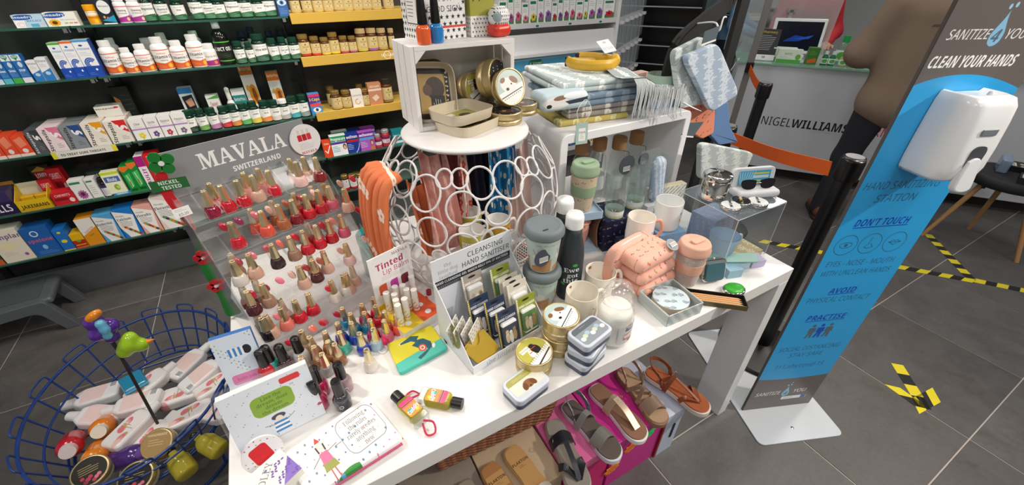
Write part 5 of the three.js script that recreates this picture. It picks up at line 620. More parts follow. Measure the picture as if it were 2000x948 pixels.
// round gift tin: body, lid, printed disc
function tinGeo(t, r, h, art) { part(t, 'tin_body', lathe([[0, 0], [r * .95, 0], [r * .97, .003], [r * .97, h * .55], [0, h * .55]], 40), gold); part(t, 'lid', lathe([[r * .97, h * .5], [r, h * .5], [r, h - .004], [r * .98, h], [r * .9, h - .001], [r * .9, h - .003], [0, h - .003]], 40), gold); part(t, 'picture', inCell(new THREE.CircleGeometry(r * .9, 40), art).rotateX(-Math.PI / 2).translate(0, h - .0022, 0), print(art, .3), 'printed dog picture'); }
const dogArt = (bg, body, ear) => cell(160, 160, (g, w, h) => { fill(g, bg, 0, 0, w, h); poly(g, '#f4f4f2', [[0, 110], [160, 60], [160, 160], [0, 160]]); disc(g, body, 70, 70, 46, 34, .3); disc(g, ear, 104, 48, 26, 14, .5); disc(g, ear, 40, 46, 16, 11, -.5); disc(g, '#1a1a1a', 62, 88, 9, 7); disc(g, '#222', 88, 66, 4); line(g, '#222', 4, [[10, 132], [150, 88]]); for (let i = 0; i < 10; i++) disc(g, '#333', 24 + i * 12, 140 - i * 4, 2.4); });
const AD = { jack: dogArt('#b9ccc8', '#eeece8', '#8a5a3c'), pug: cell(160, 160, (g, w, h) => { fill(g, '#b9b44c', 0, 0, w, h); fill(g, '#eeece4', 24, 34, 52, 24); txt(g, 'GOOD DOGS', 50, 46, 9, '#444'); disc(g, '#1e1c1c', 96, 74, 22, 28); disc(g, '#1e1c1c', 92, 48, 14, 12); disc(g, '#f0efec', 62, 88, 15, 20); disc(g, '#f0efec', 62, 68, 10, 9); fill(g, '#d02828', 80, 58, 26, 5); fill(g, '#d02828', 54, 74, 16, 4); poly(g, '#f2f1ec', [[0, 118], [160, 84], [160, 160], [0, 160]]); for (let i = 0; i < 40; i++) disc(g, '#222', (i * 37 % 160), 112 - (i * 37 % 160) * .16 + (i % 3) * 6, 1.8); poly(g, '#3a2c22', [[20, 150], [150, 110], [150, 117], [20, 158]]); }), star: cell(160, 160, (g, w, h) => { fill(g, '#2a2624', 0, 0, w, h); for (let i = 0; i < 30; i++) disc(g, '#e8e4dc', (i * 47 % 160), (i * 29 % 160), 3); disc(g, '#5a4a3c', 80, 90, 40, 30); disc(g, '#d8a06a', 70, 84, 12); }) };
// ---------- on and around the crate ----------
{
  const CT = PY + .2155, stars = (bg, fg, txt2) => cell(180, 260, (g, w, h) => { fill(g, bg, 0, 0, w, h); for (let y = 120; y < 260; y += 22) for (let x = (y / 22 % 2) * 12; x < 180; x += 24) { const p = []; for (let k = 0; k < 10; k++) { const r = k % 2 ? 3.6 : 8.6, a = k * .628 - 1.57; p.push([x + r * Math.cos(a), y + r * Math.sin(a)]); } poly(g, fg, p); } disc(g, bg, 90, 60, 100, 110); if (txt2) { txt(g, "IT'S A", 90, 128, 26, '#333'); txt(g, 'GOOD SIGN', 90, 160, 26, '#333'); } fill(g, '#d8483c', 0, 214, w, 7); });
  const F = stars('#f1efee', '#26262c', 1), S = cell(180, 260, (g, w, h) => { fill(g, '#f1efee', 0, 0, w, h); for (let y = 6; y < 260; y += 20) for (let x = (y / 20 % 2) * 11; x < 180; x += 22) poly(g, '#26262c', [[x, y - 7], [x + 3, y - 2], [x + 8, y], [x + 3, y + 3], [x + 5, y + 8], [x, y + 5], [x - 5, y + 8], [x - 3, y + 3], [x - 8, y], [x - 3, y - 2]]); fill(g, '#f4f2f0', 40, 60, 100, 150); g.strokeStyle = '#333'; g.lineWidth = 3; g.strokeRect(44, 64, 92, 142); small(g, '#555', 56, 84, 68, 10, 11, 2); });
  solo('star_gift_box', 'white gift box with black stars on top of the crate', 'gift box', carton(.135, .19, .1, [S, S, F, F, F, S]), print(F), [.432, CT, -1.2], .22);
  const D = cell(120, 220, (g, w, h) => { fill(g, '#a8a648', 0, 0, w, h); disc(g, '#5a3a2c', 30, 90, 26, 12); disc(g, '#5a3a2c', 52, 78, 12, 9); line(g, '#5a3a2c', 5, [[10, 86], [2, 60]]); fill(g, '#5a3a2c', 14, 96, 6, 24); fill(g, '#5a3a2c', 44, 96, 6, 24); fill(g, '#eeece2', 62, 64, 56, 20); fill(g, '#eeece2', 62, 92, 56, 20); txt(g, 'BE A BIT', 90, 74, 13, '#333'); txt(g, 'SAUSAGE', 90, 102, 13, '#333'); fill(g, '#f0efe8', 0, 160, w, 60); for (let y = 166; y < 220; y += 12) for (let x = (y / 12 % 2) * 8; x < 120; x += 16) poly(g, '#222', [[x, y], [x + 8, y + 2], [x + 4, y + 6]]); });
  solo('olive_gift_box', 'olive green dachshund gift box on top of the crate', 'gift box', carton(.075, .19, .08, [D, D, D, D, D, D]), print(D), [.556, CT, -1.2], .05);
  const bc = cell(160, 80, (g, w, h) => { fill(g, '#eceaea', 0, 0, w, h); for (let y = 8; y < 80; y += 14) for (let x = (y / 14 % 2) * 9; x < 160; x += 18) disc(g, '#26262c', x, y, 3.2); disc(g, '#9ab0b0', 30, 40, 26, 20); });
  let t = thing('bluetooth_case', 'rounded white starred case with red base on the crate', 'case', [.598, CT, -1.14], .2); part(t, 'base', rbox(.062, .034, .05, .016, 4), mat('#d63a2c', .25)); part(t, 'lid', planar(rbox(.062, .05, .05, .023, 5).clone().translate(0, .025, 0), bc), print(bc, .2));
  const polish = (pos, c, label) => { const q = thing('nail_polish', label, 'nail polish', pos); part(q, 'bottle', lathe([[0, 0], [.016, 0], [.018, .003], [.0185, .034], [.014, .042], [.007, .046], [0, .046]], 24), mat(c, .1, { clearcoat: 1 })); part(q, 'cap', lathe([[.009, .044], [.0125, .046], [.0095, .098], [.007, .1], [0, .1]], 20), mat('#151515', .25)); };
  polish([.366, CT, -1.105], '#e8602a', 'tall orange nail polish with black cap on the crate'); polish([.405, CT, -1.118], '#1f80c8', 'tall blue nail polish with black cap on the crate');
  // bamboo trays
  const bam = mat('#cfc3ab', .5), trayArt = cell(180, 140, (g, w, h) => { fill(g, '#2c2824', 0, 0, w, h); for (let i = 0; i < 50; i++) disc(g, '#e6ddc8', (i * 41 % 180), (i % 2 ? 4 + i % 8 : 132 - i % 8), 3); fill(g, '#a98a4c', 20, 18, 140, 104); disc(g, '#3a2a22', 110, 80, 40, 38); disc(g, '#5c4030', 104, 50, 20, 18); fill(g, '#1d1a18', 24, 60, 60, 56); small(g, '#ccc', 30, 70, 44, 4, 9, 2); }), trayArt2 = cell(180, 140, (g, w, h) => { fill(g, '#d8d0ba', 0, 0, w, h); fill(g, '#a2a04c', 14, 14, 152, 70); fill(g, '#ece8da', 30, 24, 50, 26); disc(g, '#3a3430', 112, 64, 26, 16); for (let y = 88; y < 128; y += 8) for (let x = 14 + (y / 8 % 2) * 6; x < 166; x += 12) fill(g, '#3a342c', x, y, 6, 4); });
  const tray = (art, label) => { const q = thing('bamboo_tray', label, 'tray'); part(q, 'tray', (() => { const rings = [[.0, 0], [.0, .002], [1, .003], [1.06, .028], [1.09, .028], [1.02, 0], [0, 0]], pos = [], idx = [], n = 40; rings.forEach(([k, y]) => { for (let i = 0; i < n; i++) { const a = i / n * Math.PI * 2, c = Math.cos(a), s = Math.sin(a), e = .42; pos.push(Math.sign(c) * Math.pow(Math.abs(c), e) * .075 * k, y, Math.sign(s) * Math.pow(Math.abs(s), e) * .058 * k); } }); for (let r = 0; r + 1 < rings.length; r++) for (let i = 0; i < n; i++) { const a = r * n + i, b = r * n + (i + 1) % n; idx.push(a, b, a + n, b, b + n, a + n); } const g = new THREE.BufferGeometry(); g.setAttribute('position', new THREE.Float32BufferAttribute(pos, 3)); g.setIndex(idx); const h = g.toNonIndexed(); h.computeVertexNormals(); h.setAttribute('uv', new THREE.Float32BufferAttribute(new Float32Array(h.attributes.position.count * 2), 2)); return h; })(), bam); part(q, 'tray_print', planar(flat(new THREE.ShapeGeometry(rrect(.138, .104, .02))).translate(0, .0036, 0), art, 'xz'), print(art, .35)); return q; };
  const ta = tray(trayArt2, 'beige bamboo tray on the front edge of the ring stand, underneath another'); ta.position.set(.455, PY, -1.062); ta.rotation.y = .42; ta.scale.set(1.06, 1, 1.06);
  const tb = tray(trayArt2, 'beige bamboo tray with green dog print, uppermost of the lying pair'); tb.position.set(.438, PY + .029, -1.07); tb.rotation.set(.03, .36, -.03);
  const tc = tray(trayArt, 'beige bamboo tray with brown dog print leaning in the crate'); tc.position.set(.395, PY + .075, -1.17); tc.rotation.set(1.2, Math.PI / 2 - .1, 0, 'XYZ'); const td = tray(trayArt, 'beige bamboo tray leaning behind the other one in the crate'); td.position.set(.385, PY + .08, -1.2); td.rotation.set(1.25, Math.PI / 2, 0, 'XYZ');
  // gold tins
  const tin = (pos, r, h, art, label, tilt) => { const q = thing('gift_tin', label, 'tin', pos); tinGeo(q, r, h, art); if (tilt) q.rotation.set(...tilt, 'YXZ'); return q; };
  tin([.572, PY, -1.058], .05, .034, AD.star, 'round gold tin lying on the ring stand below the upright tin'); tin([.662, PY + .0, -1.108], .045, .034, AD.star, 'round gold tin lying at the ring stand edge beside the towels'); tin([.545, PY, -1.15], .042, .03, AD.star, 'round gold tin lying inside the crate');
  tin([.588, PY + .085, -1.09], .052, .032, AD.jack, 'upright round gold tin with a white terrier picture', [1.25, .12, 0]); tin([.556, PY + .1, -1.15], .055, .05, AD.star, 'upright large gold tin behind the terrier tin', [1.35, .55, 0]); tin([.505, PY + .075, -1.19], .042, .04, AD.pug, 'upright gold tin with green lid deep in the crate', [1.35, .5, 0]);
}
// ---------- white bridge riser with towels ----------
const BZ0 = -1.0, BZ1 = -1.41, BY = 1.165, BX0 = .735, BX1 = 1.325;
{
  const s = new THREE.Shape(), w = BX1 - BX0, h = BY - TY, k = .03, r = .035; s.moveTo(0, 0); s.lineTo(0, h - r); s.quadraticCurveTo(0, h, r, h); s.lineTo(w - r, h); s.quadraticCurveTo(w, h, w, h - r); s.lineTo(w, 0); s.lineTo(w - k, 0); s.lineTo(w - k, h - k); s.lineTo(k, h - k); s.lineTo(k, 0);
  solo('bridge_riser', 'white bridge shaped riser carrying the towels', 'riser', extr(s, BZ0 - BZ1, .002, 1), mat('#e9e9ec', .3), [BX0, TY, BZ1]);
  // folded towels: rounded fold layers
  const fold = (w, d, th, layers, seed) => { const gs = []; for (let i = 0; i < layers; i++) { const g = new RoundedBoxGeometry(w - .008 * i, th, d - .006 * i, 4, th * .48).translate(.004 * ((i * 7 + seed) % 3), th * (i + .5), 0), p = g.attributes.position; for (let k2 = 0; k2 < p.count; k2++) { const x = p.getX(k2), z = p.getZ(k2); p.setY(k2, p.getY(k2) + .003 * Math.sin(x * 18 + seed) * Math.cos(z * 15 + i)); } gs.push(g); } const g = merge(gs); g.computeVertexNormals(); return g; };
  const towel = (pos, turn, w, d, th, n, c, label, seed) => solo('folded_towel', label, 'towel', planar(fold(w, d, th, n, seed), c, 'xz'), print(c, .9), pos, turn);
  const yf = leafy('#b9a85c', '#d8cf9a', 80); towel([.92, BY, -1.17], -.12, .27, .24, .02, 1, yf, 'yellow leaf patterned cloth at the bottom of the towel pile', 1);
  towel([.96, BY + .02, -1.2], -.12, .28, .3, .018, 2, leafy('#8a8580', '#c8c4ba', 110), 'grey brown leaf patterned towel in the pile', 2); const tw = towel([.965, BY + .057, -1.21], -.1, .28, .32, .018, 2, PAT.towelD, 'blue grey leaf patterned towel in the pile', 3); towel([.955, BY + .094, -1.24], -.13, .29, .32, .017, 2, PAT.mint, 'pale green white leaf towel on top of the pile', 4);
  { // fringed throw hanging over the right
    const c = leafy('#9fa9ac', '#dfe4e2', 100), g = new THREE.PlaneGeometry(.2, .36, 20, 20).rotateX(-Math.PI / 2), p = g.attributes.position; for (let i = 0; i < p.count; i++) { const x = p.getX(i), z = p.getZ(i); p.setXYZ(i, x, .06 - (x > -.02 ? (x + .02) * .55 : 0) + .004 * Math.sin(z * 40), z); } g.computeVertexNormals();
    const t = thing('fringed_throw', 'grey throw with white fringe beside the towel pile', 'throw', [1.135, BY + .075, -1.172], -.3); part(t, 'cloth', inCell(g, c), print(c, .9)); const fr = []; for (let i = 0; i < 120; i++) { const z = -.18 + i * .003, x0 = .07 + .02 * (i % 3), l = .09 + .03 * rnd(); fr.push(tube([[x0 - .02, .062 - (x0) * .55, z], [x0 + l * .5, .05 - (x0 + l * .5) * .55, z + rr(-.004, .004)], [x0 + l, .03 - (x0 + l) * .42, z + rr(-.008, .008)]], .0011, 5, 4)); } const o = part(t, 'fringe', merge(fr), mat('#e9ecec', .9), 'white tassel fringe'); o.userData.kind = 'stuff';
    const t2 = []; for (let i = 0; i < 80; i++) { const x = -.06 + i * .0022, l = rr(.07, .11); t2.push(tube([[x, .06 - Math.max(0, x + .02) * .55, .178], [x + .006, .04, .195], [x + rr(-.004, .01), .04 - l, .2]], .0011, 5, 4)); } part(t, 'fringe', merge(t2), mat('#d5dbdd', .9)).userData.kind = 'stuff'; }
  // dog towel, lavender bag, headband
  const dt = cell(150, 90, (g, w, h) => { fill(g, '#c3d6de', 0, 0, w, h); disc(g, '#eeedea', 44, 46, 40, 30); disc(g, '#8a6a54', 56, 22, 22, 10, -.2); disc(g, '#1c1c1e', 22, 58, 8, 10); poly(g, '#2b3a48', [[70, 40], [150, 26], [150, 48], [84, 56]]); disc(g, '#e8eef0', 110, 16, 44, 14); }); solo('dog_cloth', 'folded cloth with a dog photograph beside the towels', 'cloth', planar(new RoundedBoxGeometry(.17, .055, .1, 4, .02), dt, 'xy'), print(dt, .8), [.79, BY + .085, -1.1], -.1);
  let t = thing('hair_headband', 'yellow satin headband with knot on the top towel', 'headband', [1.03, BY + .131, -1.25], .5); const hb = []; part(t, 'band', tube(Array.from({ length: 13 }, (_, i) => { const a = -2.55 + i * .425; return [Math.sin(a) * .078, .0, Math.cos(a) * .085]; }), .012, 60, 10).scale(1, 1.55, 1).translate(0, .02, 0), mat('#d3a62f', .35)); part(t, 'knot', new THREE.SphereGeometry(.022, 20, 14).scale(.8, 1.05, .9).translate(.03, .026, .078), mat('#d3a62f', .35)); for (const s of [-1, 1]) part(t, 'end_cap', rbox(.02, .034, .016, .004, 2).clone().translate(s * .044, .003, -.072), mat('#1a1a1a', .5));
  solo('lavender_pillow', 'small gold cushion beneath the headband', 'cushion', new RoundedBoxGeometry(.15, .022, .08, 4, .011), mat('#c8a75a', .6), [1.09, BY + .142, -1.33], .3); const ht = cell(90, 60, (g, w, h) => { fill(g, '#efeeec', 0, 0, w, h); disc(g, '#b8b6b2', 45, 12, 14, 5); txt(g, 'by lulah', 45, 38, 20, '#777', { font: 'serif' }); }); solo('headband_tag', 'white hanging card behind the yellow headband', 'tag', carton(.085, .002, .055, [plain('#eee'), plain('#eee'), ht, ht, ht, ht]).rotateX(.7), print(ht), [1.12, BY + .19, -1.28], .35);
  const mg = cell(60, 90, (g, w, h) => { fill(g, '#a9c3bd', 0, 0, w, h); fill(g, '#eef0ec', 14, 22, 34, 54); txt(g, 'raon', 31, 38, 15, '#333', { font: 'serif' }); small(g, '#888', 20, 50, 22, 3, 7); }); t = thing('towel_tag', 'pale green swing tag hanging in front of the towels', 'tag', [.81, BY - .035, BZ0 + .01], -.15); part(t, 'tag', carton(.042, .066, .002, [mg, mg, mg, mg, mg, mg]).rotateX(-.12), print(mg)); part(t, 'string', tube([[-.01, .066, -.006], [-.02, .1, -.01], [.02, .13, -.03], [.03, .1, -.01], [.004, .066, -.006]], .001, 24, 4), mat('#e4e4e0', .7));
  // green cup in its blue tray on the riser
  const cup = leafy('#a8bfae', '#8aa092', 20); t = thing('plant_cup', 'green ceramic cup with bee motif on the riser', 'cup', [1.26, BY + .024, -1.12]); part(t, 'cup', lathe([[0, 0], [.026, 0], [.036, .01], [.046, .045], [.05, .085], [.048, .086], [.044, .045], [.03, .012], [0, .01]], 36), mat('#a9c1ae', .3)); part(t, 'motif', inCell(new THREE.SphereGeometry(.012, 12, 8), cup).scale(1, .9, .3).translate(-.012, .035, .043), mat('#b39a6a', .6));
  t = thing('cup_gift_tray', 'open blue card tray under the green ceramic cup', 'gift tray', [1.26, BY, -1.115], -.05); const tb2 = mat('#7f9cc0', .5); part(t, 'base', box(.125, .022, .1), tb2); for (const [x, z, a, b] of [[-.063, 0, .003, .1], [.063, 0, .003, .1], [0, .05, .129, .003], [0, -.05, .129, .003]]) part(t, 'wall', box(a, .034, b, x, 0, z), tb2); part(t, 'shred_filler', rbox(.1, .006, .08, .003, 1).clone().translate(0, .019, 0), mat('#d8b07a', .8));
  solo('pink_card_box', 'small pink card box behind the green cup', 'box', rbox(.06, .1, .04, .003, 1), mat('#e2b8ac', .6), [1.25, BY, -1.22], .1);
}
// ---------- pouches on the accessory stand ----------
{
  const zP = -1.02, bk = mat('#17181a', .6), t = thing('accessory_stand', 'black stand with curved arm holding the hanging pouches', 'stand', [0, 0, 0]), Z = (z, x, y) => { const q = onZ(z, x, y); return [q.x, q.y, q.z]; };
  const up = Z(zP - .12, 1407, 0), lo = Z(zP - .12, 1412, 150); part(t, 'upright', box(.05, 1.75, .02, lo[0], .0, zP - .12), bk); part(t, 'foot', rbox(.16, .012, .2, .005, 1).clone().translate(lo[0] - .05, 0, zP - .12), bk);
  part(t, 'curved_arm', strip([[lo[0], 1.7, zP - .12], Z(zP - .1, 1435, -10), Z(zP - .1, 1375, 42), Z(zP - .1, 1322, 92), Z(zP - .1, 1304, 150), Z(zP - .1, 1302, 170)], (u) => .05 + .012 * Math.sin(u * 3), .012, [.5, .8, 0], 40), bk); const hk = Z(zP - .02, 1398, 45); part(t, 'hook', tube([[hk[0], hk[1] - .01, zP - .11], [hk[0], hk[1], zP - .02], [hk[0] - .012, hk[1] - .02, zP + .01], [hk[0] - .006, hk[1] + .02, zP + .01], [hk[0] + .006, hk[1] + .02, zP + .01]], .003, 30, 6), whiteGloss, 'white hook');
  const pouch = (z, pxs, c, label, name = 'hanging_pouch') => { const { g, m } = slabZ(z, pxs, .012, .006, c); return solo(name, label, 'pouch', g, print(c, .8), [m.x, m.y, z]); };
  pouch(zP - .03, [[1307, 100], [1371, 68], [1370, 200], [1323, 211]], PAT.sage, 'grey green floral pouch behind the blue floral pouch'); pouch(zP, [[1329, 111], [1395, 82], [1437, 181], [1382, 219]], PAT.blue, 'blue white floral pouch overlapping the grey green one'); pouch(zP - .06, [[1320, 212], [1392, 192], [1388, 258], [1365, 270], [1332, 250]], PAT.peach, 'peach floral pouch hanging below the blue ones');
  const den = clothTex('#5f83b4', () => {}); pouch(zP - .1, [[1392, 205], [1416, 196], [1420, 245], [1436, 276], [1398, 282], [1380, 262]], den, 'plain blue cloth bag behind the peach pouch', 'cloth_bag'); pouch(-.93, [[1362, 275], [1466, 296], [1448, 335], [1360, 350]], PAT.sage, 'grey floral wallet standing behind the silver pot', 'floral_wallet');
  const tag = (z, pxs, l) => { const q = pxs.map(([x, y]) => onZ(z, x, y)), m = q.reduce((a, b) => a.add(b), V(0, 0, 0)).divideScalar(4), g = extr(shapeOf(q.map((p) => [p.x - m.x, p.y - m.y])), .0015); const o = thing('swing_tag', l, 'tag', [m.x, m.y, z]); part(o, 'card', g, mat('#55626a', .5)); part(o, 'border', extr(shapeOf([3, 2].map((i) => [q[i].x - m.x, q[i].y - m.y]).concat([2, 3].map((i) => [q[i].x - m.x, q[i].y - m.y - .006]))), .0016), mat('#f0f0ee', .5)); };
  tag(zP + .03, [[1376, 62], [1406, 50], [1398, 76], [1370, 86]], 'dark grey swing tag at the top of the hanging pouches'); tag(zP + .02, [[1346, 240], [1374, 238], [1354, 266], [1330, 264]], 'dark grey swing tag below the peach pouch');
}
// ---------- bottles, cups and boxes on the right of the table ----------
{
  const cork = mat('#a77c52', .75), tag = mat('#4a5058', .5);
  [[1139, 276, 'first'], [1173, 269, 'second'], [1212, 267, 'third'], [1246, 257, 'fourth']].forEach(([x, y], i) => { const h = .27, p = onY(TY + h, x, y), t = thing('water_bottle', ['glass water bottle with cork lid, end one by the riser leg', 'glass water bottle with cork lid, beside the end bottle', 'glass water bottle with cork lid and big grey tag', 'glass water bottle with cork lid and small grey tag beside the white case'][i], 'bottle', [p.x, TY, p.z], 0, 'glass water bottles with cork lids');
    part(t, 'bottle', lathe([[0, 0], [.03, 0], [.034, .004], [.034, .17], [.031, .195], [.024, .212], [.022, .228], [0, .228]], 32), mat('#f8fbfa', .03, { transmission: .97, ior: 1.45 })); part(t, 'lid', lathe([[0, .222], [.027, .222], [.028, .225], [.028, .266], [.026, .27], [0, .27]], 32), cork); const m = lathe([[.0346, .06], [.0346, .12]], 32); part(t, 'frosted_print', m, mat('#dfe6e4', .8, { transmission: .5 })); if (i === 2 || i === 3) { const s = i === 2 ? .04 : .028, tg = part(t, 'tag', new THREE.CylinderGeometry(s, s, .002, 32).rotateX(Math.PI / 2).translate(i === 2 ? .014 : .012, .165, .045), tag, 'round grey tag'); const bc2 = cell(50, 30, (g, w, hh) => bars(g, 0, 0, w, hh)); part(tg, 'barcode', inCell(new THREE.PlaneGeometry(s * .9, s * .5), bc2).translate(.014, .15, .0465), print(bc2)); part(t, 'cord', tube([[.0, .22, .024], [.02, .215, .036], [.014, .2, .046]], .001, 12, 4), mat('#222', .7)); } });
  const kcup = (pos, lidM, c, bandM, r, h, label, name, lidStyle) => { const t = thing(name, label, 'travel cup', pos); part(t, 'cup', lathe([[0, 0], [r * .72, 0], [r * .76, .004], [r * .96, h * .8], [0, h * .8]], 36), mat('#cfc4b2', .5)); part(t, 'print', band(r * .775, r * .965, .006, h * .79, c, 36, 7, 2), print(c, .45)); if (bandM) part(t, 'sleeve', lathe([[r * .86, h * .34], [r * .9, h * .34], [r * .945, h * .56], [r * .9, h * .56]], 36), bandM); const lid = part(t, 'lid', lathe([[0, h * .8], [r * 1.02, h * .78], [r * 1.06, h * .8], [r * 1.06, h * .86], [r, h * .88], [r * .98, h * .96], [r * .9, h], [r * .82, h * .985], [0, h * .97]], 40), lidM); if (lidStyle === 'lever') part(lid, 'flip_tab', extr(rrect(r * 1.0, r * .42, r * .18), .004, .001).rotateX(-Math.PI / 2 + .12).translate(r * .2, h * .985, 0), lidM); else part(lid, 'sip_slot', rbox(r * .4, .003, r * .1, .001, 1).clone().translate(-r * .3, h * .98, r * .45), mat('#3a4044', .6)); return t; };
  const sage = mat('#8fa78a', .6);
  // gift boxes with open fronts
  const gbox = (x, z, turn, w, h, d, col, label) => { const t = thing('cup_gift_box', label, 'gift box', [x, TY, z], turn), m = mat(col, .5); part(t, 'base', box(w, .012, d), m); part(t, 'top_tray', box(w, .02, d, 0, h - .02), m); part(t, 'back_panel', box(w, h - .032, .004, 0, .012, -d / 2 + .002), m); part(t, 'side_panel', extr((() => { const s = new THREE.Shape(); s.moveTo(-d / 2, .012); s.lineTo(-d / 2, h - .02); s.lineTo(d / 2, h - .02); s.quadraticCurveTo(d * .1, h * .5, d / 2, .012); return s; })(), .004).rotateY(-Math.PI / 2).translate(w / 2, 0, 0), mat('#8a6a50', .6)); for (const [a, b, x2, z2] of [[.003, d, -w / 2, 0], [.003, d, w / 2, 0], [w, .003, 0, d / 2], [w, .003, 0, -d / 2]]) part(t, 'rim', box(a, .026, b, x2, h - .018, z2), mat('#a9c2da', .5)); return t; };
  const gp = onY(.93, 1128, 402); gp.z += .02; gbox(gp.x, gp.z, -.25, .11, .15, .1, '#b9cfe4', 'pale blue gift box with an open front under the green lidded cup'); kcup([gp.x, TY + .1502, gp.z], sage, PAT.taupeF, sage, .044, .165, 'floral travel cup with sage green lid and sleeve', 'travel_cup', 'lever'); kcup([gp.x, TY + .0125, gp.z], mat('#e0a898', .6), PAT.pinkF, mat('#e0a898', .6), .036, .112, 'pink floral travel cup inside the pale blue gift box', 'travel_cup');
  const nb = (pos, turn, w, h, d, c, label) => solo('floral_gift_box', label, 'gift box', carton(w, h, d, [c, c, c, c, c, c]), print(c, .5), pos, turn);
  const t1 = onY(.9, 1198, 422), t2 = onY(.9, 1236, 404), mA = onY(.85, 1244, 474), mB = onY(.87, 1297, 442);
  nb([t1.x + .03, TY, t1.z - .03], -.2, .13, .12, .13, PAT.navyF, 'navy floral gift box under the painted tumblers'); nb([mA.x, TY, mA.z], -.25, .105, .07, .1, PAT.navyF, 'navy floral gift box under the pink handled mug'); nb([mB.x, TY, mB.z], -.2, .1, .09, .1, leafy('#8fb6dc', '#7fa6d0', 20), 'light blue gift box under the white mug');
  const grass = cell(200, 160, (g, w, h) => { fill(g, '#e8eee6', 0, 0, w, h); for (let i = 0; i < 120; i++) { const x = (i * 53 % 200); line(g, ['#8a9a4a', '#6a8a4a', '#b8a83a', '#9ab06a'][i % 4], 2, [[x, 160], [x + (i % 9) - 4, 90 + (i * 29 % 60)]]); } for (let i = 0; i < 26; i++) disc(g, ['#e8c83a', '#9a6ab0', '#f0e8d0'][i % 3], (i * 71 % 200), 84 + (i * 31 % 50), 4); });
  const meadow = (bg) => cell(200, 150, (g, w, h) => { fill(g, bg, 0, 0, w, h); for (let i = 0; i < 70; i++) { const x = (i * 53 % 200); line(g, ['#7a8a4a', '#5a6a4a', '#a8a05a'][i % 3], 2, [[x, 150], [x + (i % 7) - 3, 116 + (i * 29 % 26)]]); } for (let i = 0; i < 9; i++) disc(g, '#c08a96', 118 + (i % 2) * 3, 70 + i * 8, 4, 6); for (let i = 0; i < 18; i++) disc(g, ['#e0b83a', '#f4f0e0', '#6a5a4a'][i % 3], (i * 67 % 200), 112 + (i * 17 % 24), 4); });
  for (const [p, l] of [[t1, 'tall glass tumbler with painted meadow beside the green lidded cup'], [t2, 'tall glass tumbler with painted meadow beside the speckled notebook']]) { const t = thing('glass_tumbler', l, 'glass', [p.x, TY + .1203, p.z]); part(t, 'glass', lathe([[0, 0], [.026, 0], [.03, .004], [.034, .06], [.032, .14], [.0305, .14], [.0325, .06], [.028, .008], [0, .006]], 36), clearM); part(t, 'painted_meadow', band(.0305, .0325, .004, .032, grass, 36, 7, 2), print(grass, .4)); }
  const pinkH = mat('#e8a890', .3); let t = thing('meadow_mug', 'white mug with meadow flowers and pink handle', 'mug', [mA.x, TY + .0703, mA.z]); mug(t, .043, .1, mat('#efe8df', .25), meadow('#f1ebe6'), 0, 1.0, pinkH); t = thing('bee_mug', 'pale mug with yellow flower on the light blue box', 'mug', [mB.x, TY + .0903, mB.z]); const bee = cell(200, 150, (g, w, h) => { fill(g, '#eef0ee', 0, 0, w, h); for (let i = 0; i < 8; i++) disc(g, '#c8a83a', 120 + (i * 13 % 26), 96 + (i * 17 % 34), 9, 7); for (let i = 0; i < 6; i++) disc(g, '#9aa8a0', 120 + (i * 23 % 50), 50 + (i * 11 % 34), 11, 7, i); }); mug(t, .045, .1, mat('#eceeec', .22), bee, 0, 1.6, mat('#eceeec', .22));
  // notebook, glasses case box
  const nbk = cell(160, 120, (g, w, h) => { fill(g, '#d8d8d0', 0, 0, w, h); for (let i = 0; i < 420; i++) disc(g, '#8a8a80', (i * 37 % 160), (i * 23 % 120), 1.6, 3, i); disc(g, '#7ba6cf', 34, 60, 22, 16); }), np = onY(TY, 1290, 415); solo('patterned_notebook', 'grey speckled boxed notebook leaning behind the white mug', 'notebook', carton(.17, .12, .03, [plain('#d8d2b8'), plain('#d8d2b8'), plain('#d8d2b8'), nbk, nbk, nbk]), print(nbk), [np.x, TY, np.z], -.12);
  const cs = onZ(-.95, 1290, 300); t = thing('glasses_case', 'white embossed spectacle case in a clear stand', 'spectacle case', [cs.x, TY, cs.z]); part(t, 'plinth_box', box(.1, .08, .07), mat('#d8dae0', .5)); part(t, 'case', planar(new THREE.CapsuleGeometry(.031, .11, 8, 24).scale(1, 1, .7).rotateX(-.12).translate(0, .172, .01), PAT.blue), print(PAT.blue, .6)); part(t, 'clear_stand', merge([box(.1, .19, .003, 0, .08, -.04), box(.003, .17, .06, -.05, .08, -.01), box(.003, .17, .06, .05, .08, -.01)]), acrylic);
  // acrylic riser and what stands on it
  const AY = .985, ax0 = 1.083, ax1 = 1.318, az0 = -.572, az1 = -.79; t = thing('acrylic_riser', 'clear acrylic riser at the table end', 'riser', [(ax0 + ax1) / 2, TY, (az0 + az1) / 2]); const aw = ax1 - ax0, ad = az0 - az1; part(t, 'top_sheet', box(aw, .005, ad, 0, AY - TY - .005), acrylic); for (const s of [-1, 1]) part(t, 'side_sheet', box(.005, AY - TY - .005, ad, s * (aw / 2 - .0025)), acrylic); part(t, 'edge_line', merge([box(aw, .0015, .0015, 0, AY - TY - .003, ad / 2), box(aw, .0015, .0015, 0, AY - TY - .003, -ad / 2), ...[-1, 1].flatMap((a) => [-1, 1].map((b) => box(.0015, AY - TY - .004, .0015, a * aw / 2, 0, b * ad / 2))), ...[-1, 1].map((a) => box(.0015, .0015, ad, a * aw / 2, AY - TY - .003, 0))]), mat('#c9ced2', .3));
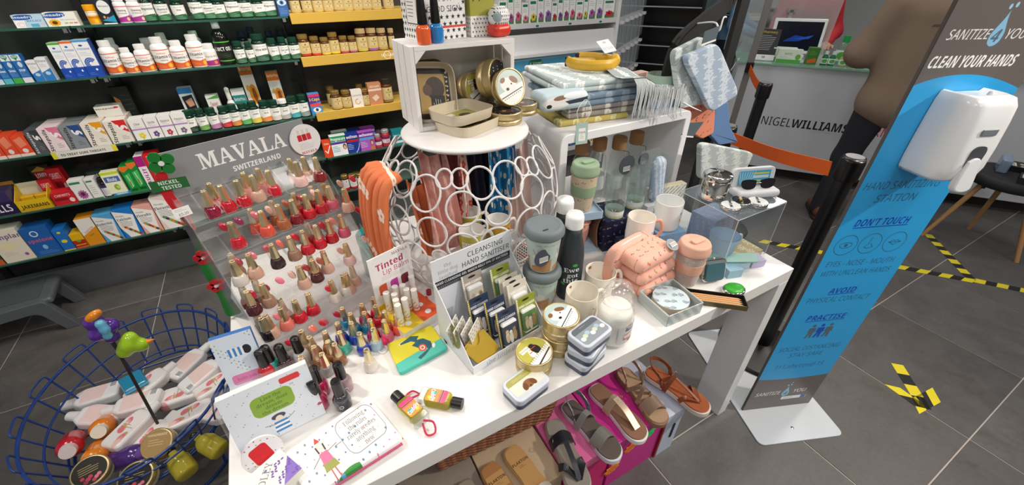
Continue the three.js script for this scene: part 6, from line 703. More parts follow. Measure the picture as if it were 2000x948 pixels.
  const pp = onY(AY, 1390, 385); t = thing('silver_trinket_pot', 'mirror silver lidded pot with crystal knob on the acrylic riser', 'pot', [pp.x, AY, pp.z]); const sil = mat('#e2dfda', .06, { metalness: 1 }); part(t, 'pot', lathe([[0, 0], [.038, 0], [.041, .003], [.041, .07], [0, .07]], 40), sil); part(t, 'lid', lathe([[.0425, .064], [.0435, .066], [.0435, .08], [.04, .083], [.008, .085], [0, .085]], 40), sil); part(t, 'crystal_knob', new THREE.IcosahedronGeometry(.014, 1).translate(0, .102, 0), mat('#f4f4f4', .02, { transmission: .9, ior: 1.6 }));
  const sg = onY(AY, 1470, 381); t = thing('sunglasses_case', 'open white case holding dark sunglasses on the acrylic riser', 'sunglasses case', [sg.x, AY, sg.z], -.35); part(t, 'tray', (() => { const g = rbox(.15, .026, .06, .012, 3); return g; })(), mat('#e3e5e8', .6)); part(t, 'lid', extr(rrect(.15, .065, .018), .01, .003).rotateX(-.15).translate(0, .05, -.034), mat('#dfe3e8', .5)); const card = cell(110, 50, (g, w, h) => { fill(g, '#49b0dc', 0, 0, w, h); for (let i = 0; i < 7; i++) line(g, '#c8e8f4', 3, [[8 + i * 5, 50], [2 + i * 9, 4]]); fill(g, '#e8d84a', 50, 8, 54, 6); fill(g, '#e8d84a', 50, 34, 54, 6); fill(g, '#d8ecf4', 50, 18, 54, 10); }); part(t, 'insert_card', inCell(new THREE.PlaneGeometry(.11, .045), card).rotateX(-.15).translate(.0, .054, -.018), print(card)); const dk = mat('#17141c', .06), fr = mat('#c8b48a', .2, { metalness: .8 }), gl = part(t, 'sunglasses', merge([-1, 1].map((s) => extr(smooth([[-.026, .012], [0, .016], [.024, .012], [.022, -.008], [0, -.016], [-.022, -.01]].map(([x, y]) => [x * s, y]), 30), .002).rotateX(-.3).translate(s * .033, .042, .005))), dk, 'dark lenses'); part(gl, 'bridge', rod([-.01, .046, .006], [.01, .046, .006], .0016), fr); 
  for (const [x, y, l, d] of [[1445, 398, 'black and white round compact on the acrylic riser', 1], [1478, 400, 'white patterned round compact on the acrylic riser', 0], [1425, 408, 'pale round compact at the front of the acrylic riser', 0]]) { const p = onY(AY, x, y), c = cell(90, 90, (g, w, h) => { fill(g, d ? '#1d1b1c' : '#e6e6e4', 0, 0, w, h); for (let i = 0; i < 26; i++) disc(g, ['#e8e8e4', '#8a8a88', '#d8b83a', '#3a4a6a', '#2a2a2a'][(i + d) % 5], (i * 37 % 90), (i * 53 % 90), 9, 4, i); }), q = thing('compact_mirror', l, 'compact', [p.x, AY, p.z]); part(q, 'case', lathe([[0, 0], [.028, 0], [.03, .003], [.03, .01], [.028, .013], [0, .013]], 32), mat('#c8c8c8', .15, { metalness: .9 })); part(q, 'lid_print', inCell(new THREE.CircleGeometry(.027, 32), c).rotateX(-Math.PI / 2).translate(0, .0136, 0), print(c, .2)); }
  const gbk = PAT.golden; solo('gold_placemat', 'pale gold textured board under the acrylic riser', 'board', carton(.215, .02, .19, [gbk, gbk, gbk, gbk, gbk, gbk]), print(gbk, .5), [1.2, TY, -.675], -.04); nb([1.21, TY + .0202, -.728], .05, .12, .1, .09, leafy('#8ea2c6', '#a9bad6', 30), 'lilac blue gift box under the acrylic riser');
  // pink cases, cups, compact, pencils
  const P3 = PAT.pinkF; [[0, 'lowest'], [1, 'middle'], [2, 'uppermost']].forEach(([k, w2]) => { const t3 = thing('floral_zip_case', `pink floral zip case, ${w2} of the stack`, 'zip case', [.85 - .012 * k, TY + k * .0475, -.655 - .004 * k], .12); part(t3, 'case', planar(rbox(.165, .047, .1, .022, 4).clone(), P3, 'xz'), print(P3, .7)); part(t3, 'zip', merge([box(.15, .0025, .0015, 0, .022, .0505)]), mat('#c9a09a', .5)); if (k === 2) { part(t3, 'round_tag', new THREE.CylinderGeometry(.02, .02, .0015, 28).rotateX(.5).translate(.06, .052, .04), mat('#8b8f92', .5)); const bb = cell(50, 24, (g, w, h) => bars(g, 0, 0, w, h)); part(t3, 'barcode', inCell(new THREE.PlaneGeometry(.026, .013), bb).rotateX(-1.05).translate(.062, .0545, .042), print(bb)); } });
  t = thing('floral_bag', 'pink floral zip bag standing behind the stacked cases', 'bag', [.8, TY, -.718], .15); part(t, 'bag', planar(extr(rrect(.19, .15, .06), .02, .01, 3).translate(0, .075, 0), P3), print(P3, .7)); part(t, 'zip', tube([[-.09, .09, .012], [-.06, .14, .012], [0, .15, .012], [.06, .14, .012], [.09, .09, .012]], .004, 30, 6), mat('#d8d0cc', .4));
  const rose = mat('#dba994', .6), pc = onY(TY, 1336, 549); kcup([pc.x, TY, pc.z], rose, sprig('#b9aaa2', ['#e0d6d0', '#8a7a74'], 30), rose, .046, .15, 'travel cup with rose pink lid and sleeve', 'travel_cup', 'lever');
  const bc3 = onY(TY, 1376, 505); t = thing('blue_cup', 'pale blue cup with white rim behind the rose cup', 'cup', [1.141, TY + .0203, -.628]); part(t, 'cup', lathe([[0, 0], [.03, 0], [.034, .004], [.047, .085], [.045, .086], [.032, .008], [0, .006]], 36), mat('#a9c4dc', .3)); part(t, 'handle', tube([[.042, .07, .012], [.066, .07, .014], [.07, .045, .014], [.04, .03, .01]], .005, 20, 8), mat('#c8d8e6', .3));
  const cp = onY(TY, 1386, 548); t = thing('clasp_purse', 'teal clasp mirror purse with silver frame standing upright', 'purse', [cp.x, TY, cp.z], -.3); part(t, 'frame', extr(rrect(.078, .074, .016), .014, .003).rotateX(-.25).translate(0, .04, -.01), sil); part(t, 'panel', extr(rrect(.064, .06, .014), .004, .001).rotateX(-.25).translate(0, .041, .008), mat('#3f6672', .45)); part(t, 'clasp', new THREE.SphereGeometry(.005, 12, 8).translate(0, .078, -.012), sil);
  const gc = onY(TY, 1431, 571); t = thing('green_compact', 'oval bright green compact mirror near the table edge', 'compact', [gc.x, TY, gc.z], -.25); part(t, 'case', lathe([[0, 0], [.033, 0], [.036, .004], [.036, .012], [.033, .016], [0, .016]], 36).clone().scale(1, 1, .74), sil); part(t, 'green_lid', lathe([[.031, .0155], [.03, .019], [.02, .0205], [0, .021]], 36).clone().scale(1, 1, .74), mat('#2f9b25', .25));
  const pz = onY(TY, 1388, 588); t = thing('pencil_tin', 'open black floral tin of pencils at the table edge', 'pencil tin', [pz.x, TY, pz.z], -.72); const blk = mat('#1d1a16', .4); part(t, 'tray', box(.185, .003, .05), blk); for (const s of [-1, 1]) { part(t, 'long_wall', box(.185, .016, .002, 0, 0, s * .025), mat(s > 0 ? '#5d5434' : '#1d1a16', .4)); part(t, 'end_wall', box(.002, .016, .05, s * .0925), blk); } for (let k = 0; k < 4; k++) { const o = solo('pencil', 'natural wood pencil in the black floral tin', 'pencil', merge([new THREE.CylinderGeometry(.0037, .0037, .15, 6).rotateZ(Math.PI / 2), new THREE.ConeGeometry(.0037, .012, 6).rotateZ(-Math.PI / 2).translate(.081, 0, 0)]), mat('#cf9f6c', .55), [pz.x, TY + .0072, pz.z], -.72, 'pencils in the tin'); o.position.add(V(0, 0, -.014 + k * .0088).applyAxisAngle(V(0, 1, 0), -.72)); }
  const cl = onY(TY, 1412, 528); const cb = [['#8fb3c4', 0, .03, 'pale teal boxed gift beside the teal purse'], ['#b6cfe0', 1, .028, 'pale blue boxed gift beside the teal purse'], ['#c5bfe0', 2, .026, 'lilac boxed gift beside the teal purse']]; cb.forEach(([c, k, h, l]) => { const q = onY(TY, [1425, 1440, 1470][k], [535, 520, 515][k]); nb([q.x, TY, q.z], -.3, .05, h, .045, sprig(c, ['#4a7a70', '#5a6a8a'], 14), l); });
  const sl = onY(TY + .05, 1460, 495); solo('teal_folder', 'teal and grey folded card lying against the gold board', 'folder', extr(rrect(.17, .035, .008), .004, .001).rotateX(-1.2).rotateY(-.5), mat('#7fb3a8', .4), [1.14, TY + .037, -.585]);
  // coaster box
  const cy = slabY(TY, [[1248, 600], [1310, 643], [1364, 600], [1300, 562]], .004, .0005, .02); const cg = PAT.sage, cm = mat('#8fa7b4', .5); t = thing('coaster_box', 'open pale blue patterned box of round coasters', 'coaster box', [cy.m.x, TY, cy.m.z], -.06); const q0 = onY(TY, 1248, 600), q1 = onY(TY, 1310, 643), q2 = onY(TY, 1364, 600), cw = .125; part(t, 'base', box(cw, .003, .115), cm); for (const [a, b, x, z] of [[.003, .115, -cw / 2, 0], [.003, .115, cw / 2, 0], [cw, .003, 0, .0575], [cw, .003, 0, -.0575]]) part(t, 'wall', planar(box(a, .04, b, x, 0, z), PAT.sage), print(PAT.sage, .5)); const ca = cell(150, 150, (g, w, h) => { fill(g, '#c2d5dc', 0, 0, w, h); for (let i = 0; i < 16; i++) { const x = (i * 61 % 150), y = (i * 41 % 150); disc(g, '#9aa6b2', x, y, 12, 9, i); disc(g, '#7d8794', x + 9, y + 6, 6, 3, i); line(g, '#7d8794', 1.5, [[x, y], [x + 9, y + 16]]); } }); for (let k = 0; k < 4; k++) { const cc = thing('coaster', k === 3 ? 'round pale blue hare patterned coaster on top of the pile' : 'round pale blue coaster in the pile below', 'coaster', [cy.m.x, TY + .0032 + k * .0085, cy.m.z], 0, 'round coasters in the box'); part(cc, 'disc', cyl(.051, .051, .008, 40), mat('#c6b29e', .7)); part(cc, 'print', inCell(new THREE.CircleGeometry(.0505, 40), ca).rotateX(-Math.PI / 2).translate(0, .0082, 0), print(ca, .4)); }
}

// ---------- middle and front of the table ----------
{
  let t; const cream = mat('#efe9dc', .22);
  // two grey lidded travel cups, one on the other
  const hare = cell(220, 170, (g, w, h) => { fill(g, '#b3c5c0', 0, 0, w, h); txt(g, 'Lady, this cup is amazing', 110, 26, 13, '#6a7c78'); for (const x of [20, 130]) { disc(g, '#d4d4cc', x + 36, 92, 34, 20); disc(g, '#a8a8a0', x + 14, 72, 6, 24, -.4); disc(g, '#a8a8a0', x + 30, 68, 5, 22, -.1); poly(g, '#b98a5c', [[x - 10, 150], [x + 40, 118], [x + 90, 100], [x + 90, 170], [x - 10, 170]]); line(g, '#8a6238', 2, [[x, 150], [x + 80, 112]]); } });
  const gcup = (pos, label) => { t = thing('hare_cup', label, 'travel cup', pos); const r = .05, h = .135, lm = mat('#6f7a7d', .55); part(t, 'cup', lathe([[0, 0], [r * .7, 0], [r * .74, .004], [r * .95, h * .84], [0, h * .84]], 36), mat('#b3c5c0', .4)); part(t, 'print', band(r * .755, r * .955, .006, h * .82, hare, 36, 7, 2), print(hare, .4)); const l = part(t, 'lid', lathe([[0, h * .82], [r * 1.04, h * .81], [r * 1.09, h * .84], [r * 1.09, h * .92], [r * 1.02, h * .95], [r * .97, h], [r * .82, h], [r * .78, h * .98], [0, h * .98]], 40), lm); part(l, 'sip_slot', rbox(.016, .002, .004, .001, 1).clone().translate(-.012, h * .981, .024), mat('#2f3638', .6)); return t; };
  gcup([.514, TY, -.745], 'grey lidded hare travel cup, lower of two'); gcup([.514, TY + .1352, -.745], 'grey lidded hare travel cup standing on another'); part(t, 'round_tag', new THREE.CylinderGeometry(.024, .024, .0015, 30).rotateX(Math.PI / 2 - .1).translate(-.03, .062, .042), mat('#39404e', .5), 'dark round tag'); { const b = cell(60, 34, (g, w, h) => bars(g, 0, 0, w, h)); part(t, 'barcode', inCell(new THREE.PlaneGeometry(.026, .015), b).rotateX(-.1).translate(-.026, .057, .0435), print(b)); }
  // flask bottles
  const flask = (x, z, label, c) => { t = thing('drinks_flask', label, 'flask', [x, TY, z]); part(t, 'body', lathe([[0, 0], [.034, 0], [.036, .004], [.036, .14], [.033, .17], [.024, .215], [.0215, .24], [0, .24]], 36), mat('#2b333a', .45)); part(t, 'cap', lathe([[.0235, .238], [.025, .24], [.025, .268], [.021, .279], [0, .281]], 32), mat('#eceded', .45)); if (c) part(t, 'slogan', band(.0365, .0365, .055, .14, c, 36, 1.9, 1).rotateY(-.55), print(c, .5)); };
  const ewe = cell(130, 190, (g, w, h) => { fill(g, '#2b333a', 0, 0, w, h); disc(g, '#3aa84a', 82, 20, 14, 11); txt(g, "Ewe", 66, 58, 42, '#f2f4f2', { bold: 1, font: 'serif', rot: -.1 }); txt(g, 'got', 74, 100, 38, '#f2f4f2', { bold: 1, font: 'serif' }); txt(g, 'this', 64, 142, 44, '#f2f4f2', { bold: 1, font: 'serif', rot: -.06 }); disc(g, '#3aa84a', 22, 170, 14, 8, .5); disc(g, '#3aa84a', 100, 168, 8, 5); disc(g, '#3aa84a', 14, 84, 7, 5); }); flask(.607, -.738, 'dark slate drinks flask with white cap and slogan', ewe); const f2 = onY(TY + .28, 1082, 405); flask(.634, -.82, 'dark slate drinks flask with white cap behind the grey cups');
  const cow = cell(200, 120, (g, w, h) => { fill(g, '#efe9dc', 0, 0, w, h); disc(g, '#9a8a6a', 130, 74, 14, 20); disc(g, '#b8a880', 128, 52, 12, 9); line(g, '#8a7a5a', 3, [[118, 46], [104, 38]]); line(g, '#8a7a5a', 3, [[138, 46], [152, 38]]); fill(g, '#8a9a5a', 100, 96, 60, 5); });
  const mA = onY(TY, 1131, 621), mB = onY(TY, 1166, 580); t = thing('cream_mug', 'cream mug with a cow print next to the candle jar', 'mug', [mA.x, TY, mA.z]); mug(t, .044, .1, cream, cow, 0, 1.4, cream); part(t, 'inner_motif', rbox(.014, .008, .001, .0005, 1).clone().translate(-.012, .082, -.0405), mat('#8a6a54', .6)); t = thing('cream_mug', 'cream mug with orange marked handle behind the other cream mug', 'mug', [mB.x, TY, mB.z]); mug(t, .044, .1, cream, cow, 0, 1.35, cream); part(t, 'inner_motif', rbox(.022, .01, .001, .0005, 1).clone().translate(-.012, .08, -.0405), mat('#8a6a54', .6));
  // candle jar
  t = thing('candle_jar', 'large glass candle jar with domed glass lid and white wax', 'candle', [.605, TY, -.538]); const gl = mat('#ffffff', .02, { transmission: .97, ior: 1.5 }); part(t, 'wax', lathe([[0, .006], [.042, .006], [.044, .012], [.044, .095], [.036, .112], [0, .112]], 40), mat('#f3f1e8', .5)); part(t, 'jar', lathe([[0, 0], [.043, 0], [.0475, .006], [.0475, .1], [.04, .118], [.037, .124], [.0375, .132], [.035, .132], [.0355, .123], [.038, .115], [.0455, .099], [.0455, .007], [0, .004]], 44), gl);
  part(t, 'lid', lathe([[.038, .132], [.043, .134], [.0445, .14], [.043, .146], [.036, .15], [.034, .164], [.028, .178], [.014, .186], [0, .188], [0, .184], [.013, .182], [.026, .174], [.031, .162], [.033, .148], [.03, .136]], 44), gl); const lb = cell(140, 130, (g, w, h) => { fill(g, '#d8dad8', 0, 0, w, h); fill(g, '#7f8794', 36, 8, 90, 26); txt(g, 'YANKEE', 80, 18, 17, '#f0f0f0'); fill(g, '#40465a', 36, 28, 90, 6); poly(g, '#b88a84', [[30, 60], [130, 40], [130, 110], [30, 100]]); poly(g, '#ecdcd8', [[30, 66], [110, 58], [130, 80], [40, 90]]); fill(g, '#6a4a40', 60, 104, 44, 14); }); part(t, 'label', band(.0482, .0482, .02, .08, lb, 24, 1.5, 1).rotateY(.25), print(lb, .4));
  // gold tins
  const tin = (x, y, z, r, h, art, l) => { const q = thing('gift_tin', l, 'tin', [x, y, z], .3); tinGeo(q, r, h, art); }; tin(.374, TY, -.557, .046, .055, AD.pug, 'round gold tin with two small dogs on a green lid'); tin(.466, TY, -.582, .046, .055, AD.pug, 'round gold tin under the terrier tin'); tin(.466, TY + .0552, -.582, .046, .055, AD.jack, 'round gold tin with a terrier lid standing on another tin');
  // hinged rectangular tins
  const rt = (x, y, z, turn, art, l) => { const q = thing('hinged_tin', l, 'tin', [x, y, z], turn); part(q, 'base', flat(extr(rrect(.098, .066, .016), .012, .002)).translate(0, .002, 0), mat('#4d566a', .35)); part(q, 'lid', flat(extr(rrect(.1, .068, .017), .013, .003)).translate(0, .0165, 0), mat('#c9d0dd', .28)); part(q, 'picture', planar(flat(new THREE.ShapeGeometry(rrect(.086, .054, .012))).translate(0, .0329, 0), art, 'xz'), print(art, .35), 'printed picture'); };
  const spaniel = cell(160, 100, (g, w, h) => { fill(g, '#d9d9cc', 0, 0, w, h); fill(g, '#a8a352', 0, 0, w, 30); small(g, '#e8e8d8', 30, 12, 90, 2, 7); disc(g, '#8a5628', 84, 62, 28, 20); disc(g, '#6a3c18', 62, 68, 12, 18, .4); disc(g, '#6a3c18', 106, 66, 12, 18, -.4); disc(g, '#2a1a10', 84, 76, 5, 4); fill(g, '#c8cdd0', 0, 84, w, 16); }), rabbits = cell(160, 100, (g, w, h) => { fill(g, '#8f979c', 0, 0, w, h); fill(g, '#5f676e', 0, 0, w, 30); for (let i = 0; i < 7; i++) disc(g, ['#eceee8', '#c8d6b8', '#a8c0d0'][i % 3], 18 + i * 21, 66 - (i % 3) * 8, 13, 11); small(g, '#dde', 50, 12, 60, 1, 6); });
  rt(.32, TY, -.505, .2, spaniel, 'hinged tin with a brown spaniel near the table edge'); [0, 1, 2].forEach((k) => rt(.497 + .002 * k, TY + k * .0335, -.512, .22 + (k === 1 ? .22 : k === 0 ? .08 : 0), rabbits, `hinged grey blue tin, ${['lowest', 'middle', 'uppermost'][k]} of the stack`));
  // kangaroo zip pouch
  const kp = cell(260, 190, (g, w, h) => { fill(g, '#ded02c', 0, 0, w, h); poly(g, '#4fc0ae', [[0, 140], [260, 96], [260, 190], [0, 190]]); disc(g, '#f4f4f0', 84, 42, 34, 7, -.15); poly(g, '#1f5a6a', [[56, 44], [120, 24], [158, 38], [140, 56], [172, 60], [200, 92], [196, 124], [176, 128], [160, 104], [140, 112], [120, 90], [106, 78], [130, 66], [112, 52], [60, 52]]); disc(g, '#d8543a', 150, 108, 20); disc(g, '#f0d8c8', 150, 108, 13); disc(g, '#d8543a', 150, 108, 7); poly(g, '#1f5a6a', [[110, 150], [180, 122], [196, 120], [150, 150], [118, 164]]); disc(g, '#f0efe8', 204, 118, 8, 14, .5); }); { const s = slabY(TY, [[757, 678], [843, 640], [876, 686], [782, 737]], .006, .003, .1); t = thing('kangaroo_pouch', 'yellow and turquoise zip pouch with an animal print', 'pouch', [s.m.x, TY, s.m.z]); part(t, 'pouch', planar(s.g, kp, 'xz'), print(kp, .35)); part(t, 'zip_pull', rbox(.008, .004, .016, .001, 1).clone().translate(.075, .003, .012), mat('#1c1c1c', .4)); }
  // hand sanitiser display box
  {
    const w = .236, d = .16, Hh = .245, fh = .026; t = thing('sanitiser_display_box', 'white card display box of hand cleansing packs', 'display box', [.232, TY, -.605], .15); const cd = mat('#e6e9ee', .5);
    part(t, 'floor_card', box(w, .002, d, w / 2, 0, -d / 2), cd); const fl = cell(300, 36, (g, a, b) => { fill(g, '#e4e7ec', 0, 0, a, b); txt(g, 'the little dog laughed', 170, 19, 28, '#a4aab2', { font: 'serif', max: 240 }); }); part(t, 'front_lip', inCell(new THREE.PlaneGeometry(w, fh), fl).translate(w / 2, fh / 2, .0005), print(fl)); part(t, 'front_card', box(w, fh, .002, w / 2, 0, -.001), cd);
    for (const s of [0, 1]) part(t, 'side_card', extr(shapeOf([[0, 0], [0, fh], [-.02, fh + .02], [-d, .19], [-d, 0]]), .002).rotateY(-Math.PI / 2).translate(s * w + (s ? 0 : .002), 0, 0).rotateY(0), cd);
    const hd = cell(380, 400, (g, a, b) => { fill(g, '#dfe3ea', 0, 0, a, b); txt(g, 'the', 70, 40, 22, '#9aa2ac', { font: 'serif' }); txt(g, 'little dog', 70, 66, 22, '#9aa2ac', { font: 'serif' }); txt(g, 'laughed', 70, 92, 22, '#9aa2ac', { font: 'serif' }); txt(g, 'CLEANSING', 250, 36, 34, '#2a2c32'); txt(g, 'HAND SANITISER', 252, 76, 34, '#2a2c32', { max: 240 }); fill(g, '#23252c', 0, 104, a, 42); txt(g, 'HAND CLEANSING GEL WHICH KILLS 99% OF BACTERIA', 186, 118, 17, '#e8eaee', { max: 360, bold: 1 }); for (let x = 10; x < 380; x += 9) { g.strokeStyle = '#b8bcc4'; g.lineWidth = 1.5; g.beginPath(); g.arc(x, 137, 5, 0, 7); g.stroke(); } }); part(t, 'header_card', carton(w, Hh, .003, [plain('#dfe3ea'), plain('#dfe3ea'), plain('#dfe3ea'), plain('#dfe3ea'), hd, plain('#dfe3ea')]).translate(w / 2, 0, -d), print(hd)); const ov = cell(60, 100, (g, a, b) => { fill(g, '#8a8a3a', 0, 0, a, b); small(g, '#d8d8a8', 14, 20, 34, 6, 11, 2); }); part(t, 'oval_sticker', inCell(new THREE.CircleGeometry(.5, 28), ov).scale(.05, .075, 1).rotateY(-Math.PI / 2).translate(-.001, .07, -.075), print(ov));
    const M4 = new THREE.Matrix4().makeRotationY(.15).setPosition(.232, TY, -.605), at = (x, y, z) => V(x, y, z).applyMatrix4(M4);
    const pack = (x, z, bg, word, art, label, y = 0) => { const c = cell(110, 190, (g, a, b) => { fill(g, bg, 0, 0, a, b); disc(g, '#1c1c1e', 55, 16, 20, 5); small(g, '#ccd', 26, 28, 60, 1, 5); txt(g, 'HAND CLEANSER', 58, 42, 16, '#f2f2ee', { bold: 1, max: 92 }); for (let y2 = 6; y2 < 190; y2 += 10) disc(g, art === 1 ? '#d8c060' : '#e8e4d8', 6, y2, 5); }), p = at(x, .004 + y, z), q = thing('hand_cleanser_pack', label, 'cleanser pack', p, .15); part(q, 'backing_card', carton(.062, .115, .002, [c, c, c, c, c, c]).rotateX(-.22), print(c)); const dc = cell(80, 110, (g, a, b) => { fill(g, art === 1 ? '#3f4a5c' : art === 2 ? '#5f8a58' : '#cfcabc', 0, 0, a, b); fill(g, '#f2f3f4', 0, 0, a, 12); for (let i = 0; i < 3; i++) { disc(g, ['#d8c8ac', '#e8e4dc', '#b89a74'][i], 20 + i * 20, 66 + (i % 2) * 8, 11, 26); disc(g, ['#c8b090', '#f0ece4', '#a88a64'][i], 20 + i * 20, 40 + (i % 2) * 8, 9, 9); } fill(g, '#eceef0', 0, 100, a, 10); }); part(q, 'spray_card', planar(extr(rrect(.044, .07, .006), .008, .002).translate(0, .048, .002), dc).rotateX(-.22), print(dc, .2), 'slim spray in blister'); };
    pack(.125, -.012, '#2f3b56', 0, 1, 'navy hand cleanser pack at the front of the display box'); pack(.195, -.02, '#8f9a32', 0, 2, 'lime green hand cleanser pack at the front of the display box'); pack(.118, -.05, '#2f3b56', 0, 1, 'navy hand cleanser pack in the middle of the display box', .012); pack(.085, -.075, '#2f3b56', 0, 1, 'navy hand cleanser pack in third row of the display box', .02); pack(.18, -.11, '#8f9a32', 0, 2, 'lime green hand cleanser pack at the back of the display box', .05); [0, 1, 2].forEach((k) => pack(.19, -.05 - k * .018, '#d8d2c4', 0, 3, `cream hand cleanser pack with red spots, ${['front', 'middle', 'rear'][k]} of the cream three`, .03)); pack(.105, -.13, '#a89f94', 0, 3, 'beige hand cleanser pack against the header', .05);
    const dotc = cell(80, 120, (g, a, b) => { fill(g, '#e4e0d8', 0, 0, a, b); for (let y = 8; y < 120; y += 15) for (let x = (y % 2 ? 6 : 12); x < 80; x += 16) disc(g, '#55524e', x, y, 2.4); }); [[.024, -.1], [.034, -.085], [.046, -.07], [.06, -.058]].forEach(([x, z]) => { const q = thing('spotted_card', 'white card with black spots at the side of the display box', 'card', at(x, .012, z), .15, 'spotted cards in the display box'); part(q, 'card', carton(.05, .1, .002, [dotc, dotc, dotc, dotc, dotc, dotc]).rotateZ(.28).rotateY(.5), print(dotc)); });
    const mu = thing('leather_sleeve', 'mustard yellow card sleeve leaning at the front of the display box', 'card sleeve', at(.062, .006, -.012), .15); const sh = new THREE.Shape(); sh.moveTo(-.036, .07); sh.quadraticCurveTo(-.018, .078, -.016, .068); sh.quadraticCurveTo(0, .042, .016, .068); sh.quadraticCurveTo(.018, .078, .036, .07); sh.lineTo(.034, .004); sh.quadraticCurveTo(0, -.003, -.034, .004); part(mu, 'sleeve', extr(sh, .003, .001).rotateZ(.42).rotateX(-.5), mat('#b9992f', .5)); part(mu, 'inner_card', extr(rrect(.058, .06, .008), .002).translate(0, .048, -.003).rotateZ(.42).rotateX(-.5), mat('#c6a93c', .5));
  }
  // lip balm stand
  {
    t = thing('lip_balm_stand', 'white counter stand of tinted lip balms with yellow and orange base', 'display stand', [.163, TY, -.868], .3); const w = .125, d = .125, bh = .028; const tp = cell(140, 140, (g, a, b) => { fill(g, '#e8c61e', 0, 0, 70, b); fill(g, '#e2582a', 70, 0, 70, b); for (const y of [30, 70, 112]) for (const x of [34, 106]) disc(g, '#f2f2f0', x, y, 10); }); part(t, 'base', carton(w, bh, d, [plain('#eeeceb'), plain('#eeeceb'), tp, tp, plain('#eeeceb'), plain('#eeeceb')]), print(tp));
    const hc = cell(200, 320, (g, a, b) => { fill(g, '#efedee', 0, 0, a, b); txt(g, 'MAVALA', 150, 18, 18, '#7a2a3a', { font: 'serif' }); txt(g, 'Tinted', 96, 56, 44, '#b0405c', { bold: 1 }); txt(g, 'Lip Balm', 120, 92, 34, '#c05a78'); small(g, '#999', 44, 112, 120, 3, 8); for (const [x, c] of [[40, '#e8643c'], [96, '#d04ab0'], [150, '#7a2438']]) { g.fillStyle = c; g.beginPath(); g.roundRect(x - 16, 146, 38, 54, [14, 4, 4, 4]); g.fill(); } small(g, '#c8a8b8', 60, 216, 90, 3, 12); fill(g, '#e6c020', 0, 250, 70, 70); poly(g, '#c03a6a', [[130, 250], [200, 230], [200, 320], [130, 320]]); }); part(t, 'header_card', carton(w, .2, .004, [plain('#efedee'), plain('#efedee'), plain('#efedee'), plain('#efedee'), hc, plain('#efedee')]).translate(0, 0, -d / 2 + .002), print(hc, .35));
    const M4 = new THREE.Matrix4().makeRotationY(.3).setPosition(.163, TY, -.868), bl = (c) => cell(60, 90, (g, a, b) => { fill(g, '#f3efe8', 0, 0, a, b); for (let i = 0; i < 20; i++) disc(g, c, (i * 23 % 60), (i * 37 % 90), 4, 2.4, i); fill(g, c, 0, 78, a, 7); }), yb = bl('#e0b41e'), rb = bl('#d8685a'), mb = bl('#9a2848'); const put = (x, z, c, l, gname) => { const p = V(x, bh + .0002, z).applyMatrix4(M4), q = thing('lip_balm', l, 'lip balm', p, 0, gname); part(q, 'tube', cyl(.0085, .0085, .07, 20), mat('#f2eee8', .35)); part(q, 'wrap', band(.0087, .0087, .006, .05, c, 20, 7, 2), print(c, .35)); };
    for (const [x, z] of [[-.042, -.035], [-.03, -.014], [-.04, .008], [-.022, .02], [-.048, .028]]) put(x, z, yb, 'white lip balm tube with yellow flowers in the stand', 'yellow lip balm tubes'); for (const [x, z] of [[-.012, -.04], [.006, -.03], [.004, -.008], [.016, .008]]) put(x, z, rb, 'white lip balm tube with coral flowers in the stand', 'coral lip balm tubes'); put(.045, -.045, mb, 'white lip balm tube with dark pink flowers standing apart', undefined);
    for (const [x, y, c, l] of [[838, 575, '#a01a3a', 'dark red lip balm cap lying by the display box'], [832, 590, '#d82a5a', 'pink lip balm cap lying by the display box']]) { const p = onY(TY, x, y); solo('loose_cap', l, 'cap', cyl(.008, .0075, .016), mat(c, .3), p); }
  }
  // two pocket hand gels lying down
  { const art = cell(90, 90, (g, w, h) => { fill(g, '#f0922c', 0, 0, w, h); fill(g, '#e2397c', 0, 0, w, 20); fill(g, '#1c1c1c', 0, 22, w, 4); fill(g, '#ec5a8a', 0, 28, w, 6); disc(g, '#3ab0b0', 30, 62, 16, 12, .6); disc(g, '#e8489a', 56, 58, 16, 9, -.5); disc(g, '#f6d030', 66, 74, 12, 8); txt(g, 'Cuddly', 46, 62, 26, '#fff', { bold: 1, rot: -.2 }); });
    const gel = (p, turn, l) => { t = thing('pocket_hand_gel', l, 'hand gel', [p.x, TY + .0135, p.z], turn); part(t, 'bottle', extr(rrect(.036, .062, .012), .014, .006, 3).rotateX(-Math.PI / 2).translate(0, -.007, 0), mat('#dfd86a', .04, { transmission: .75, ior: 1.3 })); part(t, 'cap', new THREE.CylinderGeometry(.0125, .0125, .024, 24).rotateX(Math.PI / 2).translate(0, 0, -.045), mat('#1a1a1c', .35)); part(t, 'label', planar(flat(new THREE.ShapeGeometry(rrect(.032, .046, .005))).translate(0, .0133, .002), art, 'xz'), print(art, .3)); part(t, 'holder', extr(rrect(.04, .022, .01), .016, .004, 2).rotateX(-Math.PI / 2).translate(0, -.009, .034), mat('#f4f6f6', .05, { transmission: .9 })); part(t, 'strap', tube([[0, .004, .044], [.012, .002, .062], [.002, -.008, .078], [-.012, -.008, .07], [-.004, 0, .046]], .0022, 24, 6), mat('#c8234e', .4), 'pink strap'); };
    gel(onY(TY + .014, 802, 800), .35, 'pocket hand gel with orange label, cap pointing away from the table edge'); gel(onY(TY + .014, 856, 780), -2.3, 'pocket hand gel with orange label, cap pointing to the table edge'); }
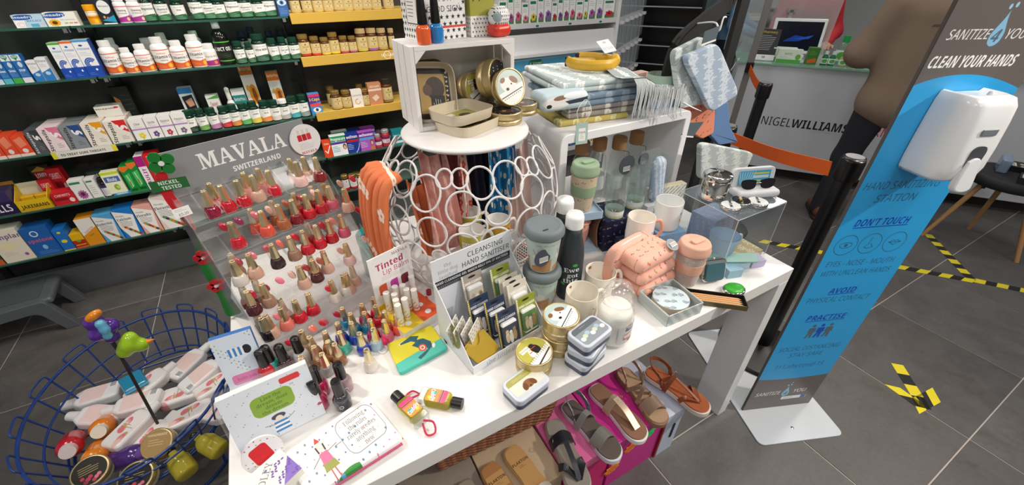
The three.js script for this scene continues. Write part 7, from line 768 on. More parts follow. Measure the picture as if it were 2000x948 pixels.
  // white illustrated zip pouch
  { const zc = cell(420, 200, (g, w, h) => { fill(g, '#f3f1f0', 0, 0, w, h); for (let i = 0; i < 60; i++) disc(g, ['#c8405a', '#7a6a9a', '#6a8aa8', '#c8b83a', '#e08aa0', '#888'][i % 6], (i * 73 % 420), (i * 47 % 190), 2 + (i % 3) * 1.3); g.fillStyle = '#3a8a3a'; g.beginPath(); g.moveTo(60, 200); g.quadraticCurveTo(160, 150, 220, 172); g.lineTo(220, 200); g.fill(); line(g, '#666', 2, [[180, 84], [210, 84]]); g.strokeStyle = '#666'; g.lineWidth = 2; g.beginPath(); g.roundRect(214, 22, 180, 128, 34); g.stroke(); ['Following', 'the rules', 'rarely creates', 'anything', 'new'].forEach((s, i) => txt(g, s, 304, 42 + i * 23, 21, '#555', { font: 'serif', max: 160 })); disc(g, '#f0dcd0', 130, 56, 16); line(g, '#3a3030', 6, [[114, 50], [116, 74]]); line(g, '#3a3030', 6, [[146, 50], [144, 74]]); poly(g, '#d04030', [[118, 40], [130, 20], [142, 40]]); poly(g, '#e0709a', [[112, 76], [148, 76], [152, 112], [108, 112]]); poly(g, '#9a9a4a', [[106, 112], [154, 112], [160, 138], [100, 138]]); line(g, '#c85a5a', 5, [[122, 138], [120, 176]]); line(g, '#c85a5a', 5, [[138, 138], [140, 172]]); line(g, '#555', 2, [[112, 84], [70, 104]]); line(g, '#555', 2, [[148, 82], [192, 76]]); disc(g, '#5aa0c8', 116, 178, 9, 5); disc(g, '#5aa0c8', 144, 175, 9, 5); });
    const s = slabY(TY, [[556, 900], [722, 782], [792, 868], [610, 985]], .012, .005, .08); t = thing('slogan_pouch', 'white zip pouch with a drawn girl and speech bubble', 'pouch', [s.m.x, TY, s.m.z]); const g = s.g, e1 = onY(TY, 556, 900), e2 = onY(TY, 722, 782), a = Math.atan2(-(e2.z - e1.z), e2.x - e1.x); g.rotateY(-a); planar(g, zc, 'xz'); g.rotateY(a); part(t, 'pouch', g, print(zc, .35)); const z1 = onY(TY, 792, 868), z2 = onY(TY, 610, 985); part(t, 'zip', rod([z1.x - s.m.x - .006, .009, z1.z - s.m.z + .001], [z2.x - s.m.x, .009, z2.z - s.m.z], .0035), mat('#c8567e', .4), 'pink zip'); part(t, 'zip_tag', rbox(.009, .002, .018, .001, 1).clone().rotateY(.4).translate(z1.x - s.m.x - .008, .012, z1.z - s.m.z - .012), mat('#d4532a', .5), 'orange tag'); }
  // wrapped notebook, blue card, round card, lavender box
  { const nc = cell(300, 240, (g, w, h) => { fill(g, '#dfe5ee', 0, 0, w, h); for (let i = 0; i < 70; i++) disc(g, ['#7a8a9a', '#5a6a8a', '#a0a0a8'][i % 3], (i * 73 % 300), (i * 47 % 240), 1.8); g.fillStyle = '#86ad2e'; g.beginPath(); g.roundRect(84, 50, 140, 86, 26); g.fill(); ['Live the', 'dream, dont', 'dream', 'the dream'].forEach((s, i) => txt(g, s, 154, 66 + i * 19, 18, '#3c5214', { font: 'serif' })); g.fillStyle = '#d63030'; g.beginPath(); g.roundRect(196, 16, 70, 24, 8); g.fill(); txt(g, 'ink', 230, 54, 10, '#777'); disc(g, '#3a3a44', 152, 158, 24, 12); disc(g, '#ecdcd0', 152, 168, 13); for (let i = 0; i < 5; i++) fill(g, i % 2 ? '#f2f4f8' : '#3a82c0', 130 - i, 178 + i * 9, 46 + i * 2, 9); line(g, '#555', 2, [[132, 186], [100, 178]]); line(g, '#555', 2, [[174, 186], [206, 168]]); });
    t = thing('wrapped_notebook', 'film wrapped notebook with green speech bubble leaning upright', 'notebook', [-.178, TY, -.672], .1); part(t, 'book', carton(.165, .132, .02, [plain('#eeeef2'), plain('#eeeef2'), plain('#eeeef2'), plain('#eeeef2'), nc, plain('#dfe5ee')]).rotateX(-.3), print(nc, .25)); part(t, 'film', rbox(.18, .142, .026, .006, 2).clone().rotateX(-.3).translate(0, .0, .001), mat('#ffffff', .05, { transmission: .97, ior: 1.05 }));
    const bc = cell(150, 240, (g, w, h) => { fill(g, '#dbe6f2', 0, 0, w, h); for (let i = 0; i < 40; i++) disc(g, ['#9ab04a', '#4a8ac0', '#888', '#c8c84a'][i % 4], (i * 41 % 150), (i * 67 % 240), 2.6); disc(g, '#2a2a32', 112, 78, 16, 20); for (let i = 0; i < 6; i++) { g.save(); fill(g, i % 2 ? '#eef2f8' : '#4a8ac8', 46 + i * 9, 60, 9, 38); g.restore(); } g.fillStyle = '#dd84b4'; g.beginPath(); g.roundRect(22, 178, 104, 46, 12); g.fill(); txt(g, 'hello you', 74, 200, 16, '#b0508a', { font: 'serif' }); }); t = thing('blue_card_box', 'tall white and blue gift card box in front of the rack', 'gift box', [-.238, TY, -.845], -.02); part(t, 'box', carton(.082, .14, .016, [plain('#3f74b8'), plain('#3f74b8'), plain('#3f74b8'), plain('#3f74b8'), bc, plain('#3f74b8')]).rotateX(-.22), print(bc, .25));
    const rc = cell(120, 120, (g, w, h) => { fill(g, '#ecebf0', 0, 0, w, h); for (let i = 0; i < 26; i++) disc(g, ['#c8405a', '#7a9ac0', '#c8b83a', '#9ab04a'][i % 4], (i * 43 % 120), (i * 61 % 120), 2.2); g.save(); g.rotate(-.25); g.fillStyle = '#d82a34'; g.beginPath(); g.roundRect(14, 36, 56, 62, 12); g.fill(); g.restore(); }); const rp = onY(TY, 525, 905); t = thing('round_card', 'round white card with a red speech bubble', 'card', [rp.x, TY, rp.z], .15); part(t, 'card', new THREE.CylinderGeometry(.036, .036, .008, 40).rotateX(Math.PI / 2 - .45).translate(0, .034, 0), mat('#e8e7ee', .3)); part(t, 'face', inCell(new THREE.CircleGeometry(.0355, 40), rc).rotateX(-.45).translate(0, .0358, .0042), print(rc, .3));
    const yc = cell(150, 120, (g, w, h) => { fill(g, '#e6e4da', 0, 0, w, h); txt(g, 'YARDLEY', 54, 60, 30, '#555', { font: 'serif', rot: -.7 }); poly(g, '#7a5ab8', [[90, 120], [150, 40], [150, 120]]); for (let i = 0; i < 26; i++) disc(g, '#5a3a98', 84 + (i * 17 % 66), 30 + (i * 29 % 80), 5, 3, i); }); solo('lavender_soap_box', 'cream soap box with lavender print at the table corner', 'box', carton(.09, .04, .07, [plain('#e6e4da'), plain('#e6e4da'), yc, yc, plain('#e6e4da'), plain('#e6e4da')]), print(yc), [-.205, TY, -.55], .5); }
  // turquoise tin
  { const mc = cell(300, 130, (g, w, h) => { fill(g, '#1f9a98', 0, 0, w, h); for (let i = 0; i < 6; i++) { disc(g, '#e8ecea', 30 + i * 50, 100, 14, 24); } }), lc = cell(120, 120, (g, w, h) => { fill(g, '#22b4b0', 0, 0, w, h); txt(g, 'MOOMIN', 60, 62, 27, '#1d4a7a', { bold: 1, rot: -.1 }); }); t = thing('turquoise_tin', 'round turquoise tin between the polish rack and the ring stand', 'tin', [.145, TY, -1.13]); part(t, 'tin_body', band(.05, .05, .001, .125, cell(8, 8, (g) => fill(g, '#1f9a98', -1, -1, 12, 12)), 40, 7, 1), mat('#1f9a98', .25)); part(t, 'lid', lathe([[.051, .118], [.052, .12], [.052, .142], [.049, .146], [0, .146]], 40), mat('#22b4b0', .25)); part(t, 'lid_print', inCell(new THREE.CircleGeometry(.048, 40), lc).rotateX(-Math.PI / 2).translate(0, .1464, 0), print(lc, .25)); part(t, 'base', cyl(.05, .05, .002, 40), mat('#1f9a98', .3)); }
  // pink bead and wire earrings
  { const p = onY(TY + .01, 750, 668); t = thing('hair_bobble', 'pink bobble on a white elastic near the yellow pouch', 'hair bobble', [p.x, TY, p.z]); part(t, 'bead', new THREE.SphereGeometry(.011, 20, 14).translate(0, .011, 0), mat('#e0245e', .35)); part(t, 'elastic', tube([[-.01, .008, 0], [-.02, .004, .012], [-.012, .003, .03], [.002, .004, .02], [-.004, .008, .006]], .0013, 30, 5), mat('#eceaea', .6)); }
}

// ---------- nail polish rack ----------
const RK = { o: V(-.174, 0, -.899), th: .366, Y: [.82, .885, .95, 1.02, 1.09], D: [0, .033, .074, .119, .174], w: .318 };
const rackWorld = (x, y, d) => V(x, 0, -d).applyAxisAngle(V(0, 1, 0), RK.th).add(RK.o).setY(y);
const rackLocal = (p) => { const q = p.clone().sub(RK.o).setY(0).applyAxisAngle(V(0, 1, 0), -RK.th); return [q.x, -q.z]; };
const tierWord = ['lowest', 'second lowest', 'middle', 'second highest', 'highest'];
{
  const t = thing('polish_rack', 'clear stepped acrylic rack for nail polish with grey header', 'display rack', [RK.o.x, TY, RK.o.z], RK.th), ac = mat('#ffffff', .06, { transmission: .93, ior: 1.3 }), X0 = -.016, X1 = RK.w, cols = 9, pw = (X1 - X0) / cols;
  const divider = extr(shapeOf([[0, 0], [.055, .012], [.055, .03], [.03, .026], [0, .006]]), .0012).rotateY(Math.PI / 2);
  for (let k = 0; k < 5; k++) {
    const y = RK.Y[k] + .014 - TY, d = RK.D[k]; part(t, 'tray', box(X1 - X0, .002, .062, (X0 + X1) / 2, y - .002, -d - .026), ac); part(t, 'front_flap', box(X1 - X0, .036, .0018, 0, -.036, 0).rotateX(-.35).translate((X0 + X1) / 2, y, -d + .005), ac); part(t, 'riser_sheet', box(X1 - X0, .05, .0018, (X0 + X1) / 2, y, -d - .057), ac);
    for (let c = 0; c <= cols; c++) { const o = part(t, 'divider', divider, ac); o.position.set(X0 + c * pw, y, -d + .002); }
  }
  const prof = [[.012, 0], [.012, RK.Y[0] - TY]]; for (let k = 0; k < 5; k++) { prof.push([-RK.D[k] + .01, RK.Y[k] + .03 - TY]); } prof.push([-.25, 1.15 - TY], [-.25, 0]); for (const x of [X0 - .003, X1]) part(t, 'side_sheet', extr(shapeOf(prof), .003).rotateY(-Math.PI / 2).translate(x + .003, 0, 0), ac); part(t, 'sloped_top', box(X1 - X0, .002, .1, 0, 0, -.05).rotateX(.5).translate((X0 + X1) / 2, RK.Y[4] + .02 - TY, -.178), ac); for (let c = 0; c <= cols; c++) part(t, 'chute_rib', box(.0015, .012, .1, 0, 0, -.05).rotateX(.5).translate(X0 + c * pw, RK.Y[4] + .022 - TY, -.178), ac); part(t, 'plinth', rbox(X1 - X0 + .004, .012, .25, .003, 1).clone().translate((X0 + X1) / 2, 0, -.12), ac);
  const hc = cell(560, 170, (g, w, h) => { fill(g, '#8f9296', 0, 0, w, h); txt(g, 'MAVALA', 300, 66, 84, '#f6f6f6', { bold: 1, font: 'serif', max: 330 }); txt(g, 'SWITZERLAND', 330, 126, 28, '#f2f2f2', { bold: 1 }); }), HW = .355, HH = .105, hd = part(t, 'header', carton(HW, HH, .004, [plain('#8f9296'), plain('#8f9296'), plain('#c8cacc'), plain('#8f9296'), hc, plain('#8f9296')]).rotateX(-.12).translate(.158, 1.148 - TY, -.255), print(hc, .12), 'grey name board');
  const bc = cell(130, 130, (g, w, h) => { fill(g, '#e9e9ea', 0, 0, w, h); for (const [x, c] of [[42, '#c82a34'], [62, '#b81f2c'], [82, '#d03a40']]) { fill(g, c, x - 8, 40, 18, 26); fill(g, '#d8d4cc', x - 4, 20, 10, 20); } small(g, '#aaa', 32, 78, 66, 4, 7); txt(g, 'MAVALA', 66, 114, 15, '#c02a38', { bold: 1, font: 'serif' }); }); part(t, 'round_badge', inCell(new THREE.CircleGeometry(.042, 40), bc).rotateX(-.12).translate(.325, 1.198 - TY, -.252), print(bc, .2), 'white round badge'); part(t, 'badge_plate', new THREE.CylinderGeometry(.0425, .0425, .003, 40).rotateX(Math.PI / 2 - .12).translate(.325, 1.198 - TY, -.2545), mat('#e6e6e8', .2));
  const pl = cell(60, 40, (g, w, h) => { fill(g, '#f0eeee', 0, 0, w, h); small(g, '#999', 8, 8, 40, 2, 6); txt(g, '£5.20', 32, 29, 14, '#444'); }); part(t, 'price_label', inCell(new THREE.PlaneGeometry(.034, .022), pl).rotateX(-.3).translate(-.015, .355, -.2), print(pl));
  // nail colour swatches on the flaps
  const sw = new THREE.SphereGeometry(1, 14, 10).scale(.0075, .0125, .003), cn = ['#b8183a', '#c81e34', '#d02030', '#e0b0a0', '#c8203c', '#d85a68', '#e8b8b0', '#8a2a50', '#c82840', '#b04a50', '#a85a40', '#e08a80', '#e87060', '#d8a090', '#e87a90', '#c02030', '#e07a8a', '#a8343c'];
  const sp = [[427, 434], [471, 434], [518, 433], [545, 422], [561, 398], [591, 387], [631, 386], [665, 357], [673, 340], [459, 504], [500, 504], [544, 502], [567, 490], [582, 465], [612, 442], [648, 451], [687, 402], [669, 442], [485, 567], [525, 567], [565, 563], [588, 550], [628, 511], [602, 525], [701, 459], [684, 501], [645, 565], [510, 624], [547, 623], [608, 605], [587, 618], [637, 636], [659, 614], [535, 675], [569, 673], [624, 655], [605, 668], [713, 509]];
  const IM = new THREE.Matrix4().makeRotationY(RK.th).setPosition(RK.o.x, TY, RK.o.z).invert();
  sp.forEach(([x, y], i) => { let best; for (let k = 0; k < 5; k++) { const p = onY(RK.Y[k], x, y), [lx, d] = rackLocal(p), e = Math.abs(d - RK.D[k] + .004); if (!best || e < best[0]) best = [e, k, lx]; } const k = best[1], o = part(t, 'colour_swatch', sw, mat(cn[(i * 7) % cn.length], .12, { clearcoat: 1 })); o.position.set(best[2], RK.Y[k] - TY - .004, -RK.D[k] + .0165); o.rotation.set(-.35, 0, .35 + (i % 3) * .1); });
}
// ---------- polish bottles ----------
const pb = { body: lathe([[0, 0], [.0145, 0], [.016, .002], [.0155, .012], [.0125, .022], [.0085, .026], [0, .026]], 20), cap: merge([new THREE.CylinderGeometry(.0068, .0098, .03, 8).translate(0, .041, 0), new THREE.CylinderGeometry(.0058, .0068, .004, 8).translate(0, .058, 0)]), ring: new THREE.TorusGeometry(.0052, .0012, 6, 16).rotateX(Math.PI / 2).translate(0, .0602, 0), lab: new THREE.CylinderGeometry(.0148, .0162, .009, 12, 1, true, -.6, 1.2).translate(0, .0075, 0) };
pb.cap.computeVertexNormals();
const goldCap = mat('#e8d8b2', .18, { metalness: .9 });
const placed = [];
function polishBottle(p, color, word, where, group) {
  for (const q of placed) { const dx = p.x - q.x, dz = p.z - q.z, l = Math.hypot(dx, dz); if (Math.abs(p.y - q.y) < .03 && l < .035) { const k = (.0353 - l) / (l || 1e-3); p.x += (dx || .001) * k; p.z += (dz || .001) * k; } } placed.push(p.clone());
  const t = thing('polish_bottle', `${word} nail polish with gold cap ${where}`, 'nail polish', p, rr(-.5, .9), group); part(t, 'bottle', pb.body, mat(color, .08, { clearcoat: 1 })); part(t, 'cap', pb.cap, goldCap); part(t, 'cap_rim', pb.ring, goldCap); t.scale.setScalar(1.1); return t;
}
const nude = '#cfa590', REDS = { crimson: '#8f1038', red: '#c3172c', 'dark red': '#7d1420', nude, 'pale pink': '#e6c0bc', coral: '#dd5440', 'orange brown': '#a5603c', pink: '#d4607a', 'black plum': '#2c1a26', maroon: '#4a121c', taupe: '#9a7462', salmon: '#e07868', clear: '#dcd4cc', black: '#1c1414', magenta: '#b81e58', blue: '#1f3fae', teal: '#1f84a8', turquoise: '#4ab8a0', 'silver blue': '#9ab4c4', grey: '#8a8a8a', brown: '#8a5a38' };
[[248, 205, 'crimson'], [345, 212, 'red'], [310, 190, 'red', 1], [477, 208, 'red'], [545, 178, 'nude'], [495, 140, 'salmon', 1], [595, 118, 'red'], [545, 98, 'red', 1], [775, 92, 'pale pink'], [735, 70, 'nude', 1], [812, 62, 'nude', 1], [886, -26, 'dark red'], [938, 133, 'pink'], [910, 180, 'nude'], [425, 400, 'red'], [612, 365, 'coral'], [565, 345, 'coral', 1], [655, 298, 'orange brown'], [722, 268, 'dark red'], [790, 245, 'red'], [828, 265, 'red'], [880, 240, 'dark red'], [845, 205, 'red', 1], [955, 330, 'pink'], [600, 260, 'orange brown', 1], [680, 205, 'red', 1], [390, 550, 'clear'], [465, 530, 'nude'], [345, 490, 'nude', 1], [650, 520, 'black plum'], [708, 455, 'taupe'], [770, 428, 'red'], [838, 408, 'red'], [800, 375, 'red', 1], [918, 392, 'red'], [820, 565, 'maroon'], [755, 600, 'nude'], [785, 525, 'nude', 1], [905, 565, 'nude'], [868, 540, 'nude', 1], [945, 535, 'nude', 1], [990, 480, 'pale pink'], [475, 715, 'maroon'], [425, 660, 'dark red', 1], [550, 720, 'taupe'], [525, 660, 'nude', 1], [662, 708, 'red'], [720, 670, 'red'], [928, 680, 'clear'], [992, 660, 'clear'], [530, 855, 'black'], [500, 815, 'maroon', 1], [718, 840, 'salmon'], [605, 775, 'nude'], [675, 775, 'nude', 1]].forEach(([x, y, c, back]) => {
  const px = 320 + x / 2.6325, py = 340 + y / 2.6325; let best; for (let k = 0; k < 5; k++) { const p = onY(RK.Y[k] + .015, px, py), [lx, d] = rackLocal(p), e = Math.abs(d - RK.D[k] - (back ? .038 : .018)); if (!best || e < best[0]) best = [e, k, lx]; }
  const k = best[1]; polishBottle(rackWorld(Math.max(0.002, Math.min(RK.w - .02, best[2])), RK.Y[k] + .0143, RK.D[k] + (back ? .036 : .016)), REDS[c], c, `on the ${tierWord[k]} tier of the clear rack`, `polish bottles on the ${tierWord[k]} tier`);
});
[[640, 675, 'grey'], [720, 610, 'brown'], [590, 630, 'brown'], [545, 545, 'brown'], [605, 525, 'brown'], [648, 565, 'brown'], [525, 530, 'nude'], [710, 510, 'turquoise'], [750, 435, 'blue'], [815, 460, 'blue'], [840, 388, 'teal'], [890, 372, 'teal'], [915, 515, 'blue'], [905, 325, 'magenta'], [955, 360, 'magenta'], [980, 258, 'red'], [1025, 300, 'red'], [1080, 330, 'coral'], [1142, 352, 'coral'], [1032, 402, 'pink'], [1008, 470, 'silver blue'], [970, 642, 'clear'], [490, 690, 'nude'], [800, 330, 'teal']].forEach(([x, y, c]) => polishBottle(V(...T(480 + x / 3.95, 560 + (y - 12) / 3.95)), REDS[c], c, 'standing on the white table', 'polish bottles on the table'));
{ // taller polishes with black caps
  const B = lathe([[0, 0], [.0165, 0], [.0185, .002], [.019, .03], [.014, .04], [.0085, .044], [0, .044]], 24), C = lathe([[.0095, .042], [.0118, .044], [.0105, .084], [.009, .088], [0, .0885]], 20), cap = mat('#17171a', .22), wm = cell(50, 40, (g, w, h) => { fill(g, '#ffffff00', 0, 0, w, h); }); void wm;
  [[232, 672, '#1f9a90', 'turquoise'], [192, 708, '#c8202c', 'bright red'], [335, 662, '#3a1420', 'dark maroon'], [452, 600, '#b8bcc0', 'pale grey'], [592, 832, '#b01a52', 'magenta'], [582, 935, '#c01c54', 'raspberry'], [772, 802, '#9a7e84', 'mauve'], [760, 932, '#3c3a44', 'charcoal']].forEach(([x, y, c, w]) => { const p = T(480 + x / 3.95, 560 + (y - 14) / 3.95), t = thing('black_capped_polish', `${w} nail polish bottle with tall black cap on the white table`, 'nail polish', p, rr(-.4, .4)); part(t, 'bottle', B, mat(c, .07, { clearcoat: 1 })); part(t, 'cap', C, cap); part(t, 'logo', new THREE.TorusGeometry(.0042, .0007, 5, 18).translate(0, .018, .0192), mat('#dcdcdc', .4)); });
}

{ // cut-out flower board standing at the rack's side
  const zb = -1.118, cut = (pxs, z, dep, f = .3) => { const q = pxs.map(([x, y]) => onZ(z, x, y)), g = extr(smoothPoly(q.map((p) => [p.x, p.y]), f), dep); return g.translate(0, 0, z); }, t = thing('flower_board', 'red and green cut-out flower board beside the clear rack', 'display board', [0, 0, 0]), red = mat('#cf1f2c', .4), green = mat('#1c7a30', .4);
  part(t, 'red_ribbon', cut([[303, 338], [325, 333], [339, 382], [364, 406], [386, 452], [366, 440], [327, 398], [308, 365]], zb, .003), red); part(t, 'green_leaf', cut([[386, 455], [381, 500], [401, 540], [428, 580], [443, 619], [474, 611], [452, 583], [428, 552], [408, 517], [394, 476]], zb, .004), green);
  const fl = (x, y, r, m, n) => { const c = onZ(zb, x, y), gs = []; for (let i = 0; i < n; i++) gs.push(new THREE.CylinderGeometry(r * .55, r * .55, .004, 16).rotateX(Math.PI / 2).translate(c.x + Math.cos(i * 6.283 / n + .5) * r * .7, c.y + Math.sin(i * 6.283 / n + .5) * r * .7, zb + .006)); part(t, 'flower', merge(gs), m); part(t, 'flower_eye', new THREE.CylinderGeometry(r * .25, r * .25, .002, 14).rotateX(Math.PI / 2).translate(c.x, c.y, zb + .009), mat('#f2f0ee', .4)); };
  fl(316, 317, .022, green, 4); fl(397, 501, .017, red, 5); fl(422, 556, .016, red, 5);
  const nk = cell(110, 40, (g, w, h) => { fill(g, '#2a6b33', 0, 0, w, h); txt(g, 'NICKEL', 54, 12, 17, '#eef2ee', { bold: 1 }); txt(g, 'TESTED', 58, 30, 17, '#eef2ee', { bold: 1 }); }), c = onZ(zb, 332, 358); part(t, 'nickel_sign', inCell(new THREE.PlaneGeometry(.07, .026), nk).translate(c.x, c.y, zb + .008), print(nk), 'green sign');
}

// ---------- blue wire basket of toiletries ----------
{
  const C = [-.69, 0, -1.42], rx = .285, rz = .375, top = .41, bot = .25, t = thing('wire_basket', 'oval blue wire dump basket full of toiletries', 'basket', C), m = mat('#1b3f86', .3), e = (a, y) => { const k = .8 + .2 * (y - bot) / (top - bot); return [Math.cos(a) * rx * k, y, Math.sin(a) * rz * k]; };
  const ringAt = (y, r, n = 60) => tube(Array.from({ length: 40 }, (_, i) => e(i / 40 * Math.PI * 2, y)), r, n * 2, 6, true);
  part(t, 'rim', ringAt(top, .005), m); part(t, 'middle_hoop', ringAt((top + bot) / 2 + .01, .0035), m); part(t, 'lower_hoop', ringAt(bot + .02, .0035), m); part(t, 'floor_hoop', ringAt(bot, .005), m);
  const n = 30; for (let i = 0; i < n; i += 2) { const a = i / n * Math.PI * 2, b = (i + 1) / n * Math.PI * 2; part(t, 'wire_loop', tube([e(a, bot), e(a, bot + .08), e(a, top), e(a, top + .02), e(a + .02, top + .024), e(b - .02, top + .024), e(b, top + .02), e(b, top), e(b, bot + .08), e(b, bot)], .003, 48, 5), m); }
  for (let k = -4; k <= 4; k++) { const z = k / 4.6 * rz * .8, x = rx * .8 * Math.sqrt(Math.max(0, 1 - (k / 4.6) ** 2)); part(t, 'floor_wire', rod([-x, bot, z], [x, bot, z], .003), m); } for (const a of [.7, 2.4, 3.9, 5.5]) part(t, 'stand_leg', rod(e(a, bot), [Math.cos(a) * rx * .6, .003, Math.sin(a) * rz * .6], .005), m); part(t, 'stand_ring', tube(Array.from({ length: 30 }, (_, i) => [Math.cos(i / 30 * 6.2832) * rx * .6, .006, Math.sin(i / 30 * 6.2832) * rz * .6]), .005, 60, 6, true), m);
  const floral = cell(110, 150, (g, w, h) => { fill(g, '#ece7e4', 0, 0, w, h); for (let i = 0; i < 14; i++) disc(g, ['#e8a0a0', '#e07a84', '#c8a878', '#f0c8c0'][i % 4], (i * 37 % 110), (i * 53 % 150), 17, 11, i); small(g, '#a88a5a', 24, 66, 60, 2, 10, 2); }), back = cell(110, 150, (g, w, h) => { fill(g, '#eeebea', 0, 0, w, h); small(g, '#c8b8b4', 18, 40, 70, 6, 9); poly(g, '#f0d4d0', [[10, 30], [100, 22], [100, 110], [10, 100]]); bars(g, 68, 112, 32, 26); });
  const lot = (px, py, y, yaw, pitch, c, label, s = 1.2) => { const p = onY(y, px, py), q = thing('lotion_bottle', label, 'lotion bottle', p); q.rotation.set(pitch, yaw, 0, 'YXZ'); q.scale.setScalar(s); part(q, 'bottle', planar(extr(smoothPoly([[-.032, -.062], [.032, -.062], [.034, .03], [.02, .052], [-.02, .052], [-.034, .03]], .2), .016, .009, 3).translate(0, 0, -.008).rotateX(-Math.PI / 2), c, 'xz'), print(c, .3)); part(q, 'cap', new THREE.CylinderGeometry(.013, .015, .03, 20).rotateX(-Math.PI / 2).translate(0, 0, -.066), mat('#e9e7e6', .3)); };
  const B = .272; [[190, 775, B + .02, 1.5, 0, back, 'white lotion bottle with barcode, cap towards the basket rim'], [194, 815, B + .03, 1.1, .1, back, 'white lotion bottle lying over the orange bottles'], [293, 752, B + .03, -.9, .1, floral, 'pink floral lotion bottle beside the blue sachet'], [268, 790, B + .045, 1.4, 0, back, 'white lotion bottle under the black stick'], [347, 776, B + .02, 1.5, 0, floral, 'pink floral lotion bottle in the middle of the basket'], [369, 712, B + .02, -.8, .1, back, 'white lotion bottle leaning on the back of the basket rim'], [396, 735, B + .045, -1.0, .15, back, 'white lotion bottle with barcode beside the blue card box'], [426, 752, B + .03, -1.2, 0, floral, 'pink floral lotion bottle at the table side of the basket'], [378, 810, B + .02, -1.4, 0, floral, 'pink rose lotion bottle under the basket rim loop'], [258, 838, B + .05, -.7, 0, floral, 'white and pink lotion bottle crossing the basket middle'], [300, 858, B + .02, -.6, 0, floral, 'pink patterned lotion bottle below the crossing one'], [418, 805, B + .01, -2.3, 0, back, 'plain white lotion bottle by the yellow oils']].forEach((a) => lot(...a));
  const tub = (px, py, y, yaw, pitch, c1, c2, label) => { const p = onY(y, px, py), q = thing('bath_bottle', label, 'bath bottle', p); q.rotation.set(pitch, yaw, 0, 'YXZ'); part(q, 'bottle', new THREE.CapsuleGeometry(.034, .06, 8, 24), mat(c1, .2, { clearcoat: .6 })); part(q, 'base_sticker', cyl(.022, .022, .002, 24).clone().translate(0, -.0652, 0), mat('#e8e4e4', .4)); part(q, 'cap', cyl(.022, .02, .022, 20).clone().translate(0, .056, 0), mat(c2, .3)); };
  tub(140, 868, B + .04, .3, 1.1, '#c41a2c', '#eadada', 'red bath bottle in clear film'); tub(205, 832, B + .03, .2, 1.0, '#e8801c', '#f4ead8', 'orange bath bottle under the white lotion bottle'); tub(190, 888, B + .03, .2, 1.1, '#ee8a20', '#f4ead8', 'orange bath bottle beside the berry lidded tub'); tub(246, 895, B + .02, 1.2, 1.3, '#4a2a78', '#6a4a98', 'purple bath bottle under the lotion bottles');
  const pot = (px, py, y, pitch, yaw, label, art) => { const p = onY(y, px, py), q = thing('body_butter_tub', label, 'cosmetic tub', p); q.rotation.set(pitch, yaw, 0, 'YXZ'); part(q, 'tub', lathe([[0, 0], [.04, 0], [.044, .004], [.044, .026], [0, .026]], 36), mat('#e4dcc0', .15, { transmission: .4 })); part(q, 'lid', lathe([[.045, .022], [.047, .024], [.047, .04], [.043, .043], [0, .043]], 36), gold); part(q, 'lid_art', inCell(new THREE.CircleGeometry(.041, 36), art).rotateX(-Math.PI / 2).translate(0, .0434, 0), print(art, .3)); };
  const berry = cell(110, 110, (g, w, h) => { fill(g, '#23201c', 0, 0, w, h); small(g, '#c8b47a', 22, 34, 66, 4, 9, 2); for (let i = 0; i < 16; i++) disc(g, ['#c83a5a', '#e07a8a', '#a02a40'][i % 3], 30 + (i * 17 % 60), 76 + (i * 11 % 26), 7); }), plainG = cell(110, 110, (g, w, h) => { fill(g, '#a88a58', 0, 0, w, h); small(g, '#d8c8a0', 24, 40, 60, 3, 10, 2); txt(g, 'HANDMADE', 55, 20, 14, '#e8dcc0'); });
  pot(322, 868, B + .03, .5, -.3, 'gold lidded body butter tub with brown top', plainG); pot(189, 925, B + .03, .4, .2, 'gold lidded body butter tub with berry picture, near the red bottle', berry); pot(280, 936, B + .03, .4, -.1, 'gold lidded body butter tub with berry picture, near the yellow oil', berry);
  const oil = (px, py, y, yaw, label) => { const p = onY(y, px, py), q = thing('oil_flask', label, 'oil bottle', p); q.rotation.set(1.2, yaw, 0, 'YXZ'); part(q, 'flask', lathe([[0, -.05], [.026, -.05], [.032, -.04], [.032, .01], [.022, .03], [.011, .038], [.011, .046], [0, .046]], 28), mat('#d6c94e', .05, { transmission: .45, ior: 1.3 })); part(q, 'stopper', new THREE.SphereGeometry(.014, 16, 12).translate(0, .056, 0), mat('#1b1b1c', .2)); }; oil(408, 868, B + .03, -2.4, 'yellow oil bottle with round black stopper'); oil(352, 905, B + .02, -2.7, 'yellow oil bottle lying beside the gold tub');
  { const p = onY(B + .05, 262, 748), q = thing('blue_sachet', 'shiny blue sachet between the lotion bottles', 'sachet', p, .4); part(q, 'sachet', rbox(.07, .016, .09, .008, 3), mat('#2f8fb4', .15, { clearcoat: .8 })); part(q, 'crimp', box(.07, .003, .01, 0, .006, .048), mat('#55a8c8', .2)); }
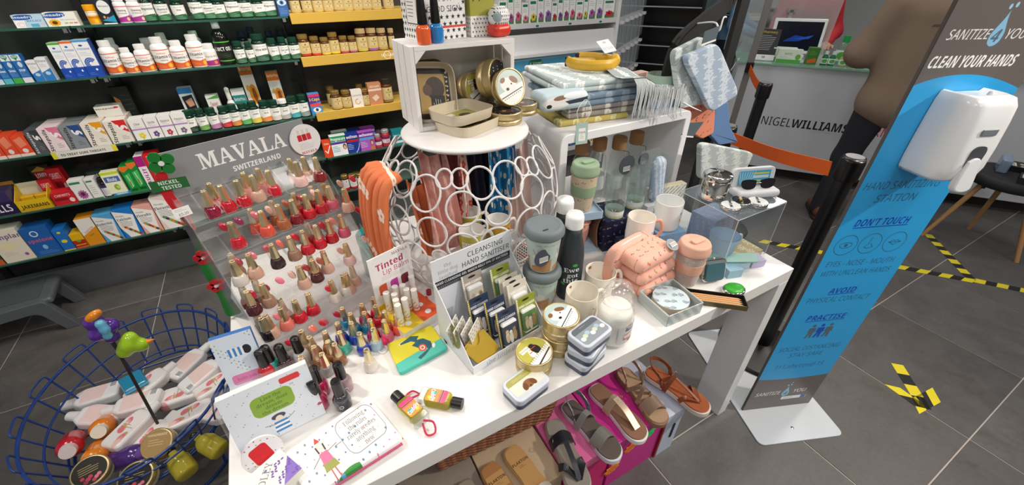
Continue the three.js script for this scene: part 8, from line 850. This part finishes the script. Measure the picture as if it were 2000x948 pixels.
  { // toys on a dark stick
    const a = onY(B + .03, 310, 832), q = thing('toy_on_stick', 'bright foil toys tied to a dark stick in the basket', 'toy', a), b = onZ(a.z - .05, 205, 640), d = b.clone().sub(a); part(q, 'stick', rod([0, 0, 0], [d.x, d.y, d.z], .0045), mat('#332b28', .5)); const blob = (n, o, pts, c) => part(q, n, bodyGeo(pts.map(([x, y, z, r]) => [[d.x + x, d.y + y, d.z + z], [d.x + x, d.y + y + .001, d.z + z], r, r]), [d.x - .09 + o, d.y - .16, d.z - .1], [d.x + .09 + o, d.y + .1, d.z + .1], .005, .006), mat(c, .2, { clearcoat: .7 })); blob('purple_wrap', 0, [[-.015, .03, 0, .022], [.012, .0, 0, .022], [-.02, -.01, .01, .02], [.0, -.04, 0, .018]], '#5a2a98'); blob('orange_ribbon', 0, [[.0, .055, .01, .01], [-.012, .048, .01, .009], [.012, .06, .006, .008]], '#e88a1c'); blob('green_bird', 0, [[.03, -.07, .02, .024], [.055, -.085, .02, .02], [.012, -.09, .02, .02], [.04, -.05, .015, .017]], '#a6cf1e'); blob('blue_foil', 0, [[.006, .03, .02, .012], [.008, .008, .024, .012], [.004, -.016, .024, .011]], '#6ab4d8'); part(q, 'beak', new THREE.ConeGeometry(.009, .022, 12).rotateZ(-1.5).translate(d.x + .082, d.y - .08, d.z + .02), mat('#ee8a2a', .4)); }
}
// ---------- shoes, shoe boxes and wicker basket under the table ----------
{
  const bx = (x0, x1, h, z0, d, col, label, lidC) => { const t = thing('shoe_box', label, 'shoe box', [(x0 + x1) / 2, 0, z0 - d / 2]); part(t, 'box', box(x1 - x0 - .004, h - .03, d), mat(col, .5)); part(t, 'lid', rbox(x1 - x0, .045, d + .006, .002, 1).clone().translate(0, h - .045, 0), mat(lidC || col, .45)); return t; };
  const bh = .285; let t = bx(.905, 1.0, bh - .02, -.478, .3, '#b9c2d8', 'pale lilac shoe box with an oval hand hole at the end of the row', '#c4ccdf'); part(t, 'hand_hole', extr(rrect(.012, .09, .006), .002).translate(.012, .14, .1505), mat('#1a1a1e', .7)); part(t, 'red_edge', box(.01, bh - .03, .302, -.044, 0, 0), mat('#8e1420', .5)); t = bx(.66, .903, bh, -.485, .3, '#c22a88', 'bright magenta shoe box with star stickers'); t = bx(.47, .655, bh, -.49, .3, '#c81f70', 'deep pink shoe box with a white label under the navy sandal', '#d86a9c'); { const lb = cell(60, 80, (g, w, h) => { fill(g, '#eceaea', 0, 0, w, h); bars(g, 14, 6, 34, 24); txt(g, '4', 32, 56, 24, '#222', { bold: 1 }); }); part(t, 'size_label', inCell(new THREE.PlaneGeometry(.04, .055), lb).rotateX(-Math.PI / 2).translate(-.06, bh + .0005, .09), print(lb)); } bx(.235, .465, bh - .01, -.5, .3, '#bba58a', 'tan shoe box under the cork sandals'); bx(.0, .23, bh - .01, -.5, .3, '#8e8378', 'brown grey shoe box furthest under the table');
  const star = (px, py, c, l, s) => { const q = onZ(-.475, px, py), g = thing('star_sticker', l, 'sticker', [q.x, q.y, -.4835], 0), p = []; for (let i = 0; i < 18; i++) { const a = i / 18 * Math.PI * 2, r = (i % 2 ? .7 : 1) * s; p.push([Math.cos(a) * r * 1.25, Math.sin(a) * r]); } part(g, 'card', extr(shapeOf(p), .002).rotateZ(.4), mat(c, .6)); const wc = cell(80, 60, (k, w, h) => { fill(k, c, 0, 0, w, h); txt(k, 'WAS £45', 40, 20, 15, '#3a2a10', { bold: 1 }); txt(k, 'NOW £20', 40, 42, 16, '#3a2a10', { bold: 1 }); }); part(g, 'writing', inCell(new THREE.PlaneGeometry(s * 1.2, s * .85), wc).rotateZ(.4).translate(0, 0, .0024), print(wc)); }; star(1270, 852, '#2fd06a', 'fluorescent green star price sticker', .026); star(1235, 878, '#ef8226', 'fluorescent orange star price sticker beside the green one', .026); star(1198, 920, '#ef8226', 'large fluorescent orange star price sticker', .03);
  // sandals
  const outline = (s = 1) => [[0, -.125], [.026, -.118], [.034, -.085], [.03, -.02], [.037, .04], [.043, .08], [.034, .112], [.006, .126], [-.026, .112], [-.04, .07], [-.033, .0], [-.033, -.08], [-.026, -.118]].map(([x, y]) => [x * s, y * s]);
  const bed = (k) => flat(extr(smooth(outline(k), 50), .004, .002, 2)), sole = flat(extr(smooth(outline(1.02), 50), .016, .003, 2));
  // z+ towards the toe after flat(): shape y -> -z, so turn by pi
  const sandal = (heel, toe, o, label, print2) => { const a = Math.atan2(toe[0] - heel[0], toe[1] - heel[1]), t = thing('sandal', label, 'sandal', [(heel[0] + toe[0]) / 2, bh + .0015 + (o.dy || 0), (heel[1] + toe[1]) / 2]); t.rotation.set(o.pitch || 0, a + Math.PI, 0, 'YXZ'); part(t, 'sole', sole, mat(o.sole, .6)); part(t, 'footbed', bed(.97).clone().translate(0, .018, 0), mat(o.bed, .7)); for (const s of o.straps || []) part(t, 'strap', strip(s.p, s.w, .003, s.side || [0, 0, 1], 20), mat(s.c, .45, s.o || {})); for (const b of o.buckles || []) part(t, 'buckle', new THREE.TorusGeometry(.0085, .0016, 6, 4).rotateZ(.785).rotateY(b[3] || 1.2).translate(b[0], b[1], b[2]), mat(b[4] || '#c8c4bc', .2, { metalness: .9 })); if (print2) part(t, 'stamp', inCell(new THREE.PlaneGeometry(.06, .05), print2).rotateX(-Math.PI / 2).rotateY(Math.PI).translate(0, .0255, .06), print(print2, .7)); return t; };
  const arch = (z, h = .045, dz = 0) => [[-.04, .01, z], [-.034, .03, z - dz * .3], [0, .02 + h, z - dz], [.034, .03, z - dz * .3], [.04, .01, z]], heelLoop = (h) => [[-.034, .012, .04], [-.034, .06, .06], [-.026, h, .1], [0, h + .006, .118], [.026, h, .1], [.034, .06, .06], [.034, .012, .04]], thong = [[-.042, .012, -.03], [-.03, .036, -.045], [0, .024, -.085]], thong2 = thong.map(([x, y, z]) => [-x, y, z]), G = { metalness: .5 };
  sandal([.965, -.655], [1.03, -.41], { sole: '#d8cfc4', bed: '#a4552c', straps: [{ p: heelLoop(.075), w: .014, c: '#8a4a2c', side: [0, 1, .4] }, { p: arch(.03, .05, .01), w: .016, c: '#7a3c1e' }, { p: thong, w: .016, c: '#8a4522' }, { p: thong2, w: .016, c: '#8a4522' }, { p: [[0, .024, -.085], [0, .045, -.04], [0, .07, .03]], w: .01, c: '#8a4522', side: [1, 0, 0] }], buckles: [[-.036, .05, .032, 1.2, '#d8d8d8']] }, 'tan brown leather sandal with buckle and toe post');
  sandal([.878, -.705], [.855, -.45], { sole: '#8a6a52', bed: '#a98a6c', straps: [{ p: arch(-.06, .035), w: .05, c: '#b49a86', o: G }, { p: [[-.038, .012, -.02], [0, .06, .0], [.038, .012, .04]], w: .014, c: '#a89080', o: G }, { p: [[.038, .012, -.02], [0, .062, .0], [-.038, .012, .04]], w: .014, c: '#a89080', o: G }, { p: heelLoop(.08), w: .014, c: '#a89080', side: [0, 1, .4], o: G }], buckles: [[0, .064, -.035, 0, '#d0a878']] }, 'beige metallic wedge sandal with a bow');
  sandal([.735, -.7], [.757, -.44], { sole: '#e9e7e6', bed: '#8c6650', straps: [{ p: arch(.02, .045), w: .03, c: '#cdb294', o: G }, { p: [[0, .066, .02], [0, .058, -.03], [.002, .03, -.09]], w: .024, c: '#d8c4ac', side: [1, 0, 0], o: G }], buckles: [[-.034, .045, .02, 1.2, '#d8b478']] }, 'white soled sandal with pale gold T bar');
  sandal([.605, -.69], [.64, -.435], { sole: '#d5d8e2', bed: '#5c534c', straps: [{ p: arch(-.05, .04), w: .042, c: '#9a9892', o: G }, { p: arch(.03, .05), w: .022, c: '#a4a4a4', o: G }, { p: heelLoop(.085), w: .016, c: '#8e9098', side: [0, 1, .4], o: G }] }, 'silver grey strappy sandal on a white sole');
  sandal([.525, -.655], [.475, -.405], { sole: '#b0a498', bed: '#8d857c', straps: [{ p: arch(.04, .04), w: .036, c: '#22242c' }, { p: thong, w: .022, c: '#22242c' }, { p: thong2, w: .022, c: '#22242c' }, { p: [[0, .024, -.09], [0, .045, -.05], [0, .058, .03]], w: .016, c: '#22242c', side: [1, 0, 0] }], buckles: [[.035, .045, .04, 1.2, '#9a9aa0']] }, 'navy strapped sandal with grey suede footbed');
  const pk = cell(110, 90, (g, w, h) => { fill(g, '#b98c55', 0, 0, w, h); txt(g, 'PLAKTON', 55, 38, 24, '#3a2818', { bold: 1 }); small(g, '#6a4c2c', 34, 58, 42, 2, 9, 2); }); sandal([.35, -.645], [.375, -.395], { sole: '#c9a878', bed: '#b98c55', dy: -.01, straps: [{ p: arch(-.06, .035), w: .05, c: '#d8d0c4', o: G }], buckles: [[.03, .05, -.05, 1.2, '#e0e0e0']] }, 'cork sandal with stamped footbed and pale strap', pk); sandal([.262, -.63], [.285, -.385], { sole: '#b08a5c', bed: '#a2703f', dy: -.01, straps: [{ p: arch(-.02, .04), w: .03, c: '#1f97a8' }] }, 'cork sandal with turquoise strap', pk); sandal([.085, -.625], [.09, -.38], { sole: '#b08a5c', bed: '#a87b48', dy: -.01, straps: [{ p: arch(-.05, .04), w: .04, c: '#5c5248' }] }, 'cork sandal with brown strap beside the taupe sandal'); sandal([.172, -.62], [.178, -.375], { sole: '#7c7266', bed: '#8a7e70', dy: -.01, straps: [{ p: arch(.05, .04), w: .03, c: '#6c6254' }, { p: arch(-.03, .04), w: .03, c: '#6c6254' }] }, 'taupe sandal between the cork sandals');
  // wicker basket behind the shoes
  const wk = mat('#7a4a30', .6), wk2 = mat('#8f5c3e', .6), wb = thing('wicker_basket', 'brown woven wicker basket under the table', 'basket', [.335, bh - .005, -.84], -.04), hw = .215, hd = .17, hh = .12, path = (k, off) => { const p = []; const P = (x, z) => p.push([x * k, 0, z * k]); for (let i = 0; i <= 24; i++) { const u = -1 + i / 12; p.push([u * hw * k, off, hd * k]); } for (let i = 1; i <= 18; i++) p.push([hw * k, off, hd * k - i / 18 * 2 * hd * k]); for (let i = 1; i <= 24; i++) p.push([hw * k - i / 24 * 2 * hw * k, off, -hd * k]); for (let i = 1; i < 18; i++) p.push([-hw * k, off, -hd * k + i / 18 * 2 * hd * k]); return p; };
  part(wb, 'floor_panel', rbox(hw * 1.8, .01, hd * 1.8, .004, 1), wk); for (let r = 0; r < 12; r++) { const y = .012 + r * .0095, k = .93 + .07 * r / 11, q = path(k, y).map((p, i) => { const s = ((i + r) % 2 ? 1 : -1) * .003, n = Math.abs(Math.abs(p[2]) - hd * k) < .001 ? [0, Math.sign(p[2])] : [Math.sign(p[0]), 0]; return [p[0] + n[0] * s, p[1], p[2] + n[1] * s]; }); part(wb, 'weave_row', tube(q, .0052, 168, 5, true), r % 2 ? wk : wk2); } { const g = []; for (const o of [0, Math.PI]) { const q = path(1.01, hh + .006), d = []; q.forEach((p, i) => { for (const f of [0, .5]) { const nx = q[(i + 1) % q.length], a = (i + f) * 1.6 + o; d.push([p[0] + (nx[0] - p[0]) * f + .004 * Math.cos(a), hh + .006 + .006 * Math.sin(a), p[2] + (nx[2] - p[2]) * f + .004 * Math.cos(a)]); } }); g.push(tube(d, .0058, 336, 5, true)); } part(wb, 'braided_rim', merge(g), wk2); }
}

renderer.render(scene, camera);
